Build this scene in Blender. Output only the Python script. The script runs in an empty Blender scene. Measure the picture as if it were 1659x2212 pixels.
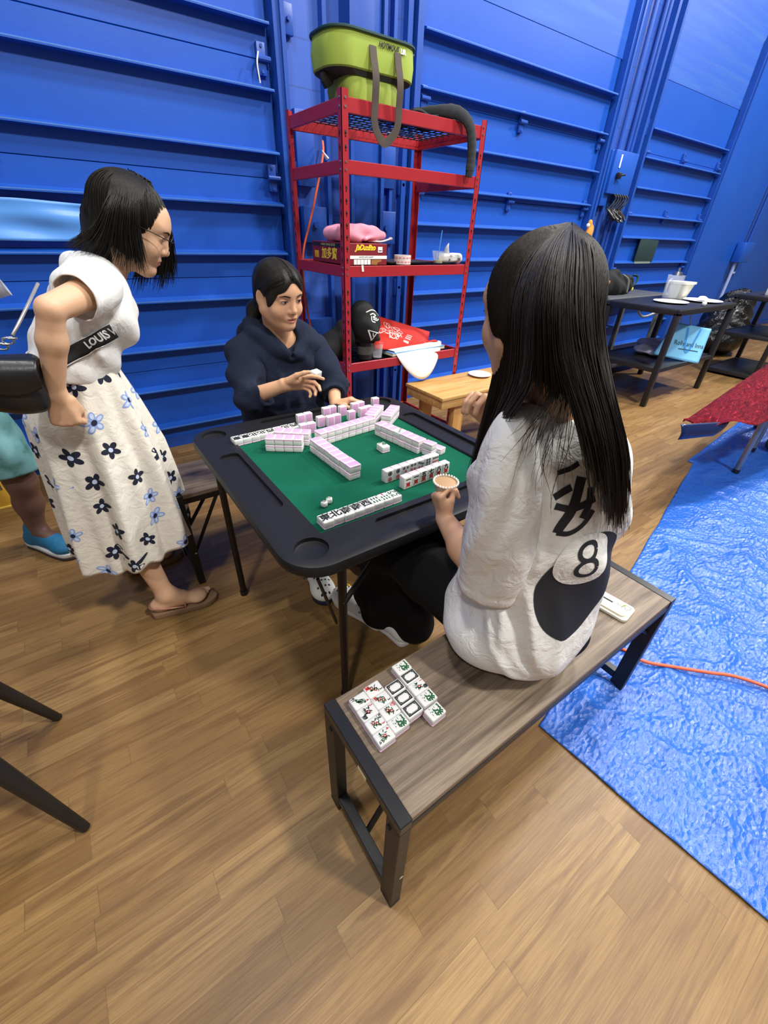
import bpy, bmesh, math, random
import numpy as np
from mathutils import Vector, Matrix, Euler, noise
from mathutils.bvhtree import BVHTree
random.seed(7); RNG = np.random.default_rng(7)
PI = math.pi
SC = bpy.context.scene
COL = SC.collection

# ------------------------------------------------------------------ camera
F_PX, CX, CY, CAM_H = 902.3, 829.5, 1106.0, 1.3157
RC = np.array([[0.8191, 0.2982, -0.4901], [-0.5729, 0.4710, -0.6708], [0.0308, 0.8302, 0.5566]])
_u, _s, _v = np.linalg.svd(RC); RC = _u @ _v
cam_d = bpy.data.cameras.new('camera'); cam = bpy.data.objects.new('camera', cam_d); COL.objects.link(cam)
m = Matrix.Identity(4)
for i in range(3):
    for j in range(3): m[i][j] = RC[i, j]
m[2][3] = CAM_H
cam.matrix_world = m
cam_d.sensor_fit = 'VERTICAL'; cam_d.sensor_height = 36.0; cam_d.sensor_width = 27.0
cam_d.lens = F_PX / 2212 * 36.0; cam_d.clip_start = 0.02; cam_d.clip_end = 60
SC.camera = cam

# ------------------------------------------------------------------ light
SC.view_settings.view_transform = 'Standard'; SC.view_settings.look = 'None'
SC.view_settings.exposure = 0.0; SC.view_settings.gamma = 1.0; SC.view_settings.use_curve_mapping = False
W = bpy.data.worlds.new('hall_air'); SC.world = W; W.use_nodes = True
W.node_tree.nodes['Background'].inputs[0].default_value = (0.95, 0.97, 1.0, 1)
W.node_tree.nodes['Background'].inputs[1].default_value = 0.17
def lamp(name, loc, power, size, color=(1, 0.97, 0.92), target=None):
    d = bpy.data.lights.new(name, 'AREA'); d.shape = 'DISK'; d.size = size; d.energy = power; d.color = color
    o = bpy.data.objects.new(name, d); COL.objects.link(o); o.location = loc
    if target is not None:
        o.rotation_euler = (Vector(target) - Vector(loc)).to_track_quat('-Z', 'Y').to_euler()
    return o
lamp('high_bay_lamp', (1.75, -2.1, 5.2), 205, 0.42, target=(1.2, 1.0, 0))
lamp('high_bay_lamp', (-2.1, -1.7, 5.2), 85, 0.42, target=(0.2, 1.2, 0))
lamp('high_bay_lamp', (-0.3, 1.1, 5.4), 80, 0.5, target=(-0.2, 1.2, 0))
lamp('high_bay_lamp', (3.1, 1.1, 5.4), 130, 0.5, target=(3.0, 1.2, 0))
lamp('high_bay_lamp', (4.9, 0.2, 5.2), 210, 0.42, target=(3.6, 1.6, 0))
lamp('high_bay_lamp', (8.4, 0.7, 5.2), 260, 0.6, target=(6.0, 1.0, 0))

# ------------------------------------------------------------------ pixel helpers (a 3D point on a ray at a known depth)
def _ray(u, v): return RC @ np.array([u - CX, -(v - CY), -F_PX])
def pz(u, v, z=0.0):
    d = _ray(u, v); t = (z - CAM_H) / d[2]; return Vector((t * d[0], t * d[1], z))
def py(u, v, y):
    d = _ray(u, v); t = y / d[1]; return Vector((t * d[0], y, CAM_H + t * d[2]))
def px(u, v, x):
    d = _ray(u, v); t = x / d[0]; return Vector((x, t * d[1], CAM_H + t * d[2]))

# ------------------------------------------------------------------ materials
def lin(c):
    if isinstance(c, str): c = tuple(int(c[i:i + 2], 16) / 255 for i in (0, 2, 4))
    return tuple((x / 12.92 if x <= 0.04045 else ((x + 0.055) / 1.055) ** 2.4) for x in c)
class N:
    """small node-tree writer"""
    def __init__(s, name):
        s.m = bpy.data.materials.new(name); s.m.use_nodes = True; s.t = s.m.node_tree
        s.b = s.t.nodes['Principled BSDF']; s.out = s.t.nodes['Material Output']
    def n(s, typ, **kw):
        nd = s.t.nodes.new(typ)
        for k, v in kw.items(): setattr(nd, k, v)
        return nd
    def l(s, a, b): s.t.links.new(a, b)
    def val(s, node, i, v):
        if hasattr(v, 'is_output') or hasattr(v, 'links'): s.l(v, node.inputs[i])
        else: node.inputs[i].default_value = v
    def math(s, op, a, b=0.0, c=None):
        nd = s.n('ShaderNodeMath', operation=op); s.val(nd, 0, a); s.val(nd, 1, b)
        if c is not None: s.val(nd, 2, c)
        return nd.outputs[0]
    def mix(s, f, a, b, mode='MIX'):
        nd = s.n('ShaderNodeMix', data_type='RGBA', blend_type=mode)
        s.val(nd, 0, f)
        for i, x in ((6, a), (7, b)):
            if isinstance(x, tuple): nd.inputs[i].default_value = (*x[:3], 1)
            else: s.l(x, nd.inputs[i])
        return nd.outputs[2]
    def coord(s, kind='Object', scale=(1, 1, 1), rot=(0, 0, 0)):
        tc = s.n('ShaderNodeTexCoord'); mp = s.n('ShaderNodeMapping')
        mp.inputs['Scale'].default_value = scale; mp.inputs['Rotation'].default_value = rot
        s.l(tc.outputs[kind], mp.inputs[0]); return mp.outputs[0]
    def noise(s, co, scale=5, detail=3, rough=0.5, dist=0.0):
        nd = s.n('ShaderNodeTexNoise'); s.l(co, nd.inputs['Vector'])
        nd.inputs['Scale'].default_value = scale; nd.inputs['Detail'].default_value = detail
        nd.inputs['Roughness'].default_value = rough; nd.inputs['Distortion'].default_value = dist
        return nd.outputs[0]
    def ramp(s, f, stops):
        nd = s.n('ShaderNodeValToRGB'); s.l(f, nd.inputs[0]); e = nd.color_ramp.elements
        while len(e) < len(stops): e.new(0.5)
        for i, (p, c) in enumerate(stops): e[i].position = p; e[i].color = (*c[:3], 1)
        return nd.outputs[0]
    def bump(s, h, strength=0.3, dist=0.01):
        nd = s.n('ShaderNodeBump'); nd.inputs['Strength'].default_value = strength; nd.inputs['Distance'].default_value = dist
        s.l(h, nd.inputs['Height']); s.l(nd.outputs[0], s.b.inputs['Normal']); return nd
    def set(s, **kw):
        names = dict(col='Base Color', rough='Roughness', metal='Metallic', spec='Specular IOR Level', alpha='Alpha', trans='Transmission Weight',
                     ior='IOR', coat='Coat Weight', sheen='Sheen Weight', sss='Subsurface Weight', sssr='Subsurface Radius', ssss='Subsurface Scale', aniso='Anisotropic')
        for k, v in kw.items():
            i = s.b.inputs[names[k]]
            if hasattr(v, 'links'): s.l(v, i)
            elif k == 'col': i.default_value = (*v[:3], 1)
            else: i.default_value = v
        return s
MATS = {}
def M(name, col, rough=0.5, metal=0.0, var=0.0, vs=20, bump=0.0, bs=80, bd=0.002, **kw):
    if name in MATS: return MATS[name]
    s = N(name); c = lin(col); s.set(col=c, rough=rough, metal=metal, **kw)
    if var or bump:
        co = s.coord()
        if var:
            f = s.noise(co, vs, 4)
            s.set(col=s.mix(f, tuple(max(0, x * (1 - var)) for x in c), tuple(min(1, x * (1 + var)) for x in c)))
        if bump: s.bump(s.noise(co, bs, 4), bump, bd)
    MATS[name] = s.m; return s.m

# ------------------------------------------------------------------ shape writer
def rotm(ax, deg): return Matrix.Rotation(math.radians(deg), 4, ax)
class S:
    def __init__(s): s.bm = bmesh.new(); s.mi = 0
    def _merge(s, bm2, mat=None):
        if mat is not None: bmesh.ops.transform(bm2, matrix=mat, verts=bm2.verts)
        for f in bm2.faces: f.material_index = s.mi
        me = bpy.data.meshes.new('tmp'); bm2.to_mesh(me); bm2.free(); s.bm.from_mesh(me); bpy.data.meshes.remove(me)
        return s
    def box(s, c, d, mat=None, bev=0.0, seg=2):
        b = bmesh.new(); bmesh.ops.create_cube(b, size=1)
        for v in b.verts: v.co = Vector((v.co.x * d[0], v.co.y * d[1], v.co.z * d[2]))
        if bev: bmesh.ops.bevel(b, geom=b.edges[:], offset=bev, segments=seg, profile=0.5, affect='EDGES')
        T = Matrix.Translation(c)
        return s._merge(b, T @ mat if mat is not None else T)
    def mm(s, lo, hi, bev=0.0, seg=2):
        return s.box([(a + b) / 2 for a, b in zip(lo, hi)], [abs(b - a) for a, b in zip(lo, hi)], None, bev, seg)
    def tube(s, pts, r, n=8, closed=False, cap=True, flat=None, up=None):
        """sweep: r number or list; flat=(rx, ry) elliptical scaling"""
        P = [Vector(p) for p in pts]; k = len(P); R = r if isinstance(r, (list, tuple)) else [r] * k
        T = []
        for i in range(k):
            a = P[(i - 1) % k] if (closed or i > 0) else P[i]; b = P[(i + 1) % k] if (closed or i < k - 1) else P[i]
            t = (b - a); T.append(t.normalized() if t.length > 1e-9 else Vector((0, 0, 1)))
        u = Vector(up) if up is not None else (Vector((0, 0, 1)) if abs(T[0].z) < 0.9 else Vector((1, 0, 0)))
        rings = []; fx, fy = flat or (1, 1)
        for i in range(k):
            x = u - T[i] * u.dot(T[i])
            if x.length < 1e-6: x = T[i].orthogonal()
            x.normalize(); 
            if up is None: u = x
            y = T[i].cross(x)
            rings.append([s.bm.verts.new(P[i] + (x * math.cos(2 * PI * j / n) * fx + y * math.sin(2 * PI * j / n) * fy) * R[i]) for j in range(n)])
        L = k if closed else k - 1
        for i in range(L):
            A, B = rings[i], rings[(i + 1) % k]
            for j in range(n):
                f = s.bm.faces.new((A[j], A[(j + 1) % n], B[(j + 1) % n], B[j])); f.material_index = s.mi
        if cap and not closed:
            for rg in (rings[0][::-1], rings[-1]):
                f = s.bm.faces.new(rg); f.material_index = s.mi
        return s
    def cyl(s, a, b, r1, r2=None, n=16): return s.tube([a, b], [r1, r1 if r2 is None else r2], n)
    def lathe(s, prof, n=24, mat=None, cap=True):
        b = bmesh.new(); rings = []
        for r, z in prof: rings.append([b.verts.new((r * math.cos(2 * PI * j / n), r * math.sin(2 * PI * j / n), z)) for j in range(n)])
        for A, B in zip(rings, rings[1:]):
            for j in range(n): b.faces.new((A[j], A[(j + 1) % n], B[(j + 1) % n], B[j]))
        if cap:
            if prof[0][0] > 1e-5: b.faces.new(rings[0][::-1])
            if prof[-1][0] > 1e-5: b.faces.new(rings[-1])
        bmesh.ops.remove_doubles(b, verts=b.verts, dist=1e-6)
        return s._merge(b, mat)
    def prism(s, poly, h, mat=None, bev=0.0, seg=2):
        b = bmesh.new(); vs = [b.verts.new((x, y, 0)) for x, y in poly]; f = b.faces.new(vs)
        if h:
            g = bmesh.ops.extrude_face_region(b, geom=[f]); 
            for v in g['geom']:
                if isinstance(v, bmesh.types.BMVert): v.co.z += h
            bmesh.ops.recalc_face_normals(b, faces=b.faces)
            if bev: bmesh.ops.bevel(b, geom=[e for e in b.edges], offset=bev, segments=seg, profile=0.5, affect='EDGES')
        return s._merge(b, mat)
    def grid(s, fn, nu, nv, cu=False, cv=False):
        V = [[s.bm.verts.new(fn(i / (nu if cu else nu - 1), j / (nv if cv else nv - 1))) for j in range(nv)] for i in range(nu)]
        for i in range(nu if cu else nu - 1):
            for j in range(nv if cv else nv - 1):
                f = s.bm.faces.new((V[i][j], V[(i + 1) % nu][j], V[(i + 1) % nu][(j + 1) % nv], V[i][(j + 1) % nv])); f.material_index = s.mi
        return s
    def ball(s, c, r, n=16, mat=None):
        b = bmesh.new(); bmesh.ops.create_uvsphere(b, u_segments=n, v_segments=max(6, n * 2 // 3), radius=1)
        rr = r if isinstance(r, (tuple, list)) else (r, r, r)
        for v in b.verts: v.co = Vector((v.co.x * rr[0], v.co.y * rr[1], v.co.z * rr[2]))
        T = Matrix.Translation(c)
        return s._merge(b, T @ mat if mat is not None else T)
    def text(s, txt, size, mat, ext=0.0, align='CENTER', shear=0.0, res=3, off=0.0, space=1.0):
        c = bpy.data.curves.new('t', 'FONT'); c.body = txt; c.size = size; c.align_x = align; c.align_y = 'CENTER'
        c.extrude = ext; c.resolution_u = res; c.shear = shear; c.offset = off; c.space_character = space
        o = bpy.data.objects.new('t', c); COL.objects.link(o)
        me = bpy.data.meshes.new_from_object(o.evaluated_get(bpy.context.evaluated_depsgraph_get()))
        b = bmesh.new(); b.from_mesh(me); bpy.data.meshes.remove(me)
        bpy.data.objects.remove(o); bpy.data.curves.remove(c)
        return s._merge(b, mat)
    def mesh(s, name, mats, smooth=35, fixn=False):
        me = bpy.data.meshes.new(name)
        if fixn: bmesh.ops.recalc_face_normals(s.bm, faces=s.bm.faces)
        s.bm.to_mesh(me); s.bm.free()
        for mt in (mats if isinstance(mats, (list, tuple)) else [mats]): me.materials.append(mt)
        if smooth is not None:
            me.polygons.foreach_set('use_smooth', [True] * len(me.polygons))
            if smooth < 180: me.set_sharp_from_angle(angle=math.radians(smooth))
        return me
    def build(s, name, mats, parent=None, smooth=35, fixn=False, loc=None):
        return link(name, s.mesh(name, mats, smooth, fixn), parent, loc)
def link(name, me, parent=None, loc=None):
    o = bpy.data.objects.new(name, me); COL.objects.link(o)
    if parent is not None:
        o.parent = parent
        o.matrix_parent_inverse = parent_inv(parent)
    if loc is not None: o.location = loc
    return o
def join_into(o, prints):
    """merge printed patches [(S, material)] into the mesh of o, keeping their own material slots"""
    b = bmesh.new(); b.from_mesh(o.data); inv = world_of(o).inverted()
    for s, mt in prints:
        if mt.name not in [q.name for q in o.data.materials]: o.data.materials.append(mt)
        k = [q.name for q in o.data.materials].index(mt.name)
        bmesh.ops.transform(s.bm, matrix=inv, verts=s.bm.verts)
        for f in s.bm.faces: f.material_index = k; f.smooth = True
        me = bpy.data.meshes.new('tmp'); s.bm.to_mesh(me); s.bm.free(); b.from_mesh(me); bpy.data.meshes.remove(me)
    b.to_mesh(o.data); b.free()
def world_of(o):
    mw = o.matrix_basis.copy()
    if o.parent is not None: mw = world_of(o.parent) @ o.matrix_parent_inverse @ mw
    return mw
def parent_inv(p): return world_of(p).inverted()
def tag(o, label, cat, group=None, kind=None):
    o['label'] = label
    if cat: o['category'] = cat
    if group: o['group'] = group
    if kind: o['kind'] = kind
    return o
def thing(name, label, cat, loc=(0, 0, 0), rz=0.0, group=None):
    o = bpy.data.objects.new(name, None); COL.objects.link(o); o.location = loc; o.rotation_euler = (0, 0, rz)
    o.empty_display_size = 0.05
    return tag(o, label, cat, group)
def struct(o): o['kind'] = 'structure'; return o
def apply_mods(o):
    dg = bpy.context.evaluated_depsgraph_get(); dg.update()
    me = bpy.data.meshes.new_from_object(o.evaluated_get(dg)); old = o.data
    o.modifiers.clear(); o.data = me; bpy.data.meshes.remove(old)
def bool_cut(o, cutter_s):
    c = cutter_s.build('cutter', MATS.get('x') or M('x', '808080'), smooth=None, fixn=True)
    md = o.modifiers.new('b', 'BOOLEAN'); md.object = c; md.operation = 'DIFFERENCE'; md.solver = 'EXACT'
    apply_mods(o); me = c.data; bpy.data.objects.remove(c); bpy.data.meshes.remove(me)
def copy_thing(src, loc, rz=None, label=None, name=None, group=None):
    c = src.copy(); COL.objects.link(c); c.location = loc
    if rz is not None: c.rotation_euler = (0, 0, rz)
    if label: c['label'] = label
    if group: c['group'] = group
    def rec(a, b):
        for ch in list(a.children):
            d = ch.copy(); COL.objects.link(d); pi = ch.matrix_parent_inverse.copy(); d.parent = b; d.matrix_parent_inverse = pi; rec(ch, d)
    rec(src, c); return c
def rrect(x0, x1, y0, y1, r, k=8):
    pts = []
    for cx, cy, a0 in ((x1 - r, y1 - r, 0), (x0 + r, y1 - r, 90), (x0 + r, y0 + r, 180), (x1 - r, y0 + r, 270)):
        for i in range(k + 1):
            a = math.radians(a0 + 90 * i / k); pts.append((cx + r * math.cos(a), cy + r * math.sin(a)))
    return pts
def spline(pts, k=8):
    """Catmull-Rom through pts"""
    P = [np.array(p, float) for p in pts]; out = []
    for i in range(len(P) - 1):
        a = P[i - 1] if i else 2 * P[0] - P[1]; b, c = P[i], P[i + 1]; d = P[i + 2] if i + 2 < len(P) else 2 * P[-1] - P[-2]
        for j in range(k):
            t = j / k
            out.append(0.5 * (2 * b + (c - a) * t + (2 * a - 5 * b + 4 * c - d) * t * t + (3 * b - a - 3 * c + d) * t ** 3))
    out.append(P[-1]); return out
# ================================================================== materials of the place
def wall_blue():
    s = N('blue_wall_paint'); co = s.coord()
    f = s.noise(co, 1.3, 4); f2 = s.noise(co, 14, 5)
    a = s.mix(f, lin('124aae'), lin('1d5cc4')); s.set(col=s.mix(s.math('MULTIPLY', f2, 0.25), a, lin('123f98')), rough=0.42, spec=0.4)
    s.bump(s.noise(co, 60, 3), 0.08, 0.003); return s.m
def block_blue():
    s = N('blue_painted_block'); tc = s.n('ShaderNodeTexCoord'); sp = s.n('ShaderNodeSeparateXYZ'); s.l(tc.outputs['Object'], sp.inputs[0])
    cb = s.n('ShaderNodeCombineXYZ'); s.l(sp.outputs[0], cb.inputs[0]); s.l(sp.outputs[2], cb.inputs[1])
    bk = s.n('ShaderNodeTexBrick'); s.l(cb.outputs[0], bk.inputs['Vector']); bk.inputs['Scale'].default_value = 1.0
    bk.inputs['Brick Width'].default_value = 0.4; bk.inputs['Row Height'].default_value = 0.2; bk.inputs['Mortar Size'].default_value = 0.004
    bk.inputs['Color1'].default_value = (*lin('184cae'), 1); bk.inputs['Color2'].default_value = (*lin('2055b8'), 1); bk.inputs['Mortar'].default_value = (*lin('164096'), 1)
    f = s.noise(tc.outputs['Object'], 5, 5)
    s.set(col=s.mix(s.math('MULTIPLY', f, 0.4), bk.outputs[0], lin('5f7ccc')), rough=0.55)
    s.bump(bk.outputs[1], -0.4, 0.004); return s.m
def grime_blue():
    s = N('stained_blue_paint'); co = s.coord('Object', (0.5, 1, 9)); f = s.noise(co, 1.6, 6, 0.6)
    s.set(col=s.ramp(f, [(0.46, lin('1a54ba')), (0.68, lin('2d61b6')), (0.88, lin('5a78aa'))]), rough=0.6); return s.m
def floor_wood():
    s = N('oak_strip_laminate'); tc = s.n('ShaderNodeTexCoord'); sp = s.n('ShaderNodeSeparateXYZ'); s.l(tc.outputs['Object'], sp.inputs[0])
    X, Y = sp.outputs[0], sp.outputs[1]; WY, LX = 0.064, 0.46
    row = s.math('FLOOR', s.math('DIVIDE', Y, WY))
    wn = s.n('ShaderNodeTexWhiteNoise', noise_dimensions='1D'); s.l(row, wn.inputs['W'])
    xo = s.math('ADD', s.math('DIVIDE', X, LX), s.math('MULTIPLY', wn.outputs[0], 7.3)); colx = s.math('FLOOR', xo)
    cb = s.n('ShaderNodeCombineXYZ'); s.l(row, cb.inputs[0]); s.l(colx, cb.inputs[1])
    w2 = s.n('ShaderNodeTexWhiteNoise', noise_dimensions='3D'); s.l(cb.outputs[0], w2.inputs['Vector']); pid = w2.outputs[0]
    g = s.n('ShaderNodeCombineXYZ'); s.l(s.math('ADD', s.math('MULTIPLY', X, 2.0), s.math('MULTIPLY', pid, 40)), g.inputs[0]); s.l(s.math('MULTIPLY', Y, 26), g.inputs[1]); s.l(s.math('MULTIPLY', pid, 31), g.inputs[2])
    n1 = s.noise(g.outputs[0], 1.4, 6, 0.62, 0.8)
    g2 = s.n('ShaderNodeCombineXYZ'); s.l(s.math('ADD', s.math('MULTIPLY', X, 9.0), s.math('MULTIPLY', pid, 17)), g2.inputs[0]); s.l(s.math('MULTIPLY', Y, 330), g2.inputs[1])
    n2 = s.noise(g2.outputs[0], 1.0, 3, 0.6)
    base = s.ramp(pid, [(0.0, lin('846538')), (0.35, lin('906f40')), (0.7, lin('997847')), (1.0, lin('a58451'))])
    c = s.mix(s.ramp(n1, [(0.36, (0.85, 0.85, 0.85)), (0.5, (0.2, 0.2, 0.2)), (0.62, (0, 0, 0))]), base, lin('755430'))
    c = s.mix(s.math('MULTIPLY', s.ramp(n2, [(.4, (0, 0, 0)), (.62, (1, 1, 1))]), 0.38), c, lin('64462a'))
    fy = s.math('FRACT', s.math('DIVIDE', Y, WY)); fx = s.math('FRACT', xo)
    e = s.math('MAXIMUM', s.math('LESS_THAN', fy, 0.02), s.math('LESS_THAN', fx, 0.004))
    c = s.mix(s.math('MULTIPLY', e, 0.45), c, lin('5a3f26'))
    s.set(col=c, rough=s.math('ADD', 0.36, s.math('MULTIPLY', n2, 0.14)), spec=0.45)
    s.bump(n2, 0.08, 0.001); return s.m
def grain(name, c0, c1, c2, axis=0, rough=0.5, fine=120):
    s = N(name); sc = [34, 34, 34]; sc[axis] = 2.2; co = s.coord('Object', tuple(sc)); n1 = s.noise(co, 1.0, 6, 0.65, 1.1)
    sc2 = [fine * 3] * 3; sc2[axis] = 8; n2 = s.noise(s.coord('Object', tuple(sc2)), 1.0, 3, 0.6)
    c = s.ramp(n1, [(0.3, lin(c0)), (0.5, lin(c1)), (0.68, lin(c2))]); c = s.mix(s.math('MULTIPLY', s.ramp(n2, [(0.45, (0, 0, 0)), (0.6, (1, 1, 1))]), 0.3), c, lin(c0))
    s.set(col=c, rough=rough); s.bump(n2, 0.12, 0.001); return s.m
BLUE = wall_blue(); BLOCK = block_blue(); GRIME = grime_blue(); FLOOR = floor_wood()
BLUE_D = M('blue_rail_paint', '1a4aa6', 0.4, var=0.12, vs=9)
BLUE_L = M('scuffed_blue_edge', '4676c6', 0.5, var=0.2, vs=40)
OAK = grain('greyed_oak_board', '4d4036', '7b6a58', '93816c', 0, 0.55)
PINE = grain('varnished_pine', 'b5803f', 'd2a463', 'dfb97c', 0, 0.4)
BLACK = M('black_metal', '17181b', 0.38, 0.0, spec=0.5); BLACKSAT = M('black_satin_metal', '231f1e', 0.45, 0.3)
RED = M('red_enamel', 'a4242e', 0.36, var=0.08, vs=14); STEEL = M('zinc_steel', 'b9bcc0', 0.3, 1.0); DARKHOLE = M('dark_slot', '120d10', 0.8)
WHITE = M('white_plastic', 'eeeeea', 0.35); PAPER = M('white_paper', 'f0f0ee', 0.7)
ORANGE = M('orange_cord', 'f0653c', 0.5)

# ================================================================== room shell
YW = 3.08
s = S(); s.mm((-4, -4, -0.1), (12, 3.4, 0)); struct(s.build('floor', FLOOR, smooth=None))
s = S(); s.mm((-4, YW + 0.03, 0), (12, YW + 0.25, 5.6)); struct(s.build('wall_back', BLUE, smooth=None))
s = S(); s.mm((1.40, YW + 0.0, 0), (2.34, YW + 0.03, 4.2)); s.mm((4.66, YW, 0), (5.29, YW + 0.03, 4.2)); struct(s.build('trim_1', BLOCK, smooth=None))
s = S(); s.mm((-1.15, YW - .001, 2.6158), (1.36, YW + 0.03, 4.2)); s.mm((2.385, YW - .001, 2.6158), (4.62, YW + 0.03, 4.2)); s.mm((5.33, YW - .001, 2.6158), (7.15, YW + 0.03, 4.2)); struct(s.build('trim_2', GRIME, smooth=None))
s = S(); s.mm((-4, YW - 0.012, 0), (1.36, YW + .03, 0.07)); s.mm((2.385, YW - 0.012, 0), (4.6, YW + .03, 0.07)); s.mm((5.33, YW - 0.012, 0), (12, YW + .03, 0.07)); struct(s.build('baseboard_back', BLUE_D, smooth=None))
def hinge(s, x, z):
    s.box((x, YW - 0.012, z), (0.05, 0.024, 0.13), bev=.004); s.cyl((x - .03, YW - .03, z), (x + .045, YW - .03, z), .014, n=10)
    for dz in (-.05, .05): s.cyl((x, YW - .03, z + dz), (x, YW - .02, z + dz), .008, n=6)
def door(n, x0, x1, ribs, hx):
    d = struct(bpy.data.objects.new('door_%d' % n, None)); COL.objects.link(d); d.location = (0, 0, 0)
    s = S(); zs = [0.0, 0.53, 1.045, 1.565, 2.075, 2.615]
    for a, b in zip(zs, zs[1:]): s.mm((x0, YW - 0.0, a + .0014), (x1, YW + 0.04, b - .0014), .002, 1)
    s.build('door_panel', BLUE, d)
    s = S()
    for z in ribs:     # folded sheet stiffener: sloped top, flat underside, small front lip
        prof = [(0.0, .022), (-.052, .007), (-.058, .005), (-.058, -.004), (-.055, -.005), (0.0, -.005)]
        m = Matrix(((0, 0, 1, x0), (1, 0, 0, YW), (0, 1, 0, z), (0, 0, 0, 1))); s.prism(prof, x1 - x0, m)
    s.build('stiffener', BLUE, d, fixn=True)
    s = S()
    for z in ribs: s.mm((x0 + .002, YW - .0586, z + .0015), (x1 - .002, YW - .053, z + .0066))
    s.build('scuffed_edge', BLUE_L, d)
    for x in hx:
        for z in ((1.045, 1.565, 2.075, 0.53) if x in (hx[0], x1 - .05) else (1.565, 2.075)):
            s = S(); hinge(s, x, z); s.build('hinge', BLUE_D, d)
    return d
door(1, -1.15, 1.345, (.155, .41, .655, .925, 1.172, 1.43, 1.68, 1.95, 2.205, 2.46), (1.30, -.08))
door(2, 2.40, 4.60, (.16, .42, .64, .89, 1.13, 1.37, 1.595, 1.85, 2.12, 2.385), (2.44, 4.55, 3.45))
door(3, 5.34, 7.13, (.15, .40, .63, .87, 1.10, 1.345, 1.548, 1.785, 2.03, 2.25), (5.38, 7.08, 6.2))
def rail(n, x, side):
    s = S(); s.mm((x - .018, YW - .06, .02), (x + .018, YW + .02, 3.2)); s.mm((x - .012 + .03 * side, YW - .075, .02), (x + .012 + .03 * side, YW + .02, 3.3))
    for z in (.3, .95, 1.6, 2.25):
        s.box((x + .06 * side, YW - .02, z), (.1, .03, .12), bev=.004); s.cyl((x + .08 * side, YW - .05, z), (x + .08 * side, YW, z), .011, n=6)
    struct(s.build('trim_%d' % n, BLUE_D))
rail(3, 1.385, 1); rail(4, 2.36, -1); rail(5, 4.635, 1); rail(6, 5.305, -1); rail(7, 7.17, 1)
s = S()   # steel column and channels between the first two doors
s.mm((1.83, YW - .10, 0), (2.03, YW, 4.2), .004); s.mm((1.80, YW - .12, 0), (1.825, YW, 4.2)); s.mm((2.035, YW - .12, 0), (2.06, YW, 4.2))
s.mm((1.665, YW - .05, 0), (1.69, YW, 4.2)); s.mm((2.16, YW - .045, 0), (2.185, YW, 4.2)); s.mm((2.26, YW - .05, 0), (2.30, YW, 4.2))
struct(s.build('trim_8', BLUE_D))
s = S()
for x in (1.56, 2.13):
    s.box((x, YW - .03, 1.34), (.17, .06, .2), bev=.006); s.cyl((x, YW - .075, 1.34), (x, YW - .05, 1.34), .02, n=8)
s.box((1.56, YW - .03, .62), (.2, .06, .3), bev=.006); s.box((1.52, YW - .025, 1.72), (.12, .05, .36), bev=.006); s.box((2.1, YW - .03, 1.72), (.2, .05, .3), bev=.006)
struct(s.build('trim_9', BLUE_D))
# conduits and boxes between doors two and three
s = S()
for x in (4.86, 5.02, 5.08): s.cyl((x, YW - .03, 0), (x, YW - .03, 3.6), .018, n=10)
s.mm((5.16, YW - .06, 0), (5.2, YW, 3.6)); struct(s.build('trim_10', BLUE_D))
t = thing('electrical_box', 'blue painted electrical box on the wall between the second and third doors', 'electrical box', (4.95, YW, 1.87))
s = S(); s.mm((4.74, YW - .10, 1.70), (5.14, YW - .05, 2.03), .006); s.mm((4.72, YW - .07, 1.6), (4.83, YW, 2.03), .006); s.build('housing', BLUE, t)
s = S(); s.mm((4.83, YW - .106, 1.9), (4.85, YW - .10, 2.0), .002); s.build('label_strip', WHITE, t)
s = S(); s.box((4.84, YW - .12, 1.84), (.05, .04, .05), bev=.01); s.cyl((4.84, YW - .13, 1.84), (4.90, YW - .15, 1.85), .008); s.build('switch_handle', BLACK, t)
t = thing('cable_bundle', 'tangle of black cables hanging under the blue electrical box', 'cables', (4.95, YW, 1.6))
s = S(); rr = random.Random(3)
for i in range(16):
    x0 = 4.84 + .26 * rr.random(); x1 = 4.84 + .26 * rr.random(); s.tube(spline([(x0, YW - .07, 1.585), ((x0 + x1) / 2, YW - .13 - .05 * rr.random(), 1.52 - .05 * rr.random()), (x1, YW - .08, 1.58)], 6), .008, 6)
s.build('cable_loop', BLACK, t)
for i in range(6):
    x = 4.88 + .045 * i; s = S(); s.tube(spline([(x, YW - .09, 1.71), (x + .02, YW - .12, 1.66), (x - .02, YW - .09, 1.58)], 6), .007, 6); s.build('cable_tail', BLACK, t)
# conduit with box further along the back wall
b = py(1599, 545, YW); f = py(1549, 648, YW)
t = thing('junction_box', 'square blue junction box on the back wall right of the third door', 'junction box', (b.x, YW, b.z))
s = S(); s.box((b.x, YW - .04, b.z), (.36, .12, .26), bev=.01); s.build('housing', BLUE, t)
s = S(); s.cyl((b.x - .1, YW - .03, .02), (b.x - .1, YW - .03, b.z - .13), .022, n=10); s.box((b.x - .05, YW - .03, .95), (.14, .03, .03), bev=.006); s.build('conduit', M('pale_conduit', '9fb2e4', .4), t)
s = S(); s.cyl((b.x + .06, YW - .03, b.z + .13), (b.x + .06, YW - .03, 3.4), .022, n=10); s.build('conduit', BLUE_D, t)
# dark panel taped on door three
a = py(1396, 517, YW - .045); c = py(1434, 553, YW - .045)
t = thing('sign_board', 'dark green board fixed to the third blue door', 'sign board', ((a.x + c.x) / 2, YW - .05, 1.2))
s = S(); s.box((5.96, YW - .05, 1.22), (.42, .012, .24), rotm('Y', 2), bev=.003); s.build('board', M('dark_green_board', '22383a', .5, var=.2), t)
s = S(); s.box((5.93, YW - .058, 1.105), (.36, .006, .02)); s.build('edge_strip', M('pale_strip', '7d8c86', .6), t)
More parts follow.
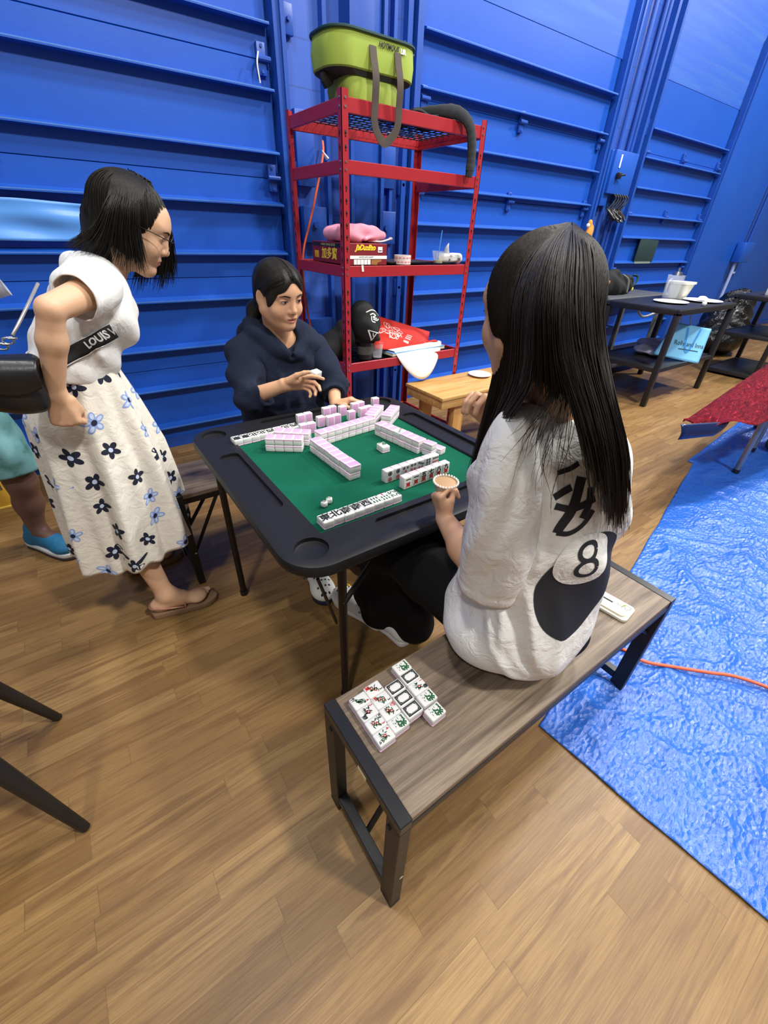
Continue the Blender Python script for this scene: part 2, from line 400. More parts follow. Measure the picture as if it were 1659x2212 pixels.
# light blue tape sheet on the first door
t = thing('plastic_sheet', 'light blue plastic sheet stuck across the first door behind the standing woman', 'plastic sheet', (-.3, YW - .05, 1.3))
s = S()
def fsh(u, v):
    x = -.95 + 1.40 * u; z = 1.225 + .165 * v
    if u > .9: x -= .03 * math.sin(v * 9)
    return (x, YW - .046 - .006 * math.sin(9 * v + 3 * u) - .004 * math.sin(23 * u + 5 * v) - .01 * max(0, v - .8) * 5, z + (.006 * math.sin(12 * u) if v > .9 else 0))
s.grid(fsh, 50, 14); o = s.build('sheet', M('light_blue_plastic', '5a98e8', .35, var=.1, vs=6), t)
md = o.modifiers.new('so', 'SOLIDIFY'); md.thickness = .002; apply_mods(o)
# loose twine on the hinge and a wall twine
t = py(560, 140, YW - .06)
tag(S().tube(spline([(t.x, t.y, t.z + .05), (t.x - .015, t.y - .01, t.z), (t.x - .004, t.y, t.z - .07)], 6), .004, 6).build('zip_tie', WHITE), 'white cable tie looped on the upper door hinge', 'cable tie')
# ================================================================== mahjong table
FELT_Z, RIM_Z = 0.697, 0.705
tx0, tx1, ty0, ty1 = .235, 1.10, .625, 1.53
T = thing('folding_table', 'black folding mahjong table with green felt top and cup holders', 'table', ((tx0 + tx1) / 2, (ty0 + ty1) / 2, 0))
s = S(); V = []
def ring(ins, z, r): return [s.bm.verts.new((x, y, z)) for x, y in rrect(tx0 + ins, tx1 - ins, ty0 + ins, ty1 - ins, max(.004, r - ins), 10)]
rings = [ring(a, z, .1) for a, z in ((.016, RIM_Z - .036), (.004, RIM_Z - .033), (.0, RIM_Z - .026), (0, RIM_Z - .010), (.003, RIM_Z - .003), (.010, RIM_Z), (.118, RIM_Z), (.121, RIM_Z - .003), (.121, FELT_Z - .012))]
for A, B in zip(rings, rings[1:] + rings[:1]):
    n = len(A)
    for j in range(n): s.bm.faces.new((A[j], A[(j + 1) % n], B[(j + 1) % n], B[j]))
BP = N('black_textured_plastic'); co = BP.coord(); BP.set(col=lin('1d1d20'), rough=.45, spec=.25); BP.bump(BP.noise(BP.coord('Object', (30, 160, 30)), 3, 4), .12, .001); BPL = BP.m
rim = s.build('rim', BPL, T, 50, fixn=True)
cs = S()
cups = [(tx0 + .075, ty0 + .078), (tx1 - .075, ty0 + .078), (tx0 + .075, ty1 - .078), (tx1 - .075, ty1 - .078)]
for x, y in cups: cs.lathe([(.034, RIM_Z - .012), (.040, RIM_Z - .010), (.0425, RIM_Z + .02)], 40, Matrix.Translation((x, y, 0)))
for cx, cy, dx, dy in ((tx0 + .068, 1.09, .062, .38), (tx1 - .068, 1.09, .062, .38), (.68, ty0 + .066, .38, .062), (.68, ty1 - .066, .38, .062)):
    cs.prism(rrect(cx - dx / 2, cx + dx / 2, cy - dy / 2, cy + dy / 2, .02), .04, Matrix.Translation((0, 0, RIM_Z - .010)))
bool_cut(rim, cs)
rim.data.polygons.foreach_set('use_smooth', [True] * len(rim.data.polygons)); rim.data.set_sharp_from_angle(angle=math.radians(40))
fm = N('green_felt'); co = fm.coord(); f = fm.noise(co, 7, 5); fm.set(col=fm.mix(f, lin('0c4b36'), lin('13604a')), rough=.95, sheen=.0, spec=.1); fm.bump(fm.noise(co, 900, 2), .3, .001)
s = S(); s.mm((tx0 + .115, ty0 + .115, FELT_Z - .012), (tx1 - .115, ty1 - .115, FELT_Z)); s.build('felt_top', fm.m, T)
s = S(); s.mm((tx0 + .03, ty0 + .03, FELT_Z - .03), (tx1 - .03, ty1 - .03, FELT_Z - .013)); s.build('underside', BLACK, T)
LEGC = M('dark_brown_tube', '2a2220', .35, .5)
for x, y in ((.285, 1.39), (1.05, 1.39), (.405, .735), (.93, .735)):
    s = S(); s.cyl((x, y, .012), (x, y, RIM_Z - .03), .0125, n=14); leg = s.build('leg', LEGC, T)
    s = S(); s.cyl((x, y, 0), (x, y, .022), .016, n=14); s.build('foot_cap', BLACK, leg)
    s = S(); s.box((x, y, RIM_Z - .075), (.03, .04, .05), bev=.004); s.cyl((x - .02, y, RIM_Z - .085), (x + .02, y, RIM_Z - .085), .006, n=8); s.build('hinge_bracket', LEGC, leg)
for y, xa, xb in ((1.39, .285, 1.05), (.735, .405, .93)):
    s = S(); s.cyl((xa, y, .60), (xb, y, .60), .008, n=10); s.build('cross_bar', LEGC, T)
for x, y, y2 in ((.93, .735, .95), (.285, 1.39, 1.17), (1.05, 1.39, 1.17)):
    s = S(); s.tube([(x + .012, y, .545), (x + .09, y2 - .1 * (1 if y2 > y else -1), RIM_Z - .04)], .0085, 8); s.build('brace', LEGC, T)
s = S(); s.tube([py(742, 1304, .727), py(803, 1214, .745)], .0085, 8); s.build('brace', LEGC, T)
s = S(); s.tube(spline([py(727, 1346, .727), py(712, 1310, .722), py(686, 1250, .72)], 5), .0045, 6); s.build('lock_lever', LEGC, T)

# ================================================================== benches
def bench(name, label, x0, y0, L=1.012, Wd=.283, Hb=.45, group='grey oak benches with black frames'):
    B = thing(name, label, 'bench', (x0 + L / 2, y0 + Wd / 2, 0), 0, group)
    t = .028
    s = S(); s.mm((x0 + t, y0 + .003, Hb - .019), (x0 + L - t, y0 + Wd - .003, Hb - .001), .0012, 1); s.build('seat', OAK, B)
    for k in (0, 1):
        xa = x0 + k * (L - t); xb = xa + t; wy = .042
        s = S(); s.mm((xa, y0, Hb - .03), (xb, y0 + Wd, Hb), .0015, 1); fr = s.build('leg_frame', BLACK, B)
        for yy in (y0, y0 + Wd - wy):
            s = S(); s.mm((xa, yy, .012), (xb, yy + wy, Hb - .03), .0015, 1); lg = s.build('leg', BLACKSAT, fr)
        s = S(); s.mm((xa + .001, y0 + wy, .045), (xb - .001, y0 + Wd - wy, .075), .0015, 1); s.build('stretcher', BLACK, fr)
        for yy in (y0, y0 + Wd - wy):
            s = S(); s.mm((xa - .001, yy - .001, 0), (xb + .001, yy + wy + .001, .016), .004); s.build('foot_cap', BLACK, fr)
        for yy in (y0 + .03, y0 + Wd - .03): S().cyl((xa - .001 if k == 0 else xb + .001, yy, Hb - .055), ((xa - .003) if k == 0 else xb + .003, yy, Hb - .055), .006, n=10).build('bolt', DARKHOLE, fr)
        xs = xb if k == 0 else xa; sg = 1 if k == 0 else -1
        s = S(); s.tube([(xs, y0 + Wd / 2, .06), (xs + sg * .2, y0 + Wd / 2, Hb - .022)], .008, 8); s.build('brace', BLACK, B)
        s = S(); s.tube([(xs, y0 + .02, .30), (xs + sg * .14, y0 + .10, Hb - .022)], .007, 8); s.build('brace', BLACK, B)
    S().mm((x0 + t, y0 + .001, Hb - .04), (x0 + L - t, y0 + .014, Hb - .02)).build('side_rail', BLACKSAT, B); S().mm((x0 + t, y0 + Wd - .014, Hb - .04), (x0 + L - t, y0 + Wd - .001, Hb - .02)).build('side_rail', BLACKSAT, B)
    return B
b1 = bench('bench', 'grey oak bench with black metal frame in front, mahjong tiles and a phone on it', .2148, .2105)
s = S(); s.box((.2142, .335, .4265), (.0008, .03, .012)); s.build('scratch_mark', M('bare_scratch', 'd8cfa8', .6), b1)
s = S(); s.box((.235, .2098, .17), (.008, .0008, .006), rotm('Y', 40)); s.build('scratch_mark', MATS['bare_scratch'], b1)
b2 = copy_thing(b1, (.648, 1.69, 0), None, 'grey oak bench with black frame behind the mahjong table, beside the floral skirt')

# ================================================================== red shelf
sx0, sx1, sy0, sy1 = 1.29, 2.205, 2.2, 2.785
R_ = thing('shelving_rack', 'red metal boltless shelving rack against the blue wall', 'shelf', ((sx0 + sx1) / 2, (sy0 + sy1) / 2, 0))
def angle_post(x, y, dx, dy):
    s = S(); w, t = .036, .003
    s.mm((x, y, 0), (x + dx * w, y + dy * t, 1.835)); s.mm((x, y, 0), (x + dx * t, y + dy * w, 1.835))
    p = s.build('post', RED, R_)
    s = S()
    z = .14
    while z < 1.78:
        near = any(abs(z - zz) < .05 for zz in (1.79, 1.57, 1.135, .632, .085))
        for k in (0, 1):
            if near: continue
            c = (x + dx * .02, y - dy * .0004, z) if k == 0 else (x - dx * .0004, y + dy * .02, z)
            d = (.009, .0012, .014) if k == 0 else (.0012, .009, .014)
            s.box(c, d); s.box((c[0], c[1], c[2] - .011), (d[0] * .5, d[1], .012) if k == 0 else (d[0], d[1] * .5, .012))
        z += .05
    join_into(p, [(s, DARKHOLE)])
    for zz in (1.79, 1.57, 1.135, .632, .085):
        for dz in (-.014, .016):
            if dy < 0 or zz < .1: continue
            S().cyl((x + dx * .02, y - dy * .003, zz + dz), (x + dx * .02, y, zz + dz), .0055, n=8).build('rivet', STEEL, p)
            if dx > 0: S().cyl((x - dx * .003, y + dy * .02, zz + dz), (x, y + dy * .02, zz + dz), .0055, n=8).build('rivet', STEEL, p)
angle_post(sx0, sy0, 1, 1); angle_post(sx1, sy0, -1, 1); angle_post(sx0, sy1, 1, -1); angle_post(sx1, sy1, -1, -1)
LV = [1.81, 1.594, 1.16, .655, .11]
def beam(lo, hi): 
    s = S(); s.mm(lo, hi, .002, 1); s.build('beam', RED, R_)
for i, z in enumerate(LV):
    h = .053
    beam((sx0 + .004, sy0 + .003, z - h), (sx1 - .004, sy0 + .018, z))
    beam((sx0 + .003, sy0 + .02, z - h), (sx0 + .018, sy1 - .02, z)); beam((sx1 - .018, sy0 + .02, z - h), (sx1 - .003, sy1 - .02, z))
    if i != 1: beam((sx0 + .004, sy1 - .018, z - h), (sx1 - .004, sy1 - .003, z))
WIRE = M('dark_wire', '15151a', .5, .4); WIREL = M('dull_wire', '5a4a40', .6, .3)
for i in (0, 2, 3, 4):
    z = LV[i] - .008; s = S(); x = sx0 + .03
    while x < sx1 - .02: s.tube([(x, sy0 + .01, z), (x, sy1 - .01, z)], .0022, 5); x += .05
    y = sy0 + .03
    while y < sy1 - .02: s.tube([(sx0 + .01, y, z - .004), (sx1 - .01, y, z - .004)], .0026, 5); y += .05 if i == 0 else .06
    if i in (2, 3):
        s.mm((sx0 + .02, sy0 + .02, z - .012), (sx1 - .02, sy1 - .02, z - .007))
    s.build('wire_deck', WIREL if i == 4 else WIRE, R_)
s = S(); s.box((1.405, sy0 + .0015, 1.148), (.012, .003, .03), rotm('Y', -8)); s.build('tape_scrap', WHITE, R_)

# ================================================================== things on the rack
LIME = M('lime_canvas', '96ab40', .75, var=.12, vs=10, bump=.15, bs=300); DKB = M('dark_brown_webbing', '4a4038', .8); BLKF = M('black_fabric', '131416', .85, bump=.2, bs=200)
cb = thing('cooler_bag', 'lime green cooler bag with brown straps on top of the red rack', 'cooler bag', (1.49, 2.34, 1.81))
def loft_rr(s, levels, k=8):
    rs = [[s.bm.verts.new((x, y, z)) for x, y in rrect(x0, x1, y0, y1, r, k)] for z, x0, x1, y0, y1, r in levels]
    for A, B in zip(rs, rs[1:]):
        for j in range(len(A)):
            f = s.bm.faces.new((A[j], A[(j + 1) % len(A)], B[(j + 1) % len(A)], B[j])); f.material_index = s.mi
    f = s.bm.faces.new(rs[0][::-1]); f.material_index = s.mi; f = s.bm.faces.new(rs[-1]); f.material_index = s.mi
s = S(); loft_rr(s, [(1.905, 1.262, 1.722, 2.205, 2.46, .10), (1.91, 1.256, 1.728, 2.2, 2.465, .105), (1.96, 1.25, 1.732, 2.196, 2.47, .105), (2.018, 1.256, 1.728, 2.2, 2.466, .105), (2.028, 1.265, 1.72, 2.21, 2.455, .1)])
s.build('upper_compartment', LIME, cb, 40)
s = S(); s.tube([(x, y, 2.022) for x, y in rrect(1.252, 1.732, 2.196, 2.47, .105)], .006, 6, closed=True); loft_rr(s, [(2.026, 1.262, 1.722, 2.208, 2.458, .1), (2.034, 1.28, 1.70, 2.22, 2.44, .09)]); s.box((1.735, 2.3, 2.022), (.04, .02, .012), bev=.004); s.build('zip_lid', M('dark_teal_trim', '123c3a', .6), cb)
s = S(); loft_rr(s, [(1.813, 1.345, 1.625, 2.215, 2.44, .05), (1.86, 1.335, 1.632, 2.212, 2.445, .055), (1.893, 1.345, 1.625, 2.22, 2.44, .05)]); s.build('lower_compartment', LIME, cb, 40)
s = S(); loft_rr(s, [(1.888, 1.33, 1.64, 2.215, 2.45, .06), (1.9045, 1.262, 1.722, 2.206, 2.459, .1)]); s.prism([(1.262, 1.898), (1.33, 1.902), (1.315, 1.862), (1.285, 1.846), (1.268, 1.866)], .03, Matrix.Translation((0, 2.34, 0)) @ rotm('X', 90), .004); s.build('gusset', M('black_canvas', '2a2b26', .8), cb)
strap = []
for x in (1.45, 1.585): strap.append([(x, 2.194, 1.985), (x, 2.186, 1.95), (x + .004, 2.17, 1.88), (x + .006, 2.178, 1.80), (x + .006, 2.182, 1.745)])
s = S()
path = spline(strap[0] + [(1.475, 2.186, 1.705), (1.52, 2.19, 1.672), (1.57, 2.186, 1.705)] + strap[1][::-1], 6)
s.tube(path, 1, 6, flat=(.0022, .021), up=(0, -1, 0)); s.build('strap', DKB, cb)
s = S(); s.text('HOTMOUS', .022, Matrix.Translation((1.535, 2.1935, 1.995)) @ rotm('X', 90), .0006, shear=.3, off=.0006); s.build('lettering', M('black_ink', '16160f', .7), cb)
s = S(); s.text('LiR', .022, Matrix.Translation((1.615, 2.1935, 1.992)) @ rotm('X', 90), .0006, off=.001); s.build('lettering', WHITE, cb)

GREYK = M('charcoal_knit', '2d3034', .95, bump=.4, bs=260)
sw = thing('sweater', 'charcoal sweater lying on the rack top with one sleeve hanging down', 'sweater', (1.95, 2.3, 1.81))
s = S(); pth = spline([(1.80, 2.34, 1.835), (1.90, 2.24, 1.84), (1.99, 2.20, 1.838), (2.045, 2.172, 1.80), (2.075, 2.17, 1.74), (2.092, 2.175, 1.67), (2.094, 2.178, 1.61)], 8)
s.tube(pth, [.016 + .013 * min(1, i / 12) + .0012 * math.sin(i * 1.7) for i in range(len(pth))], 12, flat=(.55, 1), up=(0, -1, 0)); s.build('sleeve', GREYK, sw, 180)
s = S(); s.tube([(2.094, 2.178, 1.612), (2.092, 2.179, 1.585)], [.026, .022], 14, flat=(.7, 1), up=(0, -1, 0)); s.build('cuff', GREYK, sw)
s = S(); s.grid(lambda u, v: (1.72 + .4 * u + .02 * math.sin(9 * v), 2.24 + .3 * v, 1.812 + .03 * math.sin(PI * u) * math.sin(PI * v) + .008 * math.sin(15 * u + 6 * v)), 26, 20); o = s.build('body', GREYK, sw, 180); md = o.modifiers.new('so', 'SOLIDIFY'); md.thickness = .012; md.offset = 1; apply_mods(o)

def carton_face(s, lo, hi): s.mm(lo, hi, .002, 1)
CRIM = M('crimson_card', '7d1420', .55, var=.06, vs=30); GOLD = M('gold_print', 'd9a523', .55); YEL = M('yellow_print', 'f5d52a', .55); CARD = M('brown_card', '9a6a32', .8)
kc = thing('drink_carton', 'dark red drink carton with gold lettering on the third shelf of the rack', 'carton', (1.42, 2.36, 1.165))
s = S(); s.mm((1.312, 2.205, 1.163), (1.566, 2.60, 1.262), .002, 1); s.build('box', CRIM, kc)
s = S(); s.mm((1.3112, 2.206, 1.240), (1.3122, 2.59, 1.258)); s.build('band', M('dark_band', '1d1a18', .6), kc)
ml = Matrix.Translation((1.3112, 2.40, 1.205)) @ Matrix(((0, 0, -1, 0), (-1, 0, 0, 0), (0, 1, 0, 0), (0, 0, 0, 1)))
s = S(); s.text('加多寶', .058, ml, .0004, off=.0012, shear=.1); s.build('lettering', YEL, kc)
s = S(); s.text('HERBAL DRINKS 加多寶', .015, Matrix.Translation((1.3108, 2.41, 1.249)) @ Matrix(((0, 0, -1, 0), (-1, 0, 0, 0), (0, 1, 0, 0), (0, 0, 0, 1))), .0002); s.build('lettering', M('pale_gold', 'b9ab74', .6), kc)
s = S(); s.box((1.3108, 2.545, 1.20), (.001, .05, .034), bev=.0003); s.build('seal', GOLD, kc)
mf = Matrix.Translation((1.425, 2.2043, 1.243)) @ rotm('X', 90)
s = S(); s.text('JiaDuoBao', .034, mf, .0004, shear=.35, off=.0016, space=.85); s.build('lettering', YEL, kc)
s = S(); s.mm((1.318, 2.2036, 1.192), (1.565, 2.2048, 1.207)); s.mm((1.505, 2.2036, 1.222), (1.534, 2.2048, 1.248)); s.build('white_label', PAPER, kc)
s = S(); s.text('WHITE WITH HAPPY', .010, Matrix.Translation((1.43, 2.2034, 1.1995)) @ rotm('X', 90), .0002); s.mm((1.509, 2.2032, 1.228), (1.530, 2.2037, 1.232)); s.build('print', DARKHOLE, kc)
s = S()
for i in range(5): s.mm((1.352 + .0215 * i, 2.2036, 1.166), (1.371 + .0215 * i, 2.2048, 1.189), .0003, 1)
s.build('tile_picture', PAPER, kc)
s = S(); s.prism([(1.462, 1.166), (1.5, 1.164), (1.505, 1.175), (1.528, 1.18), (1.53, 1.189), (1.464, 1.189)], .0008, Matrix.Translation((0, 2.2048, 0)) @ rotm('X', 90)); s.build('torn_patch', CARD, kc)

# ---- soft things use SDF meshes (see below); here the hard ones
tp = thing('tape_roll', 'roll of white packing tape with red print on the third shelf', 'tape roll', (1.72, 2.265, 1.165))
s = S(); s.lathe([(.037, 1.163), (.049, 1.163), (.049, 1.208), (.037, 1.208), (.037, 1.163)], 32, Matrix.Translation((1.72, 2.265, 0)), cap=False); s.build('tape', M('white_tape', 'ead9d4', .35), tp)
s = S()
for i in range(14):
    a = 2 * PI * i / 14
    for z in (1.175, 1.195):
        a2 = a + (.2 if z > 1.18 else 0); s.box((1.72 + .0492 * math.cos(a2), 2.265 + .0492 * math.sin(a2), z), (.0006, .014, .006), rotm('Z', math.degrees(a2)))
s.build('print', M('faded_red_print', 'd98a84', .5), tp)
fo = thing('folder', 'black folder lying flat on the third shelf behind the tape roll', 'folder', (1.75, 2.4, 1.162)); s = S(); s.box((1.78, 2.4, 1.168), (.34, .26, .008), rotm('Z', 6), bev=.002); s.build('cover', M('black_gloss_cover', '151517', .3), fo)
s = S(); s.box((1.77, 2.395, 1.1735), (.32, .24, .003), rotm('Z', 9)); s.build('sheets', M('grey_sheets', '3a3a40', .5), fo)

GLASS = N('clear_plastic'); GLASS.set(col=(.9, .95, 1), rough=.06, trans=.0, alpha=.17, spec=.6); GLASS = GLASS.m
cup = thing('plastic_cup', 'clear plastic cup with a blue straw on the third shelf', 'cup', (2.05, 2.32, 1.163))
s = S(); s.lathe([(.028, 1.163), (.04, 1.225), (.0415, 1.228), (.039, 1.226), (.0265, 1.166), (0, 1.165)], 28, Matrix.Translation((2.035, 2.31, 0)), cap=False); s.build('cup_wall', GLASS, cup)
s = S(); s.cyl((2.03, 2.31, 1.17), (2.07, 2.335, 1.335), .0035, n=8); s.build('straw', M('blue_straw', '3f8df0', .4), cup)
s = S(); s.lathe([(.0262, 1.1665), (.029, 1.178), (0, 1.178)], 20, Matrix.Translation((2.035, 2.31, 0))); s.build('drink', M('yellow_drink', 'c9b24a', .3), cup)
wp = thing('wet_wipes', 'white soft pack of wet wipes on the third shelf beside the clear cup', 'wipes', (2.14, 2.34, 1.165))
WIPES = wp
s = S(); s.tube(spline([(2.12, 2.33, 1.22), (2.115, 2.325, 1.25), (2.13, 2.33, 1.27)], 5), [.026, .025, .022, .02, .018, .015, .012, .01, .008, .005, .002], 8, flat=(.3, 1)); s.build('tissue', PAPER, wp, 180)
s = S(); s.text('WET WIPES', .016, Matrix.Translation((2.15, 2.2845, 1.205)) @ rotm('X', 90), .0005); s.box((2.19, 2.2848, 1.185), (.02, .001, .014)); s.box((2.11, 2.2848, 1.183), (.01, .001, .01)); s.build('print', M('grey_print', '5a6068', .6), wp)

# second shelf from the floor: cap heap, bottle, red bag, book, paper
bk = thing('picture_book', 'pale blue book lying under the red bag on the lower shelf', 'book', (1.82, 2.38, .657))
s = S(); s.box((1.86, 2.33, .668), (.46, .22, .018), rotm('Z', 3), bev=.002); s.build('pages', M('cream_pages', 'd8d2bd', .8), bk)
s = S(); s.box((1.86, 2.33, .679), (.465, .224, .004), rotm('Z', 3), bev=.001); s.build('cover', M('sky_blue_cover', '6aa9e0', .35, var=.12, vs=12), bk)
pp = thing('paper_sheet', 'large white sheet of paper hanging over the lower shelf edge', 'paper', (1.9, 2.2, .68))
A0, B0, tip = Vector((1.635, 2.20, .684)), Vector((2.10, 2.24, .69)), Vector((1.86, 2.09, .512))
s = S()
def fp(u, v):
    base = A0.lerp(B0, u); w = math.sin(PI * min(1, max(0, u))) ** .8
    d = v * v * .19 * w * (1 - .25 * (u - .5)); return (base.x + .02 * v * (.5 - u) * 2, base.y + .06 - .13 * math.sin(v * PI / 2) * (.35 + .65 * w), base.z + .008 - d)
s.grid(fp, 30, 18); o = s.build('sheet', PAPER, pp, 180); md = o.modifiers.new('so', 'SOLIDIFY'); md.thickness = .0012; apply_mods(o)
bt = thing('tumbler', 'black tumbler with grey band under the black cap on the lower shelf', 'tumbler', (1.455, 2.26, .657))
s = S(); s.lathe([(.04, .657), (.046, .662), (.048, .70), (.05, .74), (.05, .785), (0, .785)], 28, Matrix.Translation((1.46, 2.262, 0))); s.build('body', BLACK, bt)
s = S(); s.lathe([(.0487, .69), (.0507, .735), (.0507, .737), (.0475, .69)], 28, Matrix.Translation((1.46, 2.262, 0)), cap=False); s.build('band', M('dark_grey_band', '4a4a46', .6), bt)
c2 = thing('clear_cup', 'small clear plastic cup beside the black tumbler on the lower shelf', 'cup', (1.545, 2.262, .657))
s = S(); s.lathe([(.0, .658), (.028, .658), (.036, .74), (.038, .742), (.034, .738), (.026, .661), (0, .661)], 24, Matrix.Translation((1.552, 2.258, 0)), cap=False); s.build('cup_wall', GLASS, c2)

# ================================================================== orange cord on the wall
pts = [py(697, 305, 3.02), py(698, 330, 2.96), py(690, 380, 2.86), py(672, 470, 2.84), py(655, 545, 2.84), py(656, 610, 2.85), py(664, 670, 2.86), py(675, 722, 2.86)]
oc = thing('hanging_cord', 'orange extension cord hanging down the wall behind the red rack', 'cord', pts[0])
s = S(); s.tube(spline(pts, 8), .0065, 8); s.build('cable', ORANGE, oc, 180)
s = S(); p = pts[1]; s.tube([(p.x - .01, p.y - .005, p.z + .01), (p.x + .02, p.y - .015, p.z - .03)], [.005, .03], 8, flat=(.4, 1)); s.build('plastic_wrap', WHITE, oc)
p = pts[-1]; s = S(); s.box((p.x, p.y, p.z - .03), (.05, .05, .075), bev=.01); s.build('socket', BLACK, oc)

# ================================================================== pine bench
PB = thing('pine_bench', 'low varnished pine bench right of the red rack', 'bench', (2.25, 2.0, 0))
zt = .487
s = S(); s.mm((1.735, 1.815, zt - .022), (2.80, 2.185, zt), .004); s.build('top', PINE, PB)
for lo, hi in (((1.742, 1.822, zt - .075), (2.79, 1.845, zt - .023)), ((1.742, 2.155, zt - .075), (2.79, 2.178, zt - .023)), ((1.742, 1.846, zt - .075), (1.765, 2.154, zt - .023))): S().mm(lo, hi, .003).build('apron', PINE, PB)
PINEV = grain('pine_upright', 'b5803f', 'cf9d5c', 'ddb476', 2, .4)
for x, y in ((1.92, 1.868), (1.87, 2.12), (2.66, 1.868), (2.66, 2.12)):
    s = S(); s.box((x, y, (zt - .024) / 2), (.085, .045, zt - .026), bev=.004); s.build('leg', PINEV, PB)
pl = py(1050, 797, 2.05)
plate_prof = lambda r: [(0, .0), (r * .62, .0), (r * .7, .004), (r, .014), (r * .985, .016), (r * .7, .008), (r * .6, .0045), (0, .004)]
def plate(x, y, z, r, label, group=None):
    s = S(); s.lathe(plate_prof(r), 40, Matrix.Translation((x, y, z))); return tag(s.build('plate', WHITE), label, 'plate', group)
plate(2.30, 2.06, zt + .001, .08, 'small white plate on the pine bench')
# ================================================================== implicit-surface engine: smooth union of rounded cones / ellipsoids, meshed by surface nets
def _rot(z, x=(1, 0, 0)):
    z = np.array(z, float); z /= np.linalg.norm(z); x = np.array(x, float); x = x - z * x.dot(z)
    if np.linalg.norm(x) < 1e-6: x = np.cross(z, [0.3, 1, 0.2])
    x /= np.linalg.norm(x); return np.array([x, np.cross(z, x), z])
class F:
    """implicit figure"""
    def __init__(s, k=0.02): s.p = []; s.k = k
    def cone(s, a, b, ra, rb=None, k=None, op=1, fl=None, ax=None):
        a = np.array(a, float); b = np.array(b, float); rb = ra if rb is None else rb
        s.p.append(('c', a, b, ra, rb, s.k if k is None else k, op, fl, ax)); return s
    def chain(s, pts, rs, k=None, op=1):
        for i in range(len(pts) - 1): s.cone(pts[i], pts[i + 1], rs[i], rs[i + 1], k, op)
        return s
    def ell(s, c, r, z=(0, 0, 1), x=(1, 0, 0), k=None, op=1):
        r = np.array(r, float) if not np.isscalar(r) else np.array([r] * 3); s.p.append(('e', np.array(c, float), r, _rot(z, x), None, s.k if k is None else k, op)); return s
    def box(s, c, h, z=(0, 0, 1), x=(1, 0, 0), r=0.01, k=None, op=1):
        s.p.append(('b', np.array(c, float), np.array(h, float), _rot(z, x), r, s.k if k is None else k, op)); return s
    def cut(s, p, n):
        """keep the half space on the side n points away from"""
        n = np.array(n, float); n /= np.linalg.norm(n); s.p.append(('h', np.array(p, float), n, None, None, 0.004, -1)); return s
    def fold(s, L, n):
        """cloth folds: ridges (amp>0) or creases (amp<0) along 3D lines, seen along n; L = [(points, amp, width)]"""
        n = np.array(n, float); n /= np.linalg.norm(n); x = np.cross(n, [0, 0, 1.]); x /= np.linalg.norm(x); y = np.cross(n, x); Q = []
        for pts, amp, w in L:
            P = np.array([[p @ x, p @ y] for p in (np.array(q, float) for q in pts)]); Q.append((P, amp, w))
        def fn(X):
            A = np.stack([X @ x, X @ y], 1); o = np.zeros(len(X))
            for P, amp, w in Q:
                best = np.full(len(X), 9.); tb = np.zeros(len(X))
                for i in range(len(P) - 1):
                    a, b = P[i], P[i + 1]; ba = b - a; h = np.clip(((A - a) @ ba) / (ba @ ba), 0, 1); d = np.linalg.norm(A - a - h[:, None] * ba, axis=1)
                    m_ = d < best; best = np.where(m_, d, best); tb = np.where(m_, (i + h) / (len(P) - 1), tb)
                o -= amp * np.exp(-(best / w) ** 2) * np.clip(np.sin(PI * np.clip(tb * .9 + .05, 0, 1)) * 1.6, 0, 1)
            return o
        return s.disp(fn)
    def disp(s, fn): s.p.append(('d', fn, None, None, None, 0, 0)); return s
    def _bb(s):
        lo = np.full(3, 9e9); hi = -lo
        for p in s.p:
            if p[6] != 1: continue
            if p[0] == 'c': q = [(p[1], p[3]), (p[2], p[4])]
            elif p[0] == 'e': q = [(p[1], float(max(p[2])))]
            elif p[0] == 'b': q = [(p[1], float(np.linalg.norm(p[2])) + p[4])]
            else: continue
            for c, r in q: lo = np.minimum(lo, c - r); hi = np.maximum(hi, c + r)
        return lo, hi
    @staticmethod
    def _d(p, X):
        t = p[0]
        if t == 'c':
            a, b, ra, rb = p[1:5]; ba = b - a; L = ba @ ba; pa = X - a
            h = np.clip((pa @ ba) / max(L, 1e-12), 0, 1)
            d = pa - h[:, None] * ba
            if p[7] is not None:   # flattened: scale distance along axis ax
                axv = np.array(p[8], float); axv /= np.linalg.norm(axv); c = d @ axv; d = d + np.outer(c * (p[7] - 1), axv)
            return np.linalg.norm(d, axis=1) - (ra + (rb - ra) * h)
        if t == 'e':
            q = (X - p[1]) @ p[3].T; r = p[2]; k0 = np.linalg.norm(q / r, axis=1); k1 = np.linalg.norm(q / (r * r), axis=1)
            return np.where(k1 > 1e-9, k0 * (k0 - 1) / np.maximum(k1, 1e-9), -r.min())
        if t == 'b':
            q = np.abs((X - p[1]) @ p[3].T) - (p[2] - p[4]); return np.linalg.norm(np.maximum(q, 0), axis=1) + np.minimum(q.max(axis=1), 0) - p[4]
        if t == 'h': return -((X - p[1]) @ p[2])
    def ev(s, X, prims=None):
        D = np.full(len(X), 1.0)
        for p in (s.p if prims is None else prims):
            if p[0] == 'd': D = D + p[1](X); continue
            d = F._d(p, X); k = p[5]
            if p[6] == 1:
                if k > 0:
                    h = np.maximum(k - np.abs(D - d), 0) / k; D = np.minimum(D, d) - h * h * k * 0.25
                else: D = np.minimum(D, d)
            else:
                if k > 0:
                    h = np.maximum(k - np.abs(D + d), 0) / k; D = np.maximum(D, -d) + h * h * k * 0.25
                else: D = np.maximum(D, -d)
        return D
